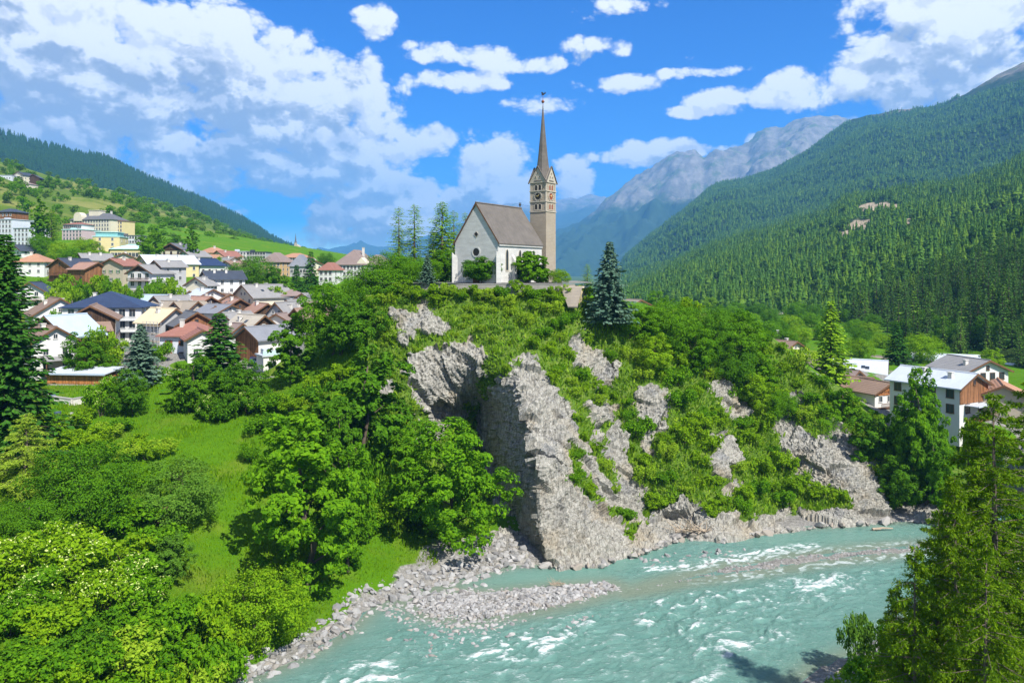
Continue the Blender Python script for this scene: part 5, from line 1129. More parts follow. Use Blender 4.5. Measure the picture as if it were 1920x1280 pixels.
# ---------- lower village, left
house('white two-storey house with brown tiled roof beside the timber shed', 104, 612, 148, 50, 7.6, 8.4, 6.4, 2.5, 'white', 'brown', front=(2, 2), right=(2, 2), left=(2, 2), chim=((-.9, 4),))
house('dark timber barn with pale blue-grey sheet metal roof slope', 88, 592, 160, -20, 11.6, 9, 4.0, 4.0, 'dwood', 'bluemetal', 'barn', 'barn', front=(0, 0), right=(0, 0), chim=(), attic=0)
house('weathered open-fronted barn with brown roof and wooden loft balcony', 169, 573, 176, 24, 10.6, 15, 5.6, 3.0, 'white', 'brown', 'barn', 'barn', front=(1, 3), right=(1, 3), boards='dwood', low=-2.5, balc=(0.2, 2.6), chim=(), attic=1, fm=M_WOODF)
hb = [o for o in bpy.data.objects if o.get('label', '').startswith('weathered open-fronted')][0]
q = MB(); q.poly([(-3.2, -3.4, 2.9), (5.2, -3.4, 2.9), (4.2, -.15, 4.9), (-1.8, -.15, 4.9), (-3.2, -3.4, 3.08), (5.2, -3.4, 3.08), (4.2, -.15, 5.08), (-1.8, -.15, 5.08)], [(3,2,1,0),(4,5,6,7),(0,1,5,4),(1,2,6,5),(2,3,7,6),(3,0,4,7)]); q.build('hood_roof', RF['brown'], hb)
q = MB(); [q.box(x - .1, x + .1, -3.2, -3.0, -3, 2.9) for x in (-2.9, 0, 2.4, 4.9)]; q.build('hood_posts', WL['wood'], hb); q = MB(); q.box(-3.0, 5.0, -3.1, -3.0, -1.0, 1.2); q.build('loft_boards', WL['wood'], hb)
house('white gabled house with big pinkish-brown roof behind the weathered barn', 113, 559, 197, 42, 12, 12, 5.5, 4.0, 'white', 'brown', front=(2, 3), chim=((-2.5, 5), (2, 8)))
house('small white gable with dark roof and wooden balcony behind the tall spruce', 56, 529, 216, 15, 7.5, 9, 5.0, 2.4, 'white', 'dark', balc=(2.4,), front=(2, 2), chim=())
house('white house with navy blue hipped roof and glazed balconies', 191, 545, 196, 8, 19.5, 12, 9.4, 4.1, 'white', 'navy', hip=5.5, front=(3, 7), right=(3, 4), win=(1.5, 2.0), chim=((-4, 6),), balc=(3.0, 6.0), bm_=mat('rail_grey', (.45, .47, .48), .5, .1), st=3.0, fm=M_FRAME)
house('long taupe roof behind the building site', 368, 565, 214, 68, 10, 16, 5, 3.2, 'beige', 'taupe', chim=((-1, 6), (-2.2, 11)), front=(1, 2), right=(0, 0), left=(1, 3))
house('house under construction with new cream roof deck', 327, 578, 184, 62, 8.5, 8.2, 6.2, 3.0, 'grey', 'cream', front=(2, 2), right=(0, 0), left=(2, 2), chim=((-1.5, 4),), attic=0)
house('brown timber gable with dark grey roof right of the building site', 369, 585, 178, 36, 9, 10.5, 5.5, 2.8, 'wood', 'dgrey', 'barn', 'barn', front=(1, 2), right=(1, 2), left=(1, 2), chim=(), fm=M_WOODF)
house('white house with red hipped roof and brown shuttered windows behind the blue spruce', 342, 603, 166, -4, 10.4, 9, 5.6, 2.9, 'bluewhite', 'red', hip=3.5, front=(2, 3), right=(2, 2), shut=M_SHUTB, chim=((-1.2, 2.2),), win=(.75, 1.05), st=2.6, fm=M_WOODF)
house('low white house with red roof right of the red hipped house', 380, 618, 160, 30, 6, 7, 4.2, 1.7, 'white', 'red', front=(1, 2), right=(1, 2), chim=())
house('white street house with slate-grey roof in the middle of the lower village', 432, 571, 206, 60, 9, 9, 6, 1.9, 'white', 'slate', front=(2, 2), left=(2, 3), chim=())
house('pink tiled roof, leftmost of the row behind the taupe roof', 394, 556, 224, 55, 8, 9, 5.5, 2.2, 'dwood', 'pink', front=(1, 1), chim=((.5, 3),))
house('broad pink tiled roof with dark gable in the middle of the row', 450, 560, 220, 36, 9.5, 12, 5.5, 2.9, 'dwood', 'pink', front=(1, 2), chim=((-1, 5),), sky_=((-1, .4, 7),), fm=M_WOODF)
house('pink tiled roof with dark gable at the right end of the row', 501, 569, 214, 38, 7.5, 10, 5, 2.4, 'dwood', 'pink', front=(1, 2), chim=((-.8, 6),), fm=M_WOODF)
house('grey gabled house with two upper windows and grey roof', 518, 567, 197, -18, 6.8, 12, 5.5, 3.2, 'grey', 'grey', front=(2, 2), right=(1, 3), attic=2, chim=((1.6, 4), (1.4, 8)))
house('small white gable in front of the grey gabled house', 519, 588, 189, -8, 5.4, 5, 4, 1.5, 'white', 'mauve', front=(1, 2), right=(1, 1), chim=(), attic=0)
house('pale sand-coloured roof with skylights behind the spruce', 494, 591, 182, 52, 9, 10.5, 5, 3.3, 'dwood', 'sand', front=(1, 1), left=(0, 0), sky_=((-1, .45, 4), (-1, .35, 7)), chim=((-2, 7),))
house('mauve-brown roof below the sand-coloured roof', 452, 606, 176, 55, 7, 7, 4.5, 2.4, 'white', 'mauve', chim=((-1, 3),), front=(1, 1))
house('timber-boarded barn with slate roof and white plaster side wall', 463, 613, 165, -36, 8.4, 10.5, 4.9, 2.3, 'white', 'slate', 'barn', 'barn', front=(0, 0), right=(1, 2), boards='wood', low=-1.2, chim=(), fm=M_WOODF, attic=0, win=(.7, 1.0))
house('dark gable with brown roof half hidden by trees at the village right edge', 556, 578, 191, -42, 8, 9, 5, 2.6, 'dwood', 'brown', 'barn', 'barn', front=(1, 1), right=(0, 0), chim=())
house('cream gabled house with long grey roof and dormers', 456, 534, 238, -38, 11.5, 15, 5.5, 3.6, 'cream', 'grey', front=(2, 3), right=(1, 5), chim=((1, 4), (-1, 9)), attic=2, sky_=((1, .5, 5), (1, .5, 8)))
house('white house with brown roof behind the long grey roof', 520, 541, 246, -50, 8, 8, 6, 2.0, 'white', 'mauve', hip=3, front=(2, 2), right=(2, 4), chim=())
house('small white gable with grey roof above the large leafy tree', 568, 550, 227, -20, 8, 9, 4.5, 2.2, 'white', 'grey', front=(1, 3), chim=((1.5, 4),))
house('narrow brown-roofed shed beside the small white gable', 578, 566, 205, -30, 6, 8, 3.5, 1.4, 'dwood', 'mauve', front=(1, 1), right=(0, 0), chim=())
house('white chalet with navy roof and orange timber panels', 356, 484, 300, -24, 11, 13, 6.5, 2.6, 'white', 'navy', front=(2, 2), right=(2, 4), balc=(2.8,), chim=((1.5, 3),), fm=M_WOODF)
house('white house with wooden balconies and dark slate roof', 383, 508, 258, -52, 9, 12.5, 8.2, 2.5, 'white', 'dark', front=(2, 2), right=(3, 4), chim=((1, 3), (1, 7)), balc=())
house('cream gable standing before the house with wooden balconies', 368, 520, 250, -18, 8.6, 5, 5, 2.4, 'cream', 'grey', front=(1, 3), chim=((1.3, 2),))
house('white sheet-metal roof behind the pink roofs, left of two', 352, 545, 240, 62, 9, 12, 5, 2.3, 'white', 'metal', front=(1, 1), chim=((-1.5, 4),))
house('white sheet-metal roof behind the pink roofs, right of two', 398, 542, 236, 48, 9, 10, 5, 2.2, 'white', 'metal', front=(1, 2), chim=((-1, 5),))
house('pale blue metal roof behind the navy hipped roof', 318, 553, 226, 66, 8, 12, 4.5, 1.8, 'white', 'bluemetal', front=(1, 1), chim=())
# ---------- upper row
house('white three-storey house with orange hipped roof at the left', 56, 474, 272, 5, 10, 9, 7.2, 3.0, 'white', 'orange', hip=3.6, front=(3, 3), right=(3, 2), chim=((-1, 3),), st=2.4, win=(.8, 1.0))
house('wooden chalet with dark roof and white lower walls', 112, 484, 264, -20, 10.5, 11, 6, 2.8, 'white', 'dark', boards='wood', low=-1, front=(2, 2), right=(1, 3), balc=(.5, 3.0), chim=((1.2, 3),), fm=M_WOODF)
house('open timber barn with pale pink roof between chalet and beige house', 182, 492, 262, 66, 9, 8.5, 4.6, 2.1, 'wood', 'pink', 'barn', 'barn', front=(1, 1), right=(0, 0), left=(1, 2), chim=(), fm=M_WOODF, attic=0)
house('beige house with green shuttered windows and red roof', 208, 485, 263, -14, 10, 10, 6.2, 2.2, 'beige', 'red', front=(2, 3), right=(2, 2), shut=M_SHUT, chim=((1, 5),), attic=0, win=(.7, 1.0))
house('white gabled house with balcony and timber gable truss', 262, 496, 254, -16, 10, 10, 5.2, 2.7, 'white', 'grey', boards='dwood', low=5.9, front=(2, 3), right=(1, 2), balc=(2.6,), chim=(), attic=0, win=(1.4, 1.5))
house('yellow house with long light grey metal roof', 266, 478, 282, -44, 12, 19, 6, 3.0, 'yellow', 'metal', front=(2, 2), right=(2, 5), chim=((1.5, 5), (1.5, 13)), attic=2)
house('grey house with grey roof above the wooden chalet', 150, 475, 292, -42, 9, 11, 5.5, 2.4, 'grey', 'grey', front=(2, 1), chim=((1, 3), (1, 7)))
house('white house with dark blue roof below the stepped hotel', 29, 459, 305, -30, 9, 10, 5, 2.2, 'white', 'dark', front=(2, 2), chim=())
house('grey gable with metal roof beside the yellow house', 292, 488, 262, -36, 8, 9, 5.5, 2.0, 'grey', 'grey', front=(2, 2), right=(2, 2), chim=((1, 4),), balc=(2.6,))
for (lb, ax, ay, Y_, rt, W_, L_, H_, rs, wl, rf) in [
 ('small pink-brown roof left of the navy hipped roof', 98, 549, 224, 34, 8, 9, 5, 2.4, 'white', 'brown'), ('grey roof behind the right end of the navy hipped roof', 292, 555, 220, -34, 8, 10, 5, 2.4, 'white', 'grey'),
 ('low brown roof between the taupe roof and the white street house', 404, 574, 207, 30, 7, 8, 5, 2.0, 'white', 'brown'), ('small grey roof behind the top of the barn spruce', 420, 586, 190, -28, 7, 8, 4.6, 2.1, 'white', 'grey'),
 ('brown roof behind the broad pink roof', 432, 551, 238, 34, 8, 9, 5, 2.2, 'cream', 'brown'), ('grey roof right of the pink roof row', 540, 562, 216, -28, 8, 9, 5, 2.4, 'white', 'grey'), ('brown roof in front of the small white gable with grey roof', 560, 571, 206, 30, 7, 8, 4.5, 2.0, 'white', 'mauve'),
 ('mauve roof left of the yellow house', 232, 474, 296, 30, 9, 9, 5, 2.2, 'cream', 'mauve'), ('grey roof right of the yellow chalet', 346, 470, 332, -30, 9, 10, 5, 2.3, 'white', 'grey'), ('brown roof beside the light tree by the orange roofs', 424, 489, 318, -20, 9, 10, 5, 2.3, 'white', 'brown'),
 ('small grey roof in the upper town left of the ochre house', 470, 486, 345, -25, 9, 10, 5, 2.3, 'cream', 'grey'), ('mauve roof behind the long white building', 552, 478, 400, -20, 10, 12, 5, 2.4, 'white', 'mauve'), ('brown roof right of the long white building', 590, 488, 360, 25, 10, 10, 5, 2.4, 'cream', 'brown'), ('pale roof between the two metal roofs', 330, 566, 214, -32, 7, 9, 5, 2.2, 'white', 'taupe'),
 ('brown roof at the right end of the right village, behind the pale hipped roof', 1492, 640, 222, 30, 9, 10, 4, 2.2, 'cream', 'brown'), ('grey roof below the metal roof with the skylight', 1606, 694, 176, 40, 7, 8, 4, 1.8, 'white', 'mauve'), ('low pale roof behind the dark spruce on the right', 1706, 672, 212, 40, 8, 10, 4, 1.8, 'white', 'taupe')]:
    house(lb, ax, ay, Y_, rt, W_, L_, H_, rs, wl, rf, front=(2, 2), right=(1, 2), left=(1, 2), chim=((.8, 4),))
# ---------- hotels and upper town
def block(label, x0, x1, y0, y1, Y, depth, wall, roof, rot=0, name='building', rows=3, cols=5, cat='building', rise=0, hip=True, chim=(), shut=None, win=(1.0, 1.3), base=6.0, right=(0, 0), cornice=True, fm=None):
    """flat or hip roofed block: front wall spans image columns x0..x1 and rows y0..y1"""
    W_ = (x1 - x0) / FPX * Y / math.cos(R(rot)); H = (y1 - y0) / FPX * Y; a = Vector(U((x0 + x1) / 2, y1, Y)); root = obj(name, None, None, a, R(rot)); root.empty_display_size = 1; tag(root, label, cat)
    mb = MB(); mb.box(-W_/2, W_/2, 0, depth, -base, H); mb.build('wall', WL[wall], root)
    if rise: ro = hip_roof(W_, depth, H + .2, rise, .6, min(depth, W_) * .32 if W_ < depth else .01, RF[roof], root) if W_ < depth else None
    if rise and W_ >= depth:
        e = .6; q = MB(); b_ = [(-W_/2-e, -e, H+.02), (W_/2+e, -e, H+.02), (W_/2+e, depth+e, H+.02), (-W_/2-e, depth+e, H+.02)]; hx = W_/2 - depth * .42
        q.poly(b_ + [(-hx, depth/2, H+rise), (hx, depth/2, H+rise)], [(0,1,5,4),(1,2,5),(2,3,4,5),(3,0,4),(3,2,1,0)]); ro = q.build('roof', RF[roof], root)
    if not rise:
        q = MB(); q.box(-W_/2-.3, W_/2+.3, -.3, depth+.3, H+.01, H+.32); q.box(-W_/2+.6, -W_/2+2.6, depth*.4, depth*.4+2, H+.32, H+1.4); ro = q.build('roof', RF[roof], root)
    for (x, y) in chim:
        q = MB(); q.box(x-.4, x+.4, y-.4, y+.4, H, H+rise+1.0); q.box(x-.5, x+.5, y-.5, y+.5, H+rise+1.04, H+rise+1.16); q.box(x-.3, x+.3, y-.3, y+.3, H+rise+1.0, H+rise+1.04); q.build('chimney', M_CHIM, ro)
    st = H / rows
    for r_ in range(rows):
        for c in range(cols): window(root, W_ * ((c + .5) / cols - .5) * .94, -.012, r_ * st + st * .3, 0, *win, fm, shut)
    if right[0]:
        for r_ in range(right[0]):
            for c in range(right[1]): window(root, W_/2 + .012, depth * (c + .5) / right[1], r_ * H / right[0] + H / right[0] * .3, math.pi/2, *win, fm, shut)
    return root
block('white stepped hotel, lower front wing at the left edge', 22, 57, 428, 462, 350, 12, 'bluewhite', 'metal', -14, 'hotel_building', 4, 4, right=(4, 3))
block('white stepped hotel, taller rear wing at the left edge', -14, 26, 412, 455, 362, 12, 'bluewhite', 'metal', -14, 'hotel_building', 5, 5)
block('dark balconied house above the stepped hotel', -8, 26, 398, 418, 385, 10, 'wood', 'dark', -10, 'house', 2, 4, 'house', 2.0)
gh = block('grand hotel with dark mansard roof on the hillside', 126, 212, 412, 434, 425, 14, 'cream', 'dgrey', -12, 'hotel_building', 3, 14, rise=4.2, chim=((-6, 7), (2, 7), (8, 7)), win=(.9, 1.3))
q = MB(); n = 10; q.prism([(-2.6, 6.0)] + [(2.6 * math.cos(math.pi - math.pi * i / n), 8.4 + 2.6 * math.sin(math.pi * i / n)) for i in range(n + 1)] + [(2.6, 6.0)], 'y', -1.0, 3.0); q.build('arched_gable', WL['cream'], gh, loc=(-7.5, 0, 0))
q = MB(); q.box(-3.4, 3.4, 4, 9, 8.5, 12.2); q.box(-3.7, 3.7, 3.7, 9.3, 12.2, 12.5); q.build('roof_lantern', WL['cream'], gh, loc=(-1, 0, 0))
block('yellow annex at the right end of the grand hotel', 212, 231, 415, 436, 428, 10, 'yellow', 'pink', -12, 'building', 3, 3)
block('pink hotel with pale flat roof below the grand hotel', 114, 157, 431, 452, 392, 13, 'pink', 'turq', -10, 'hotel_building', 3, 6)
block('white glazed pavilion wing behind the pink hotel', 116, 156, 421, 431, 402, 9, 'white', 'red', -10, 'building', 1, 9, rise=1.4, win=(1.1, 1.5))
yb_ = block('yellow building with arched window and turquoise glass attic', 176, 222, 444, 482, 348, 12, 'yellow', 'turq', 10, 'building', 4, 2, win=(.9, 1.2), right=(3, 2))
q = MB(); q.box(-4.8, 4.8, .6, 9, 9.8, 11.6); q.build('glass_attic', mat('attic_glass', (.20, .42, .42), .2, .3), yb_); q = MB(); q.box(-5.2, 5.2, .2, 9.6, 11.6, 11.85); q.build('attic_roof', RF['turq'], yb_)
q = MB(); q.prism([(-2, 0)] + [(2 * math.cos(math.pi - math.pi * i / n), 1.2 + 2 * math.sin(math.pi * i / n)) for i in range(n + 1)] + [(2, 0)], 'y', -.12, -.004); q.build('arched_window', M_PANE, yb_, loc=(3.0, 0, 1.4))
block('long grey block right of the yellow building', 222, 262, 442, 466, 392, 14, 'bluewhite', 'dgrey', 8, 'building', 3, 8, right=(3, 3))
block('low yellow bath hall with turquoise roof', 206, 262, 467, 488, 338, 12, 'yellow', 'turq', 0, 'building', 1, 8, rise=2.2, win=(1.3, 1.9))
house('yellow chalet with dark roof between the rounded tree and the poplar', 321, 456, 342, -12, 12, 12, 5.5, 2.9, 'cream', 'dgrey', boards='dwood', low=5.2, front=(2, 3), right=(2, 3), balc=(2.6,), chim=((1, 5),), fm=M_WOODF)
house('orange-roofed villa behind the columnar poplar', 386, 462, 385, -20, 10, 12, 6, 3.0, 'white', 'orange', hip=4, front=(2, 3), right=(2, 3), chim=((1, 5),))
house('red gabled house right of the orange-roofed villa', 408, 470, 378, -25, 9, 12, 5.5, 2.6, 'cream', 'red', front=(2, 2), right=(2, 3), chim=((1, 4),))
house('small orange roof below the orange-roofed villa', 388, 477, 360, -15, 9, 9, 4.5, 2.2, 'white', 'orange', front=(1, 3), chim=())
block('white flat-roofed block in the upper town', 433, 462, 472, 487, 400, 10, 'white', 'metal', 0, 'building', 2, 5)
block('dark glazed flat-roofed block in the upper town', 462, 498, 473, 487, 395, 10, 'grey', 'dark', 0, 'building', 2, 7, win=(1.4, 1.4))
house('grey roof below the dark glazed block', 440, 482, 345, 50, 9, 14, 4.5, 2.4, 'white', 'grey', left=(1, 3), chim=((-1, 4),))
block('ochre house with brown hipped roof in the town centre', 487, 528, 492, 520, 318, 11, 'ochre', 'mauve', -12, 'house', 3, 5, 'house', 4.2, right=(3, 3))
block('long white building with red roof in the town centre', 522, 574, 483, 498, 372, 12, 'white', 'orange', -4, 'building', 2, 10, rise=2.4)
block('grey hipped roof hall in the town centre', 543, 574, 500, 516, 312, 11, 'grey', 'slate', 0, 'building', 1, 5, rise=5.0)
block('white house with red roof left of the white institution', 597, 625, 507, 530, 288, 10, 'white', 'red', -10, 'house', 2, 3, 'house', 3.0, right=(2, 2))
iw = block('large white institution with grey hipped roof beside the church hill trees', 626, 686, 497, 530, 302, 16, 'white', 'mauve', -10, 'building', 3, 8, rise=6.2, chim=((3, 7),), right=(3, 4), win=(.9, 1.3))
q = MB(); q.prism([(-1.8, 7.2), (1.8, 7.2), (1.8, 8.2), (0, 10.2), (-1.8, 8.2)], 'y', -.25, 4); q.build('dormer', WL['cream'], iw, loc=(5.0, 0, 0))
block('cream rear wing of the white institution', 684, 718, 492, 528, 318, 12, 'cream', 'mauve', -10, 'building', 3, 5, rise=3.2)
# ---------- hillside chalets and the far village
house('chalet with dark roof highest on the green hill', 34, 322, 700, -15, 13, 12, 7, 3.2, 'cream', 'dark', front=(2, 4), balc=(3,), chim=(), base=12)
house('dark hay barn right of the highest chalet', 62, 327, 705, 10, 11, 10, 4.5, 3.0, 'dwood', 'dark', 'barn', 'barn', front=(0, 0), right=(0, 0), chim=(), attic=0, base=12)
block('long white house with blue band at the left edge of the hill', -20, 22, 329, 338, 690, 10, 'bluewhite', 'metal', 0, 'house', 1, 8, 'house', base=12)
block('pale apartment house below the highest chalet', 22, 58, 346, 358, 660, 10, 'cream', 'mauve', -8, 'house', 2, 6, 'house', 2.0, base=12)
FV = [(478,447,6),(486,452,7),(494,455,7),(502,458,8),(510,456,8),(518,460,9),(526,461,9),(537,463,10),(546,464,10),(565,464,10),(574,467,10),(584,468,10),(440,444,9),(412,446,9),(425,436,9)]
for i, (px, py, w_) in enumerate(FV):
    Y_ = 1500 if i < 12 else 1000; house((f'tiny pale house in the far village on the spur, {ORD[i]} from the left') if i < 12 else ('small house on the meadow above the town, right of the other two', 'small house on the meadow above the town, leftmost and lowest of three', 'small house on the meadow above the town, middle of three')[(0, 1, 2)[i - 12]], px, py, Y_, (-20, 15, 40)[i % 3], w_ / FPX * Y_ * .9, 11, 7, 3, 'white' if i % 2 else 'cream', ('pink', 'brown', 'dgrey')[i % 3], front=(2, 2), right=(0, 0), chim=(), attic=0, group='houses of the far village' if i < 12 else 'houses on the upper meadow', base=25)
mb = MB(); ch = obj('distant_church', None, None, U(555, 468, 1500)); tag(ch, 'distant church with pointed spire in the far village', 'church')
mb.prism([(-6, -25), (6, -25), (6, 6), (0, 11), (-6, 6)], 'y', 0, 18); mb.build('nave', WL['beige'], ch); mb = MB(); mb.box(-2.2, 2.2, -4.4, 0, -25, 14); mb.build('tower', WL['beige'], ch); mb = MB(); mb.lathe([(3.0, 14), (1.6, 17), (.05, 33)], 8, (0, -2.2, 0)); mb.build('spire', RF['dgrey'], ch)
# ---------- right village
house('white house with pale hipped roof behind the right crest', 1462, 627, 232, -12, 11, 11, 5, 3.2, 'white', 'sand', hip=4.2, front=(1, 3), right=(1, 3), chim=((0, 4),), fm=M_WOODF)
house('brown-roofed timber house left of the yellow-green fir', 1532, 666, 188, 58, 8, 9.5, 4.5, 2.6, 'wood', 'mauve', front=(1, 1), left=(1, 3), chim=(), fm=M_WOODF)
house('white metal roof with skylight right of the yellow-green fir', 1660, 676, 190, 62, 9.5, 12.5, 4.2, 3.1, 'wood', 'metal', front=(1, 2), left=(1, 4), sky_=((-1, .55, 4), (-1, .5, 4.95), (-1, .4, 8)), chim=(), fm=M_WOODF)
h4 = house('timber-trussed gable with brown roof over white walls', 1667, 717, 160, 22, 8.2, 9, 5.5, 1.9, 'white', 'brown', boards='wood', low=5.0, front=(2, 3), right=(1, 2), left=(1, 2), balc=(2.5,), chim=(), attic=0)
q = MB()
for i in range(-3, 4): q.bar((i * 1.0, -.14, 5.1), (i * 1.0 + (.5 if i % 2 else -.5), -.14, 6.6 - abs(i) * .33), .09)
q.bar((-3.6, -.15, 5.2), (3.6, -.15, 5.2), .16); q.bar((-2.4, -.15, 6.0), (2.4, -.15, 6.0), .12); q.build('truss', WL['owood'], h4)
house('brown tiled roof wing left of the timber-trussed gable', 1632, 708, 166, 50, 7, 8, 5, 1.9, 'white', 'brown', front=(1, 2), left=(1, 2), chim=())
h5 = house('large house with white metal roof and timber gable on the right', 1826, 700, 138, 30, 9.4, 13.5, 5.6, 2.1, 'white', 'metal', boards='wood', low=2.6, front=(1, 2), left=(2, 4), right=(1, 3), chim=((-2.2, 3), (-1.6, 8.5)), win=(1.3, 1.5), fm=M_WOODF)
q = MB(); q.box(-3.2, 4.4, -2.6, -.1, 2.25, 2.4); q.box(-3.2, 4.4, -2.6, -2.5, 2.4, 2.5); q.build('porch_roof', RF['metal'], h5); q = MB(); q.box(-2.6, 4.0, -2.3, -.1, -.4, -.2)
for i in range(14): q.box(-2.6 + i * .5, -2.52 + i * .5, -2.3, -2.24, -.2, .7)
q.box(-2.6, 4.0, -2.32, -2.22, .7, .8); q.build('porch_balcony', M_RAIL, h5)
house('grey-white house with grey roof behind the large metal-roofed house', 1852, 675, 168, 12, 11, 11, 5.4, 2.3, 'white', 'grey', front=(2, 4), right=(1, 2), left=(1, 2), chim=((-3, 3),), win=(1.2, 1.4), fm=M_WOODF)
house('beige house with orange roof at the right picture edge', 1882, 722, 138, -28, 8, 10, 5, 2.0, 'beige', 'orange', front=(1, 1), right=(1, 3), chim=(), attic=0)
house('long wooden shed with flat pale roof behind the teal tarpaulin', 1832, 666, 214, 66, 8, 16, 3.5, 1.2, 'wood', 'metal', 'shed', 'shed', front=(0, 0), right=(0, 0), chim=(), attic=0)
house('small turret with grey hipped roof and white wall below the right village', 1780, 792, 138, 0, 2.9, 2.9, 3.0, 1.4, 'white', 'dgrey', 'turret', 'turret', hip=1.3, front=(1, 1), right=(0, 0), chim=(), win=(.35, .5), ov=.35, base=3)
house('white-roofed hut at the far right edge', 1905, 682, 230, 40, 7, 9, 3, 1.6, 'white', 'metal', 'hut', 'hut', front=(1, 1), right=(0, 0), chim=())
house('white flat farmhouse on the valley floor behind the cliff crest', 1352, 592, 420, 30, 9, 11, 3.5, 1.6, 'white', 'metal', front=(1, 3), chim=())
house('dark hay hut on the valley floor', 1452, 607, 330, -30, 6, 8, 3, 1.6, 'dwood', 'dgrey', 'hut', 'hut', front=(0, 0), right=(0, 0), chim=(), attic=0)
house('pale roof peeping out right of the large blue spruce', 1200, 562, 210, 30, 9, 10, 4, 1.8, 'white', 'taupe', front=(1, 3), chim=())
house('sandy-roofed farmhouse at the foot of the forest', 1492, 586, 460, 20, 9, 14, 3.5, 2.0, 'cream', 'sand', front=(1, 3), chim=())
# ================================================================== CHURCH
m, t, b = newmat('church_plaster'); co = t.add('ShaderNodeTexCoord').outputs['Object']
mp = t.add('ShaderNodeMapping'); t.link(co, mp.inputs[0]); mp.inputs['Scale'].default_value = (.6, .6, 2.2)
n1, n2 = t.noise(mp.outputs[0], .7, 6, .65), t.noise(co, 5, 4, .7)
t.link(t.mix(t.math('MULTIPLY_ADD', t.math('ADD', n1, t.math('MULTIPLY', n2, .5)), 1.6, -.75, True), (.40, .39, .36), (.64, .63, .60)), b.inputs['Base Color']); b.inputs['Roughness'].default_value = .95; b.inputs['Specular IOR Level'].default_value = .1
bp = t.add('ShaderNodeBump'); bp.inputs['Distance'].default_value = .04; bp.inputs['Strength'].default_value = .5; t.link(n2, bp.inputs['Height']); t.link(bp.outputs[0], b.inputs['Normal']); M_PL = m
m, t, b = newmat('tower_stone'); co = t.add('ShaderNodeTexCoord').outputs['Object']; sp = t.add('ShaderNodeSeparateXYZ'); t.link(co, sp.inputs[0])
cm = t.add('ShaderNodeCombineXYZ'); t.link(t.math('ADD', sp.outputs[0], sp.outputs[1]), cm.inputs[0]); t.link(sp.outputs[2], cm.inputs[1])
bk = t.add('ShaderNodeTexBrick'); t.link(cm.outputs[0], bk.inputs['Vector']); bk.inputs['Scale'].default_value = 1; bk.inputs['Brick Width'].default_value = .75; bk.inputs['Row Height'].default_value = .30; bk.inputs['Mortar Size'].default_value = .03
bk.inputs['Color1'].default_value = (.35, .28, .205, 1); bk.inputs['Color2'].default_value = (.245, .20, .145, 1); bk.inputs['Mortar'].default_value = (.36, .325, .27, 1); bk.offset = .37
n1, n2 = t.noise(co, .5, 4, .6), t.noise(co, 4, 5, .7)
t.link(t.mix(t.math('MULTIPLY_ADD', n1, 1.2, -.25, True), t.mix(.5, bk.outputs['Color'], t.mix(n2, (.20, .155, .11), (.41, .345, .26))), (.40, .35, .28)), b.inputs['Base Color']); b.inputs['Roughness'].default_value = .95; b.inputs['Specular IOR Level'].default_value = .1
bp = t.add('ShaderNodeBump'); bp.inputs['Distance'].default_value = .06; bp.inputs['Strength'].default_value = .6; t.link(t.math('ADD', n2, t.math('MULTIPLY', bk.outputs['Fac'], -.5)), bp.inputs['Height']); t.link(bp.outputs[0], b.inputs['Normal']); M_TW = m
M_DK = mat('dark_opening', (.02, .018, .016), .6, .2); M_REDW = mat('red_shutter', (.22, .06, .03), .8, .3); M_QUOIN = mat('dressed_stone', (.42, .375, .30), .9, .2, 2)
A0 = Vector(U(893, 380, 147.5)); CW, CLn, CH, CR = 10.6, 16.0, 8.1, 7.6; ROT = R(-34)
church = obj('church', None, None, (A0.x, A0.y, A0.z - CH - CR - .25), ROT); tag(church, 'white hilltop church with steep shingled roof and stone bell tower', 'church')
def ring(prof_out, prof_in, y0, y1, mb):
    n = len(prof_out)
    for i in range(n):
        j = (i + 1) % n; P_ = []
        for y in (y0, y1):
            for (x, z) in (prof_out[i], prof_out[j], prof_in[j], prof_in[i]): P_.append((x, y, z))
        mb.poly(P_, [(0,1,2,3),(7,6,5,4),(0,4,5,1),(1,5,6,2),(2,6,7,3),(3,7,4,0)])
circ = lambda r_, cz=0, n=20, cx=0: [(cx + r_ * math.cos(6.2832 * i / n), cz + r_ * math.sin(6.2832 * i / n)) for i in range(n)]
def lancet(w_, h_, n=6):
    p = [(-w_/2, 0), (w_/2, 0), (w_/2, h_)]
    for i in range(1, n): a = i / n; p.append((w_/2 * (1 - a ** 1.6), h_ + w_ * 1.1 * math.sin(a * math.pi / 2)))
    p.append((0, h_ + w_ * 1.1))
    for i in range(n - 1, 0, -1): a = i / n; p.append((-w_/2 * (1 - a ** 1.6), h_ + w_ * 1.1 * math.sin(a * math.pi / 2)))
    p.append((-w_/2, h_)); return p
def arch(w_, h_, n=8): return [(-w_/2, 0), (w_/2, 0)] + [(w_/2 * math.cos(math.pi * i / n), h_ + w_/2 * math.sin(math.pi * i / n)) for i in range(n + 1)]
def opening(nm, prof, root, loc, rz, frame=.12, pm=None, fmat=None):
    cx = sum(p[0] for p in prof) / len(prof); cz = sum(p[1] for p in prof) / len(prof); h_ = max(p[1] for p in prof) - min(p[1] for p in prof); w_ = max(p[0] for p in prof) - min(p[0] for p in prof)
    out = [(cx + (x - cx) * (1 + 2 * frame / w_), cz + (z - cz) * (1 + 2 * frame / h_)) for x, z in prof]; mb = MB(); ring(out, prof, -.07, .02, mb)
    o = mb.build(nm, fmat or M_QUOIN, root, loc=loc, rz=rz); q = MB(); q.prism(prof, 'y', -.03, .01); q.build('pane', pm or M_DK, o); return o
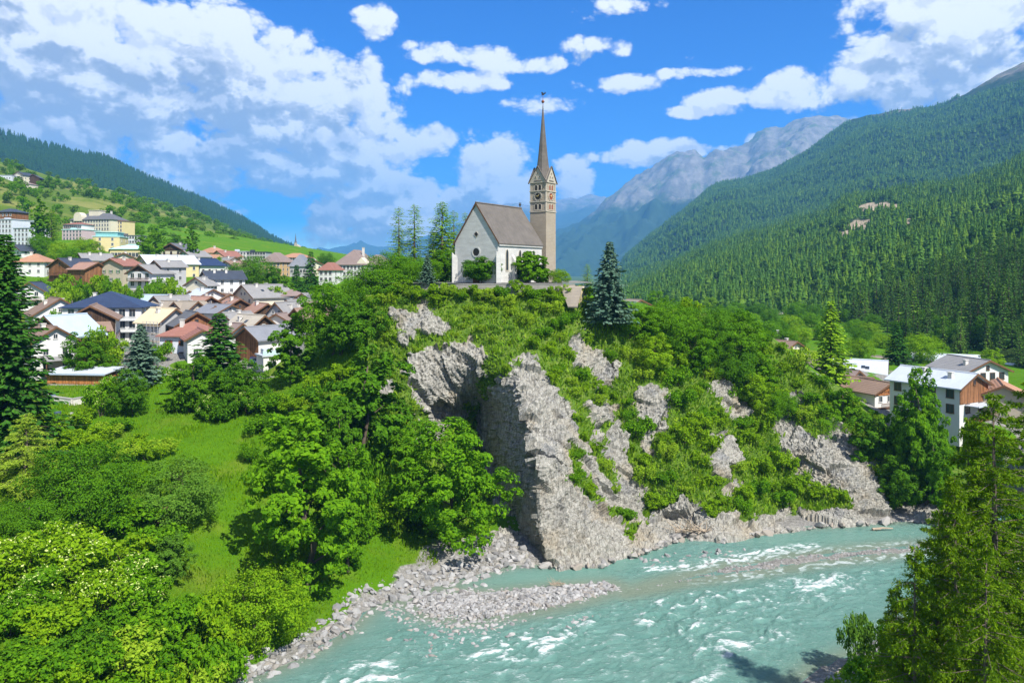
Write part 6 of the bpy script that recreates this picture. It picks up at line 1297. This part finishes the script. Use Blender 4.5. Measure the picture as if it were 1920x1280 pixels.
mb = MB(); mb.prism([(-CW/2, -4), (CW/2, -4), (CW/2, CH - .02), (0, CH + CR - .02), (-CW/2, CH - .02)], 'y', 0, CLn); mb.build('nave_wall', M_PL, church)
ro = gable_roof(CW, CLn, CH, CR, .35, RF['shingle'], church, .25, .22)
q = MB(); q.box(CW/2 - .05, CW/2 + .28, .05, CLn - .05, CH - .75, CH - .42); q.build('cornice', M_PL, church)
q = MB(); q.bar((0, CLn - .3, CH + CR), (0, CLn - .3, CH + CR + 1.5), .12); q.lathe([(.05, 0), (.28, .2), (.28, .4), (.03, .65)], 8, (0, CLn - .3, CH + CR + .7)); q.bar((-.35, CLn - .3, CH + CR + 1.35), (.35, CLn - .3, CH + CR + 1.35), .07); q.build('roof_finial', M_IRON, ro)
for sx in (-1, 1):      # angle buttresses
    q = MB(); q.prism([(-.55, -4), (.55, -4), (.55, 5.2), (-.55, 6.2)], 'x', -.45, .45); o = q.build('buttress', M_PL, church, loc=(sx * (CW/2 + .05), -.1, 0)); o.rotation_euler = (0, 0, R(45 * sx)) if sx > 0 else (0, 0, R(-45))
for yy in (5.0, 10.2): q = MB(); q.prism([(-.1, -4), (.75, -4), (.75, 4.6), (-.1, 5.8)], 'x', -.4, .4); o = q.build('buttress', M_PL, church, loc=(CW/2, yy, 0)); o.rotation_euler = (0, 0, R(-90)); o.rotation_euler = (0, 0, R(90)); o.scale = (1, -1, 1)
opening('diamond_window', [(0, -.55), (.5, 0), (0, .55), (-.5, 0)], church, (0, -.01, 9.7), 0, .1)
opening('round_window', circ(.78), church, (0, -.01, 6.2), 0, .28, None, M_PL)
for yy in (3.0, 7.6, 12.8): opening('lancet_window', lancet(.8, 3.2), church, (CW/2 + .01, yy, 2.6), math.pi/2, .14, M_PANE)
d = MB(); d.prism(arch(1.6, 2.2), 'y', -.06, -.004); o = d.build('door', M_WOODF, church, loc=(0, 0, 0)); d = MB(); d.box(.5, .62, -.12, -.06, 1.1, 1.25); d.build('handle', M_IRON, o)
# chancel
q = MB(); q.box(-4, 3.4, CLn, CLn + 7, -4, 6.6); q.build('chancel_wall', M_PL, church)
q = MB(); e = .35; bs = [(-4-e, CLn, 6.6), (3.4+e, CLn, 6.6), (3.4+e, CLn+7+e, 6.6), (-4-e, CLn+7+e, 6.6)]; q.poly(bs + [(-.3, CLn, 12.2), (-.3, CLn + 4, 12.2)], [(0,1,4),(1,2,5,4),(2,3,5),(3,0,4,5),(3,2,1,0)]); q.build('chancel_roof', RF['shingle'], church)
# tower (local frame turned back to its own centre)
tc_ = Vector(U(1018, 530, 162.0)); tl = church.matrix_basis.inverted() if False else None
ca, sa = math.cos(-ROT), math.sin(-ROT); dx, dy = tc_.x - church.location.x, tc_.y - church.location.y
TX, TY = dx * ca - dy * sa, dx * sa + dy * ca; TZ = tc_.z - church.location.z; S = 4.05; h = S / 2
tower = obj('bell_tower', None, church, (TX, TY, TZ)); tower.empty_display_size = 1
q = MB(); q.box(-h, h, -h, h, -5, 15.3); q.box(-h + .04, h - .04, -h + .04, h - .04, 15.3, 21.5); q.build('shaft', M_TW, tower)
for z in (15.2, 17.3, 19.6, 21.45): q = MB(); q.box(-h - .12, h + .12, -h - .12, h + .12, z, z + .2); q.build('string_course', M_QUOIN, tower)
q = MB()
for (sx, sy) in ((-1,-1),(1,-1),(-1,1),(1,1)): q.box(sx*h - .02 - .22*(sx > 0), sx*h + .02 + .22*(sx < 0), sy*h - .02 - .22*(sy > 0), sy*h + .02 + .22*(sy < 0), 15.45, 21.4)
q.build('quoins', M_QUOIN, tower)
for rz in (0, 90):
    c_, s_ = math.cos(R(rz)), math.sin(R(rz)); pos = lambda x, z: (c_ * x + s_ * (h - .02), s_ * x - c_ * (h - .02), z)
    for zz in (15.75, 19.85):
        for xx in (-.48, .48): opening('belfry_window', arch(.62, .85), tower, pos(xx, zz), R(rz), .12, M_DK if rz == 0 else M_REDW)
        if zz < 17: pass
    q = MB(); ring(circ(1.02, 0, 28), circ(.74, 0, 28), -.08, .01, q); o = q.build('clock_face', M_QUOIN, tower, loc=pos(0, 18.55), rz=R(rz))
    q = MB(); q.prism(circ(.74, 0, 28), 'y', -.04, .01); q.build('dial', M_REDW if rz else M_DK, o)
    q = MB(); q.bar((0, -.11, 0), (.32, -.11, .42), .07); q.bar((0, -.11, 0), (-.45, -.11, .1), .09); q.build('clock_hands', mat('gilt', (.75, .60, .25), .4, .1), o)
    q = MB()
    for i in range(12): a = math.pi / 6 * i; q.bar((.80 * math.cos(a), -.10, .80 * math.sin(a)), (.96 * math.cos(a), -.10, .96 * math.sin(a)), .07)
    q.build('hour_marks', M_IRON, o)
GH = 3.2
for k in range(4):
    q = MB(); q.prism([(-h - .1, 21.65), (h + .1, 21.65), (0, 21.65 + GH)], 'y', -h - .1, -h + .25); o = q.build('gable', M_QUOIN, tower); o.rotation_euler = (0, 0, k * math.pi / 2)
    for (x, z) in ((-.5, 22.6), (.5, 22.6), (0, 23.4)):
        if k in (0, 1): a_ = k * math.pi / 2; opening('gable_opening', arch(.26, .22), tower, (math.cos(a_) * x + math.sin(a_) * (h + .1), math.sin(a_) * x - math.cos(a_) * (h + .1), z - .1), a_, .05)
    v = MB()
    for s_ in (-1, 1): v.bar((s_ * (h + .35), -h - .16, 21.35), (0, -h - .16, 21.75 + GH + .1), .28, .16)
    o2 = v.build('gable_coping', RF['shingle'], tower); o2.rotation_euler = (0, 0, k * math.pi / 2)
q = MB(); n = 8; pr = []
SPB = 21.8; q.lathe([(h * 1.18, SPB), (1.62, SPB + 2.1), (1.28, SPB + 3.6), (.98, SPB + 6.2), (.48, SPB + 11.5), (.07, SPB + 16.6)], 8); q.build('spire', RF['shingle'], tower)
q = MB(); q.lathe([(.06, 38.3), (.06, 38.9), (.30, 39.05), (.36, 39.25), (.30, 39.45), (.05, 39.6), (.05, 40.9)], 10); q.build('spire_ball', mat('copper', (.20, .07, .035), .5, .2, metal=.5), tower)
q = MB(); q.bar((-.5, 0, 40.7), (.35, 0, 40.7), .09); q.poly([(.1, -.03, 40.7), (.75, -.03, 40.95), (.6, -.03, 41.25), (.2, -.03, 41.0), (-.15, -.03, 41.35), (-.45, -.03, 41.3), (-.25, -.03, 40.75), (.1, .03, 40.7), (.75, .03, 40.95), (.6, .03, 41.25), (.2, .03, 41.0), (-.15, .03, 41.35), (-.45, .03, 41.3), (-.25, .03, 40.75)], [(0,1,2,3,4,5,6),(13,12,11,10,9,8,7)] + [(i, (i+1) % 7, 7 + (i+1) % 7, 7 + i) for i in range(7)]); q.build('weather_vane', M_IRON, tower)
# terrace and walls
def wall_run(nm, label, pts, top, bot, th, m_, cat='wall', cope=True):
    root = obj(nm, None, None, pts[0]); tag(root, label, cat); o0 = Vector(pts[0]); mb = MB(); cp = MB()
    for a, b_ in zip(pts[:-1], pts[1:]):
        a, b_ = Vector(a) - o0, Vector(b_) - o0; d = (b_ - a).normalized(); nn = Vector((-d.y, d.x, 0)) * th / 2
        P_ = [a - nn, b_ - nn, b_ + nn, a + nn]; mb.poly([(*p.xy, bot) for p in P_] + [(p.x, p.y, top + p.z) for p in P_], [(3,2,1,0),(4,5,6,7),(0,1,5,4),(1,2,6,5),(2,3,7,6),(3,0,4,7)])
        n2 = nn * 1.25; P_ = [a - n2, b_ - n2, b_ + n2, a + n2]; cp.poly([(p.x, p.y, top + p.z + .005) for p in P_] + [(p.x, p.y, top + p.z + .16) for p in P_], [(3,2,1,0),(4,5,6,7),(0,1,5,4),(1,2,6,5),(2,3,7,6),(3,0,4,7)])
    mb.build('wall_body', m_, root)
    if cope: cp.build('coping', mat('coping_stone', (.30, .29, .27), .95, .25, 1.5), root)
    return root
wall_run('terrace_wall', 'grey stone wall carrying the church terrace', [U(725, 533, 146), U(800, 533, 144.5), U(960, 533, 143.2), U(1078, 534, 143.5)], 0, -4, .5, mat('terrace_stone', (.27, .255, .225), .95, .35, 1.2, .4))
q = MB(); P0 = Vector(U(1052, 537, 143.0)); hut = obj('stone_outbuilding', None, None, P0, R(-20)); tag(hut, 'small stone lean-to with sloping slab roof at the right end of the terrace', 'outbuilding')
q.box(.2, 4.0, .1, 4, -6, -.3); q.build('wall', mat('ochre_wall', (.62, .50, .30), .95, .2, 1.5), hut); q = MB(); q.poly([(0, -.2, -.05), (4.2, -.2, .05), (4.2, -3.6, -3.6), (2.3, -3.4, -3.6), (0, -.2, -.3), (4.2, -.2, -.2), (4.2, -3.6, -3.85), (2.3, -3.4, -3.85)], [(0,1,2,3),(7,6,5,4),(0,4,5,1),(1,5,6,2),(2,6,7,3),(3,7,4,0)]); q.build('slab_roof', RF['taupe'], hut)
q = MB(); q.box(0, 4.3, -.1, 4.2, -.28, .05); q.build('cap', mat('cap_pale', (.68, .60, .45), .9, .1), hut)
# churchyard lawn
gxx, gyy = np.meshgrid(np.linspace(-26, 16, 20), np.linspace(143.6, 180, 20)); zz = np.full(gxx.shape, A0.z - CH - CR - .1) + .05 * fbm(gxx * .3, gyy * .3)
tag(obj('churchyard', mesh_np('churchyard', np.stack([gxx, gyy, zz], -1).reshape(-1, 3), grid_faces(20, 20), [MATS['meadow']], smooth=True)), kind='structure')
# ================================================================== STONES
GROUND = bpy.data.objects['meadow_ground']
def stone_mat(name, cols):
    m, t, b = newmat(name); geo = t.add('ShaderNodeNewGeometry'); oi = t.add('ShaderNodeObjectInfo'); co = t.add('ShaderNodeTexCoord').outputs['Object']
    f = t.math('FRACT', t.math('ADD', geo.outputs['Random Per Island'], oi.outputs['Random']))
    c = t.ramp(f, cols); n = t.noise(co, 3.0, 5, .7)
    t.link(t.mix(t.math('MULTIPLY', n, .55), c, (.14, .135, .13)), b.inputs['Base Color']); b.inputs['Roughness'].default_value = .85; b.inputs['Specular IOR Level'].default_value = .2
    bp = t.add('ShaderNodeBump'); bp.inputs['Distance'].default_value = .06; bp.inputs['Strength'].default_value = .6; t.link(n, bp.inputs['Height']); t.link(bp.outputs[0], b.inputs['Normal']); return m
M_STN = stone_mat('river_stone', [(0, (.28, .275, .265)), (.25, (.40, .39, .375)), (.5, (.22, .22, .215)), (.7, (.46, .455, .44)), (.85, (.33, .295, .25)), (1, (.16, .16, .165))])
M_BLD = stone_mat('boulder', [(0, (.34, .315, .275)), (.3, (.41, .39, .355)), (.6, (.29, .27, .24)), (.85, (.38, .32, .25)), (1, (.23, .225, .22))])
def hull(seed, n, flat, m_):
    rg = np.random.default_rng(seed); p = rg.normal(size=(n, 3)); p /= np.linalg.norm(p, axis=1)[:, None]; p *= (.8 + .3 * rg.random(n))[:, None]; p *= np.array([1, .55 + .4 * rg.random(), flat])
    bm = bmesh.new(); [bm.verts.new(q) for q in p]; bmesh.ops.convex_hull(bm, input=bm.verts); bmesh.ops.recalc_face_normals(bm, faces=bm.faces); me = bpy.data.meshes.new('stone'); bm.to_mesh(me); bm.free(); me.materials.append(m_); return me
HS = [hull(i, 15, .5 + .08 * (i % 3), M_STN) for i in range(6)]; HB = [hull(20 + i, 17, .7, M_BLD) for i in range(5)]
rg = np.random.default_rng(21); cs = []
def add_stones(n, poly, lo, hi, p=2.5, zmin=-.35):
    xs = [q[0] for q in poly]; ys = [q[1] for q in poly]; k = 0
    X = rg.uniform(min(xs), max(xs), n * 4); Y = rg.uniform(min(ys), max(ys), n * 4); ok = inpoly(X, Y, poly); X, Y = X[ok][:n], Y[ok][:n]
    z = ground(X, Y)
    for x, y, zz in zip(X, Y, z):
        if zz > zmin and zz < 1.6: cs.append((x, y, zz, lo + (hi - lo) * rg.random() ** p))
bank = [(-30,66),(-27,72),(-22,77.5),(-18.8,83),(-17.2,89.5),(-10.5,94.8),(-5,97.5),(-1,101)]
band = [(x + .9, y - .5) for x, y in bank] + [(x - 2.3, y + 1.8) for x, y in bank[::-1]]
add_stones(1500, band, .10, .75, 2.6); add_stones(2600, BARS[0], .07, .55, 3.0); add_stones(1500, [(a * 1.0, b_ + (-1.2 if i < 6 else .8)) for i, (a, b_) in enumerate(BARS[0])], .08, .4, 2.5, -.6)
add_stones(1400, BARS[1], .07, .30, 2.0); add_stones(900, DEBRIS, .08, .9, 4); add_stones(700, [(20,62),(25,66),(28,71.5),(33,75.5),(42,83),(45,80),(36,70),(30,60)], .08, .35, 2.2)
add_stones(700, [(-17,90),(-12,83.5),(-8,81),(-3,82.5),(2,86),(-4,86),(-9,87.5),(-12,90.5)], .10, .55, 2.4, -9); add_stones(140, [(-19,84),(-8,77),(4,81),(11,88),(2,86),(-8,83)], .15, .6, 2.0, -9); add_stones(120, [(16,104),(26,107),(34,108.5),(30,103),(20,100.5)], .15, .7, 1.8, -9); add_stones(60, [(-16.5,90.5),(-9,94),(-3,96),(-6,92.5),(-14,89)], .3, 1.0, 1.5, -9)
cs = [(x, y, max(z, -.12) if z > -.7 else -.1, s_) for x, y, z, s_ in cs]
order = sorted(range(len(cs)), key=lambda i: -cs[i][3] / cs[i][1])
for i in order[:300]:
    x, y, z, s_ = cs[i]; o = obj('stone', HS[i % 6], GROUND, (x, y, z + .05 * s_), None, (s_, s_, s_ * (.8 + .4 * rg.random()))); o.rotation_euler = (rg.normal() * .25, rg.normal() * .25, rg.random() * 6.28)
VV, FF, nv_ = [], [], 0
hv = [np.array([tuple(v.co) for v in me.vertices]) for me in HS]; hf = [np.array([tuple(p.vertices) for p in me.polygons]) for me in HS]
for i in order[300:]:
    x, y, z, s_ = cs[i]; k = i % 6; a = rg.random() * 6.28; c_, s2 = math.cos(a), math.sin(a); v = hv[k] * s_; v = np.stack([v[:, 0] * c_ - v[:, 1] * s2 + x, v[:, 0] * s2 + v[:, 1] * c_ + y, v[:, 2] + z + .04 * s_], 1)
    VV.append(v); FF.append(hf[k] + nv_); nv_ += len(v)
tag(obj('pebbles', mesh_np('pebbles', np.concatenate(VV), np.concatenate(FF), [M_STN]), GROUND), kind='stuff')
# boulders at the foot of the cliff
for k in range(130):
    px = rg.uniform(985, 1770) if k > 25 else rg.uniform(1190, 1300); bi = float(np.interp(px, [q[0] for q in BOTC], [q[1] for q in BOTC])) - 9; c, n_, _ = cliff_at(px, bi); s_ = .25 + .75 * rg.random() ** 2.2
    yy = min(c.y, 56000 / (bi + 2 - 510)) - rg.random() * 1.2; x = (px - CX) / FPX * yy
    o = obj('boulder', HB[k % 5], cliff, (x, yy, .1 + .15 * s_ + rg.random() * .3), None, (s_ * 1.2, s_, s_ * .9)); o.rotation_euler = (rg.normal() * .4, rg.normal() * .4, rg.random() * 6)

# ================================================================== SMALL THINGS
def at_ground(px, Y, dz=0): x = (px - CX) / FPX * Y; return Vector((x, Y, gz(x, Y) + dz))
# timber shed with sheet roof
p = Vector(U(88, 722, 136)); sh = obj('timber_shed', None, None, p, R(-6)); tag(sh, 'low timber shed with flat pale metal roof in the left garden', 'shed')
Ls, Ds = 11.2, 4.6; q = MB(); q.box(0, Ls, 0, Ds, -3, .3); q.build('stone_base', M_STONE, sh)
for (nm, a, b_) in (('front', (0, 0), (Ls, 0)), ('side', (Ls, 0), (Ls, Ds))):
    q = MB(); d = Vector((b_[0] - a[0], b_[1] - a[1], 0)); n_ = int(d.length / .22); d.normalize(); nn = Vector((d.y, -d.x, 0))
    for i in range(n_):
        s0 = Vector((*a, 0)) + d * (i * .22); s1 = s0 + d * .205; o1 = nn * (.02 + .02 * (i % 2)); top = 2.15 if nm == 'front' else 2.15 + .35 * i / n_
        q.poly([(*(s0 + o1).xy, .3), (*(s1 + o1).xy, .3), (*(s1 - nn * .05).xy, .3), (*(s0 - nn * .05).xy, .3), (*(s0 + o1).xy, top), (*(s1 + o1).xy, top), (*(s1 - nn * .05).xy, top), (*(s0 - nn * .05).xy, top)], [(3,2,1,0),(4,5,6,7),(0,1,5,4),(1,2,6,5),(2,3,7,6),(3,0,4,7)])
    q.build('board_wall', WL['owood'], sh)
q = MB(); q.poly([(-.5, -.7, 2.1), (Ls + .5, -.7, 2.1), (Ls + .5, Ds + .4, 2.75), (-.5, Ds + .4, 2.75), (-.5, -.7, 2.28), (Ls + .5, -.7, 2.28), (Ls + .5, Ds + .4, 2.93), (-.5, Ds + .4, 2.93)], [(3,2,1,0),(4,5,6,7),(0,1,5,4),(1,2,6,5),(2,3,7,6),(3,0,4,7)]); ro = q.build('roof', RF['metal'], sh)
q = MB(); q.box(-.5, Ls + .5, -.76, -.705, 2.0, 2.3); q.build('fascia', RF['bluemetal'], ro)
for x in (1.8, 5.4, 9.0): q = MB(); q.box(x - .3, x + .3, -.06, -.045, 1.8, 1.95); q.build('vent', M_IRON, sh)
# porch of the white house
h1 = [o for o in bpy.data.objects if o.get('label', '').startswith('white two-storey house')][0]
q = MB(); q.poly([(-2.5, -2.4, 2.5), (3.0, -2.4, 2.5), (3.0, -.1, 3.1), (-2.5, -.1, 3.1), (-2.5, -2.4, 2.62), (3.0, -2.4, 2.62), (3.0, -.1, 3.22), (-2.5, -.1, 3.22)], [(3,2,1,0),(4,5,6,7),(0,1,5,4),(1,2,6,5),(2,3,7,6),(3,0,4,7)]); q.build('porch_canopy', RF['grey'], h1)
q = MB(); [q.box(x - .08, x + .08, -2.3, -2.14, -.4, 2.5) for x in (-2.3, 2.8)]; q.build('porch_posts', M_WOODF, h1); balcony(h1, 5.2, -.1, 2.3)
# scaffold
sc = obj('scaffold', None, None, U(268, 652, 176), R(-28)); tag(sc, 'tube scaffold in front of the building site', 'scaffold')
for i in range(5):
    for j in range(2): q = MB(); q.tube([(i * 1.3, j * .9, -2), (i * 1.3, j * .9, 6.2)], [.05, .05], 6); q.build('standard', mat('galvanised', (.5, .51, .52), .4, .15, metal=.4), sc)
for z in (1.6, 3.4, 5.2):
    q = MB(); q.box(-.1, 5.3, 0, .9, z, z + .06); q.build('deck', mat('scaffold_board', (.42, .33, .2), .9, .2), sc)
    for dz in (.5, 1.0): q = MB(); q.tube([(-.2, -.05, z + dz), (5.4, -.05, z + dz)], [.035, .035], 5); q.build('guard_rail', MATS['galvanised'], sc)
# garage, road walls
gb = block('small white flat-roofed garage below the timber-boarded barn', 497, 524, 668, 704, 158, 5, 'white', 'metal', 35, 'garage', 1, 1, 'garage', win=(1.6, 1.9), base=3)
q = MB(); q.box(-2, 2, -.25, -.2, 4.42, 5.3); q.box(1.95, 2, -.2, 4.5, 4.42, 5.3); q.build('glass_railing', mat('rail_glass', (.45, .62, .60), .1, .1), gb)
wall_run('road_wall', 'low grey wall along the village lane above the hedge', [U(462, 702, 151), U(490, 706, 151), U(522, 708, 150)], 0, -3, .4, mat('concrete', (.42, .41, .39), .95, .2))
wall_run('garden_wall', 'curved pale garden terrace wall below the timber shed', [U(80, 742, 128), U(105, 748, 125), U(135, 752, 124), U(158, 748, 126)], .3, -3, .5, mat('dry_stone', (.55, .53, .48), .95, .35, 2.2, .6))
wall_run('garden_wall', 'lower garden wall beside the potted plant', [U(88, 800, 114), U(110, 792, 116), U(135, 778, 119)], .3, -3, .4, MATS['dry_stone'])
q = MB(); q.lathe([(.42, 0), (.52, .85), (.46, .85), (.44, .70)], 14); pl = q.build('planter', mat('planter_blue', (.07, .11, .15), .6, .15), loc=at_ground(108, 117.5)); tag(pl, 'dark blue planter tub on the garden terrace', 'planter')
q = MB(); q.lathe([(.5, 0), (.5, .5), (.42, .62)], 14); pl = q.build('garden_barrel', MATS['planter_blue'], loc=at_ground(99, 126)); tag(pl, 'dark round barrel behind the curved garden wall', 'barrel')
# pole fence and bench
fe = obj('pole_fence', None, None, at_ground(268, 141)); tag(fe, 'wooden pole fence at the top of the left meadow', 'fence'); f0 = fe.location; pp = [at_ground(268 + 11 * i, 141) - f0 for i in range(7)]
for a in pp: q = MB(); q.tube([a + Vector((0, 0, -.3)), a + Vector((0, 0, 1.15))], [.07, .06], 6); q.build('post', WL['beige'], fe)
for a, b_ in zip(pp[:-1], pp[1:]):
    for z in (.5, 1.0): q = MB(); q.tube([a + Vector((0, -.08, z)), b_ + Vector((0, -.08, z))], [.05, .05], 6); q.build('rail', WL['beige'], fe)
be = obj('park_bench', None, None, at_ground(612, 143), R(10)); tag(be, 'wooden bench on the lawn left of the church hill', 'bench')
for i in range(3): q = MB(); q.box(-.9, .9, -.25 + i * .16, -.12 + i * .16, .43, .47); q.build('seat_slat', WL['owood'], be)
for i in range(2): q = MB(); q.box(-.9, .9, .22, .26, .6 + i * .18, .73 + i * .18); q.build('back_slat', WL['owood'], be)
for x in (-.7, .7): q = MB(); q.box(x - .04, x + .04, -.22, .26, 0, .43); q.box(x - .04, x + .04, .265, .31, 0, .9); q.build('leg', M_IRON, be)
# rust-red roof in the thicket
lt = obj('garden_hut', None, None, at_ground(296, 90), R(15)); tag(lt, 'little rust-red lean-to roof half buried in the meadow thicket', 'hut')
q = MB(); q.box(-.9, .9, 0, 1.2, -.5, 1.3); q.build('wall', WL['dwood'], lt); q = MB(); q.poly([(-1.2, -.3, 1.35), (1.2, -.3, 1.75), (1.2, 1.4, 1.8), (-1.2, 1.4, 1.4), (-1.2, -.3, 1.43), (1.2, -.3, 1.83), (1.2, 1.4, 1.88), (-1.2, 1.4, 1.48)], [(3,2,1,0),(4,5,6,7),(0,1,5,4),(1,2,6,5),(2,3,7,6),(3,0,4,7)]); q.build('roof', RF['red'], lt)
# cars in the lane
def car(label, loc, rz, c):
    root = obj('parked_car', None, None, loc, rz); tag(root, label, 'car', 'cars in the village lane'); pm = mat('paint_' + '%d' % int(c[2] * 100), c, .25, .05, spec=.6)
    q = MB(); q.prism([(-2.1, .35), (2.1, .35), (2.15, .75), (1.95, .95), (1.2, 1.02), (.55, 1.48), (-1.1, 1.5), (-1.85, 1.02), (-2.1, .9)], 'y', -.82, .82); b_ = q.build('body', pm, root)
    q = MB(); q.prism([(1.08, 1.03), (.5, 1.42), (-1.05, 1.44), (-1.65, 1.04)], 'y', -.835, .835); q.build('side_windows', M_PANE, root)
    q = MB(); q.poly([(1.22, -.7, 1.03), (1.22, .7, 1.03), (.6, .62, 1.46), (.6, -.62, 1.46), (1.20, -.7, .99), (1.2, .7, .99), (.56, .62, 1.42), (.56, -.62, 1.42)], [(0,1,2,3),(7,6,5,4),(0,4,5,1),(1,5,6,2),(2,6,7,3),(3,7,4,0)]); q.build('windscreen', M_PANE, root)
    for x in (-1.3, 1.35):
        for y in (-.83, .83):
            q = MB(); q.prism(circ(.33, 0, 14), 'y', -.1, .1); wh = q.build('wheel', mat('tyre', (.02, .02, .02), .9, .2), root, loc=(x, y, .33)); q = MB(); q.prism(circ(.19, 0, 12), 'y', -.115, .115); q.build('rim', MATS['galvanised'], wh)
    for y in (-.6, .6): q = MB(); q.box(2.05, 2.17, y - .18, y + .18, .62, .78); q.build('headlight', mat('lamp_glass', (.75, .75, .72), .15, .05), root)
car('dark blue car parked under the barn wall, upper of two', at_ground(477, 163, .05), R(-80), (.015, .03, .12)); car('dark grey car parked at the lane wall, lower of two', at_ground(476, 155.5, .05), R(-20), (.03, .035, .045))
# tarpaulin heap
c0 = Vector(U(1760, 696, 200)); gxx, gyy = np.meshgrid(np.linspace(-2.3, 2.3, 18), np.linspace(-1.8, 1.8, 14)); hh = 2.4 * (1 - np.abs(gxx / 2.4) ** 3) * (1 - np.abs(gyy / 1.9) ** 3) + .22 * fbm(gxx * .9, gyy * .9, o=3) - .3
tag(obj('tarpaulin_heap', mesh_np('tarpaulin', np.stack([gxx, gyy, hh], -1).reshape(-1, 3), grid_faces(18, 14), [mat('tarp_teal', (.03, .33, .30), .5, .2, 1.0)], smooth=True), None, c0), 'teal tarpaulin covering a heap behind the large white metal roof', 'tarpaulin')
# driftwood
M_DRIFT = mat('driftwood', (.36, .29, .21), .95, .3, 4)
def drift(name, label, c, n, L, r_, seed, up=.5):
    rg = np.random.default_rng(seed); root = obj(name, None, None, c); tag(root, label, 'driftwood')
    q = MB(); q.tube([(-L * .5, 0, .2), (0, .1, .35), (L * .5, .05, .3)], [r_ * 1.3, r_, r_ * .6], 8); q.build('log', M_DRIFT, root); q = MB()
    for i in range(n):
        a = rg.random() * 6.28; l_ = L * (.3 + .4 * rg.random()); s_ = Vector((rg.uniform(-.4, .4) * L, rg.uniform(-.3, .3), .2)); d = Vector((math.cos(a), math.sin(a) * .6, up * rg.random())); e = s_ + d * l_ * .5
        q.tube([s_, e, e + (d + Vector((rg.normal() * .5, rg.normal() * .5, .1))) * l_ * .35], [r_ * .35, r_ * .22, r_ * .05], 4)
    q.build('roots', M_DRIFT, root)
def shore(px, py, dz=.2): Y = (CAMZ - dz) * FPX / (py - HY); return Vector(((px - CX) / FPX * Y, Y, dz))
drift('driftwood_tangle', 'tangle of grey driftwood roots at the foot of the right cliff', shore(1300, 998, .8), 46, 5.5, .22, 3, 1.0)
drift('driftwood_log', 'bleached driftwood trunk on the stones below the rounded bank tree', shore(800, 1048, 1.0), 5, 5.0, .16, 4, .2)
drift('driftwood_brush', 'dead brush caught on the gravel bar', shore(1045, 1098, .25), 40, 1.8, .08, 5, 1.2)
drift('driftwood_log', 'pale log floating in the upper river pool', shore(1655, 994, .05), 2, 3.2, .16, 6, .1)
# ------------------------------------------------------------------ the air of the valley
mb = MB(); mb.box(-12000, 12000, -800, 16500, -8, 1950)
m = bpy.data.materials.new('haze'); m.use_nodes = True; t = NT(m.node_tree); t.n.clear()
pv = t.add('ShaderNodeVolumePrincipled'); pv.inputs['Color'].default_value = (.18, .52, 1.0, 1); pv.inputs['Density'].default_value = 9.5e-5; pv.inputs['Anisotropy'].default_value = 0.1
om = t.add('ShaderNodeOutputMaterial'); t.link(pv.outputs[0], om.inputs['Volume'])
tag(mb.build('haze', m), kind='stuff')
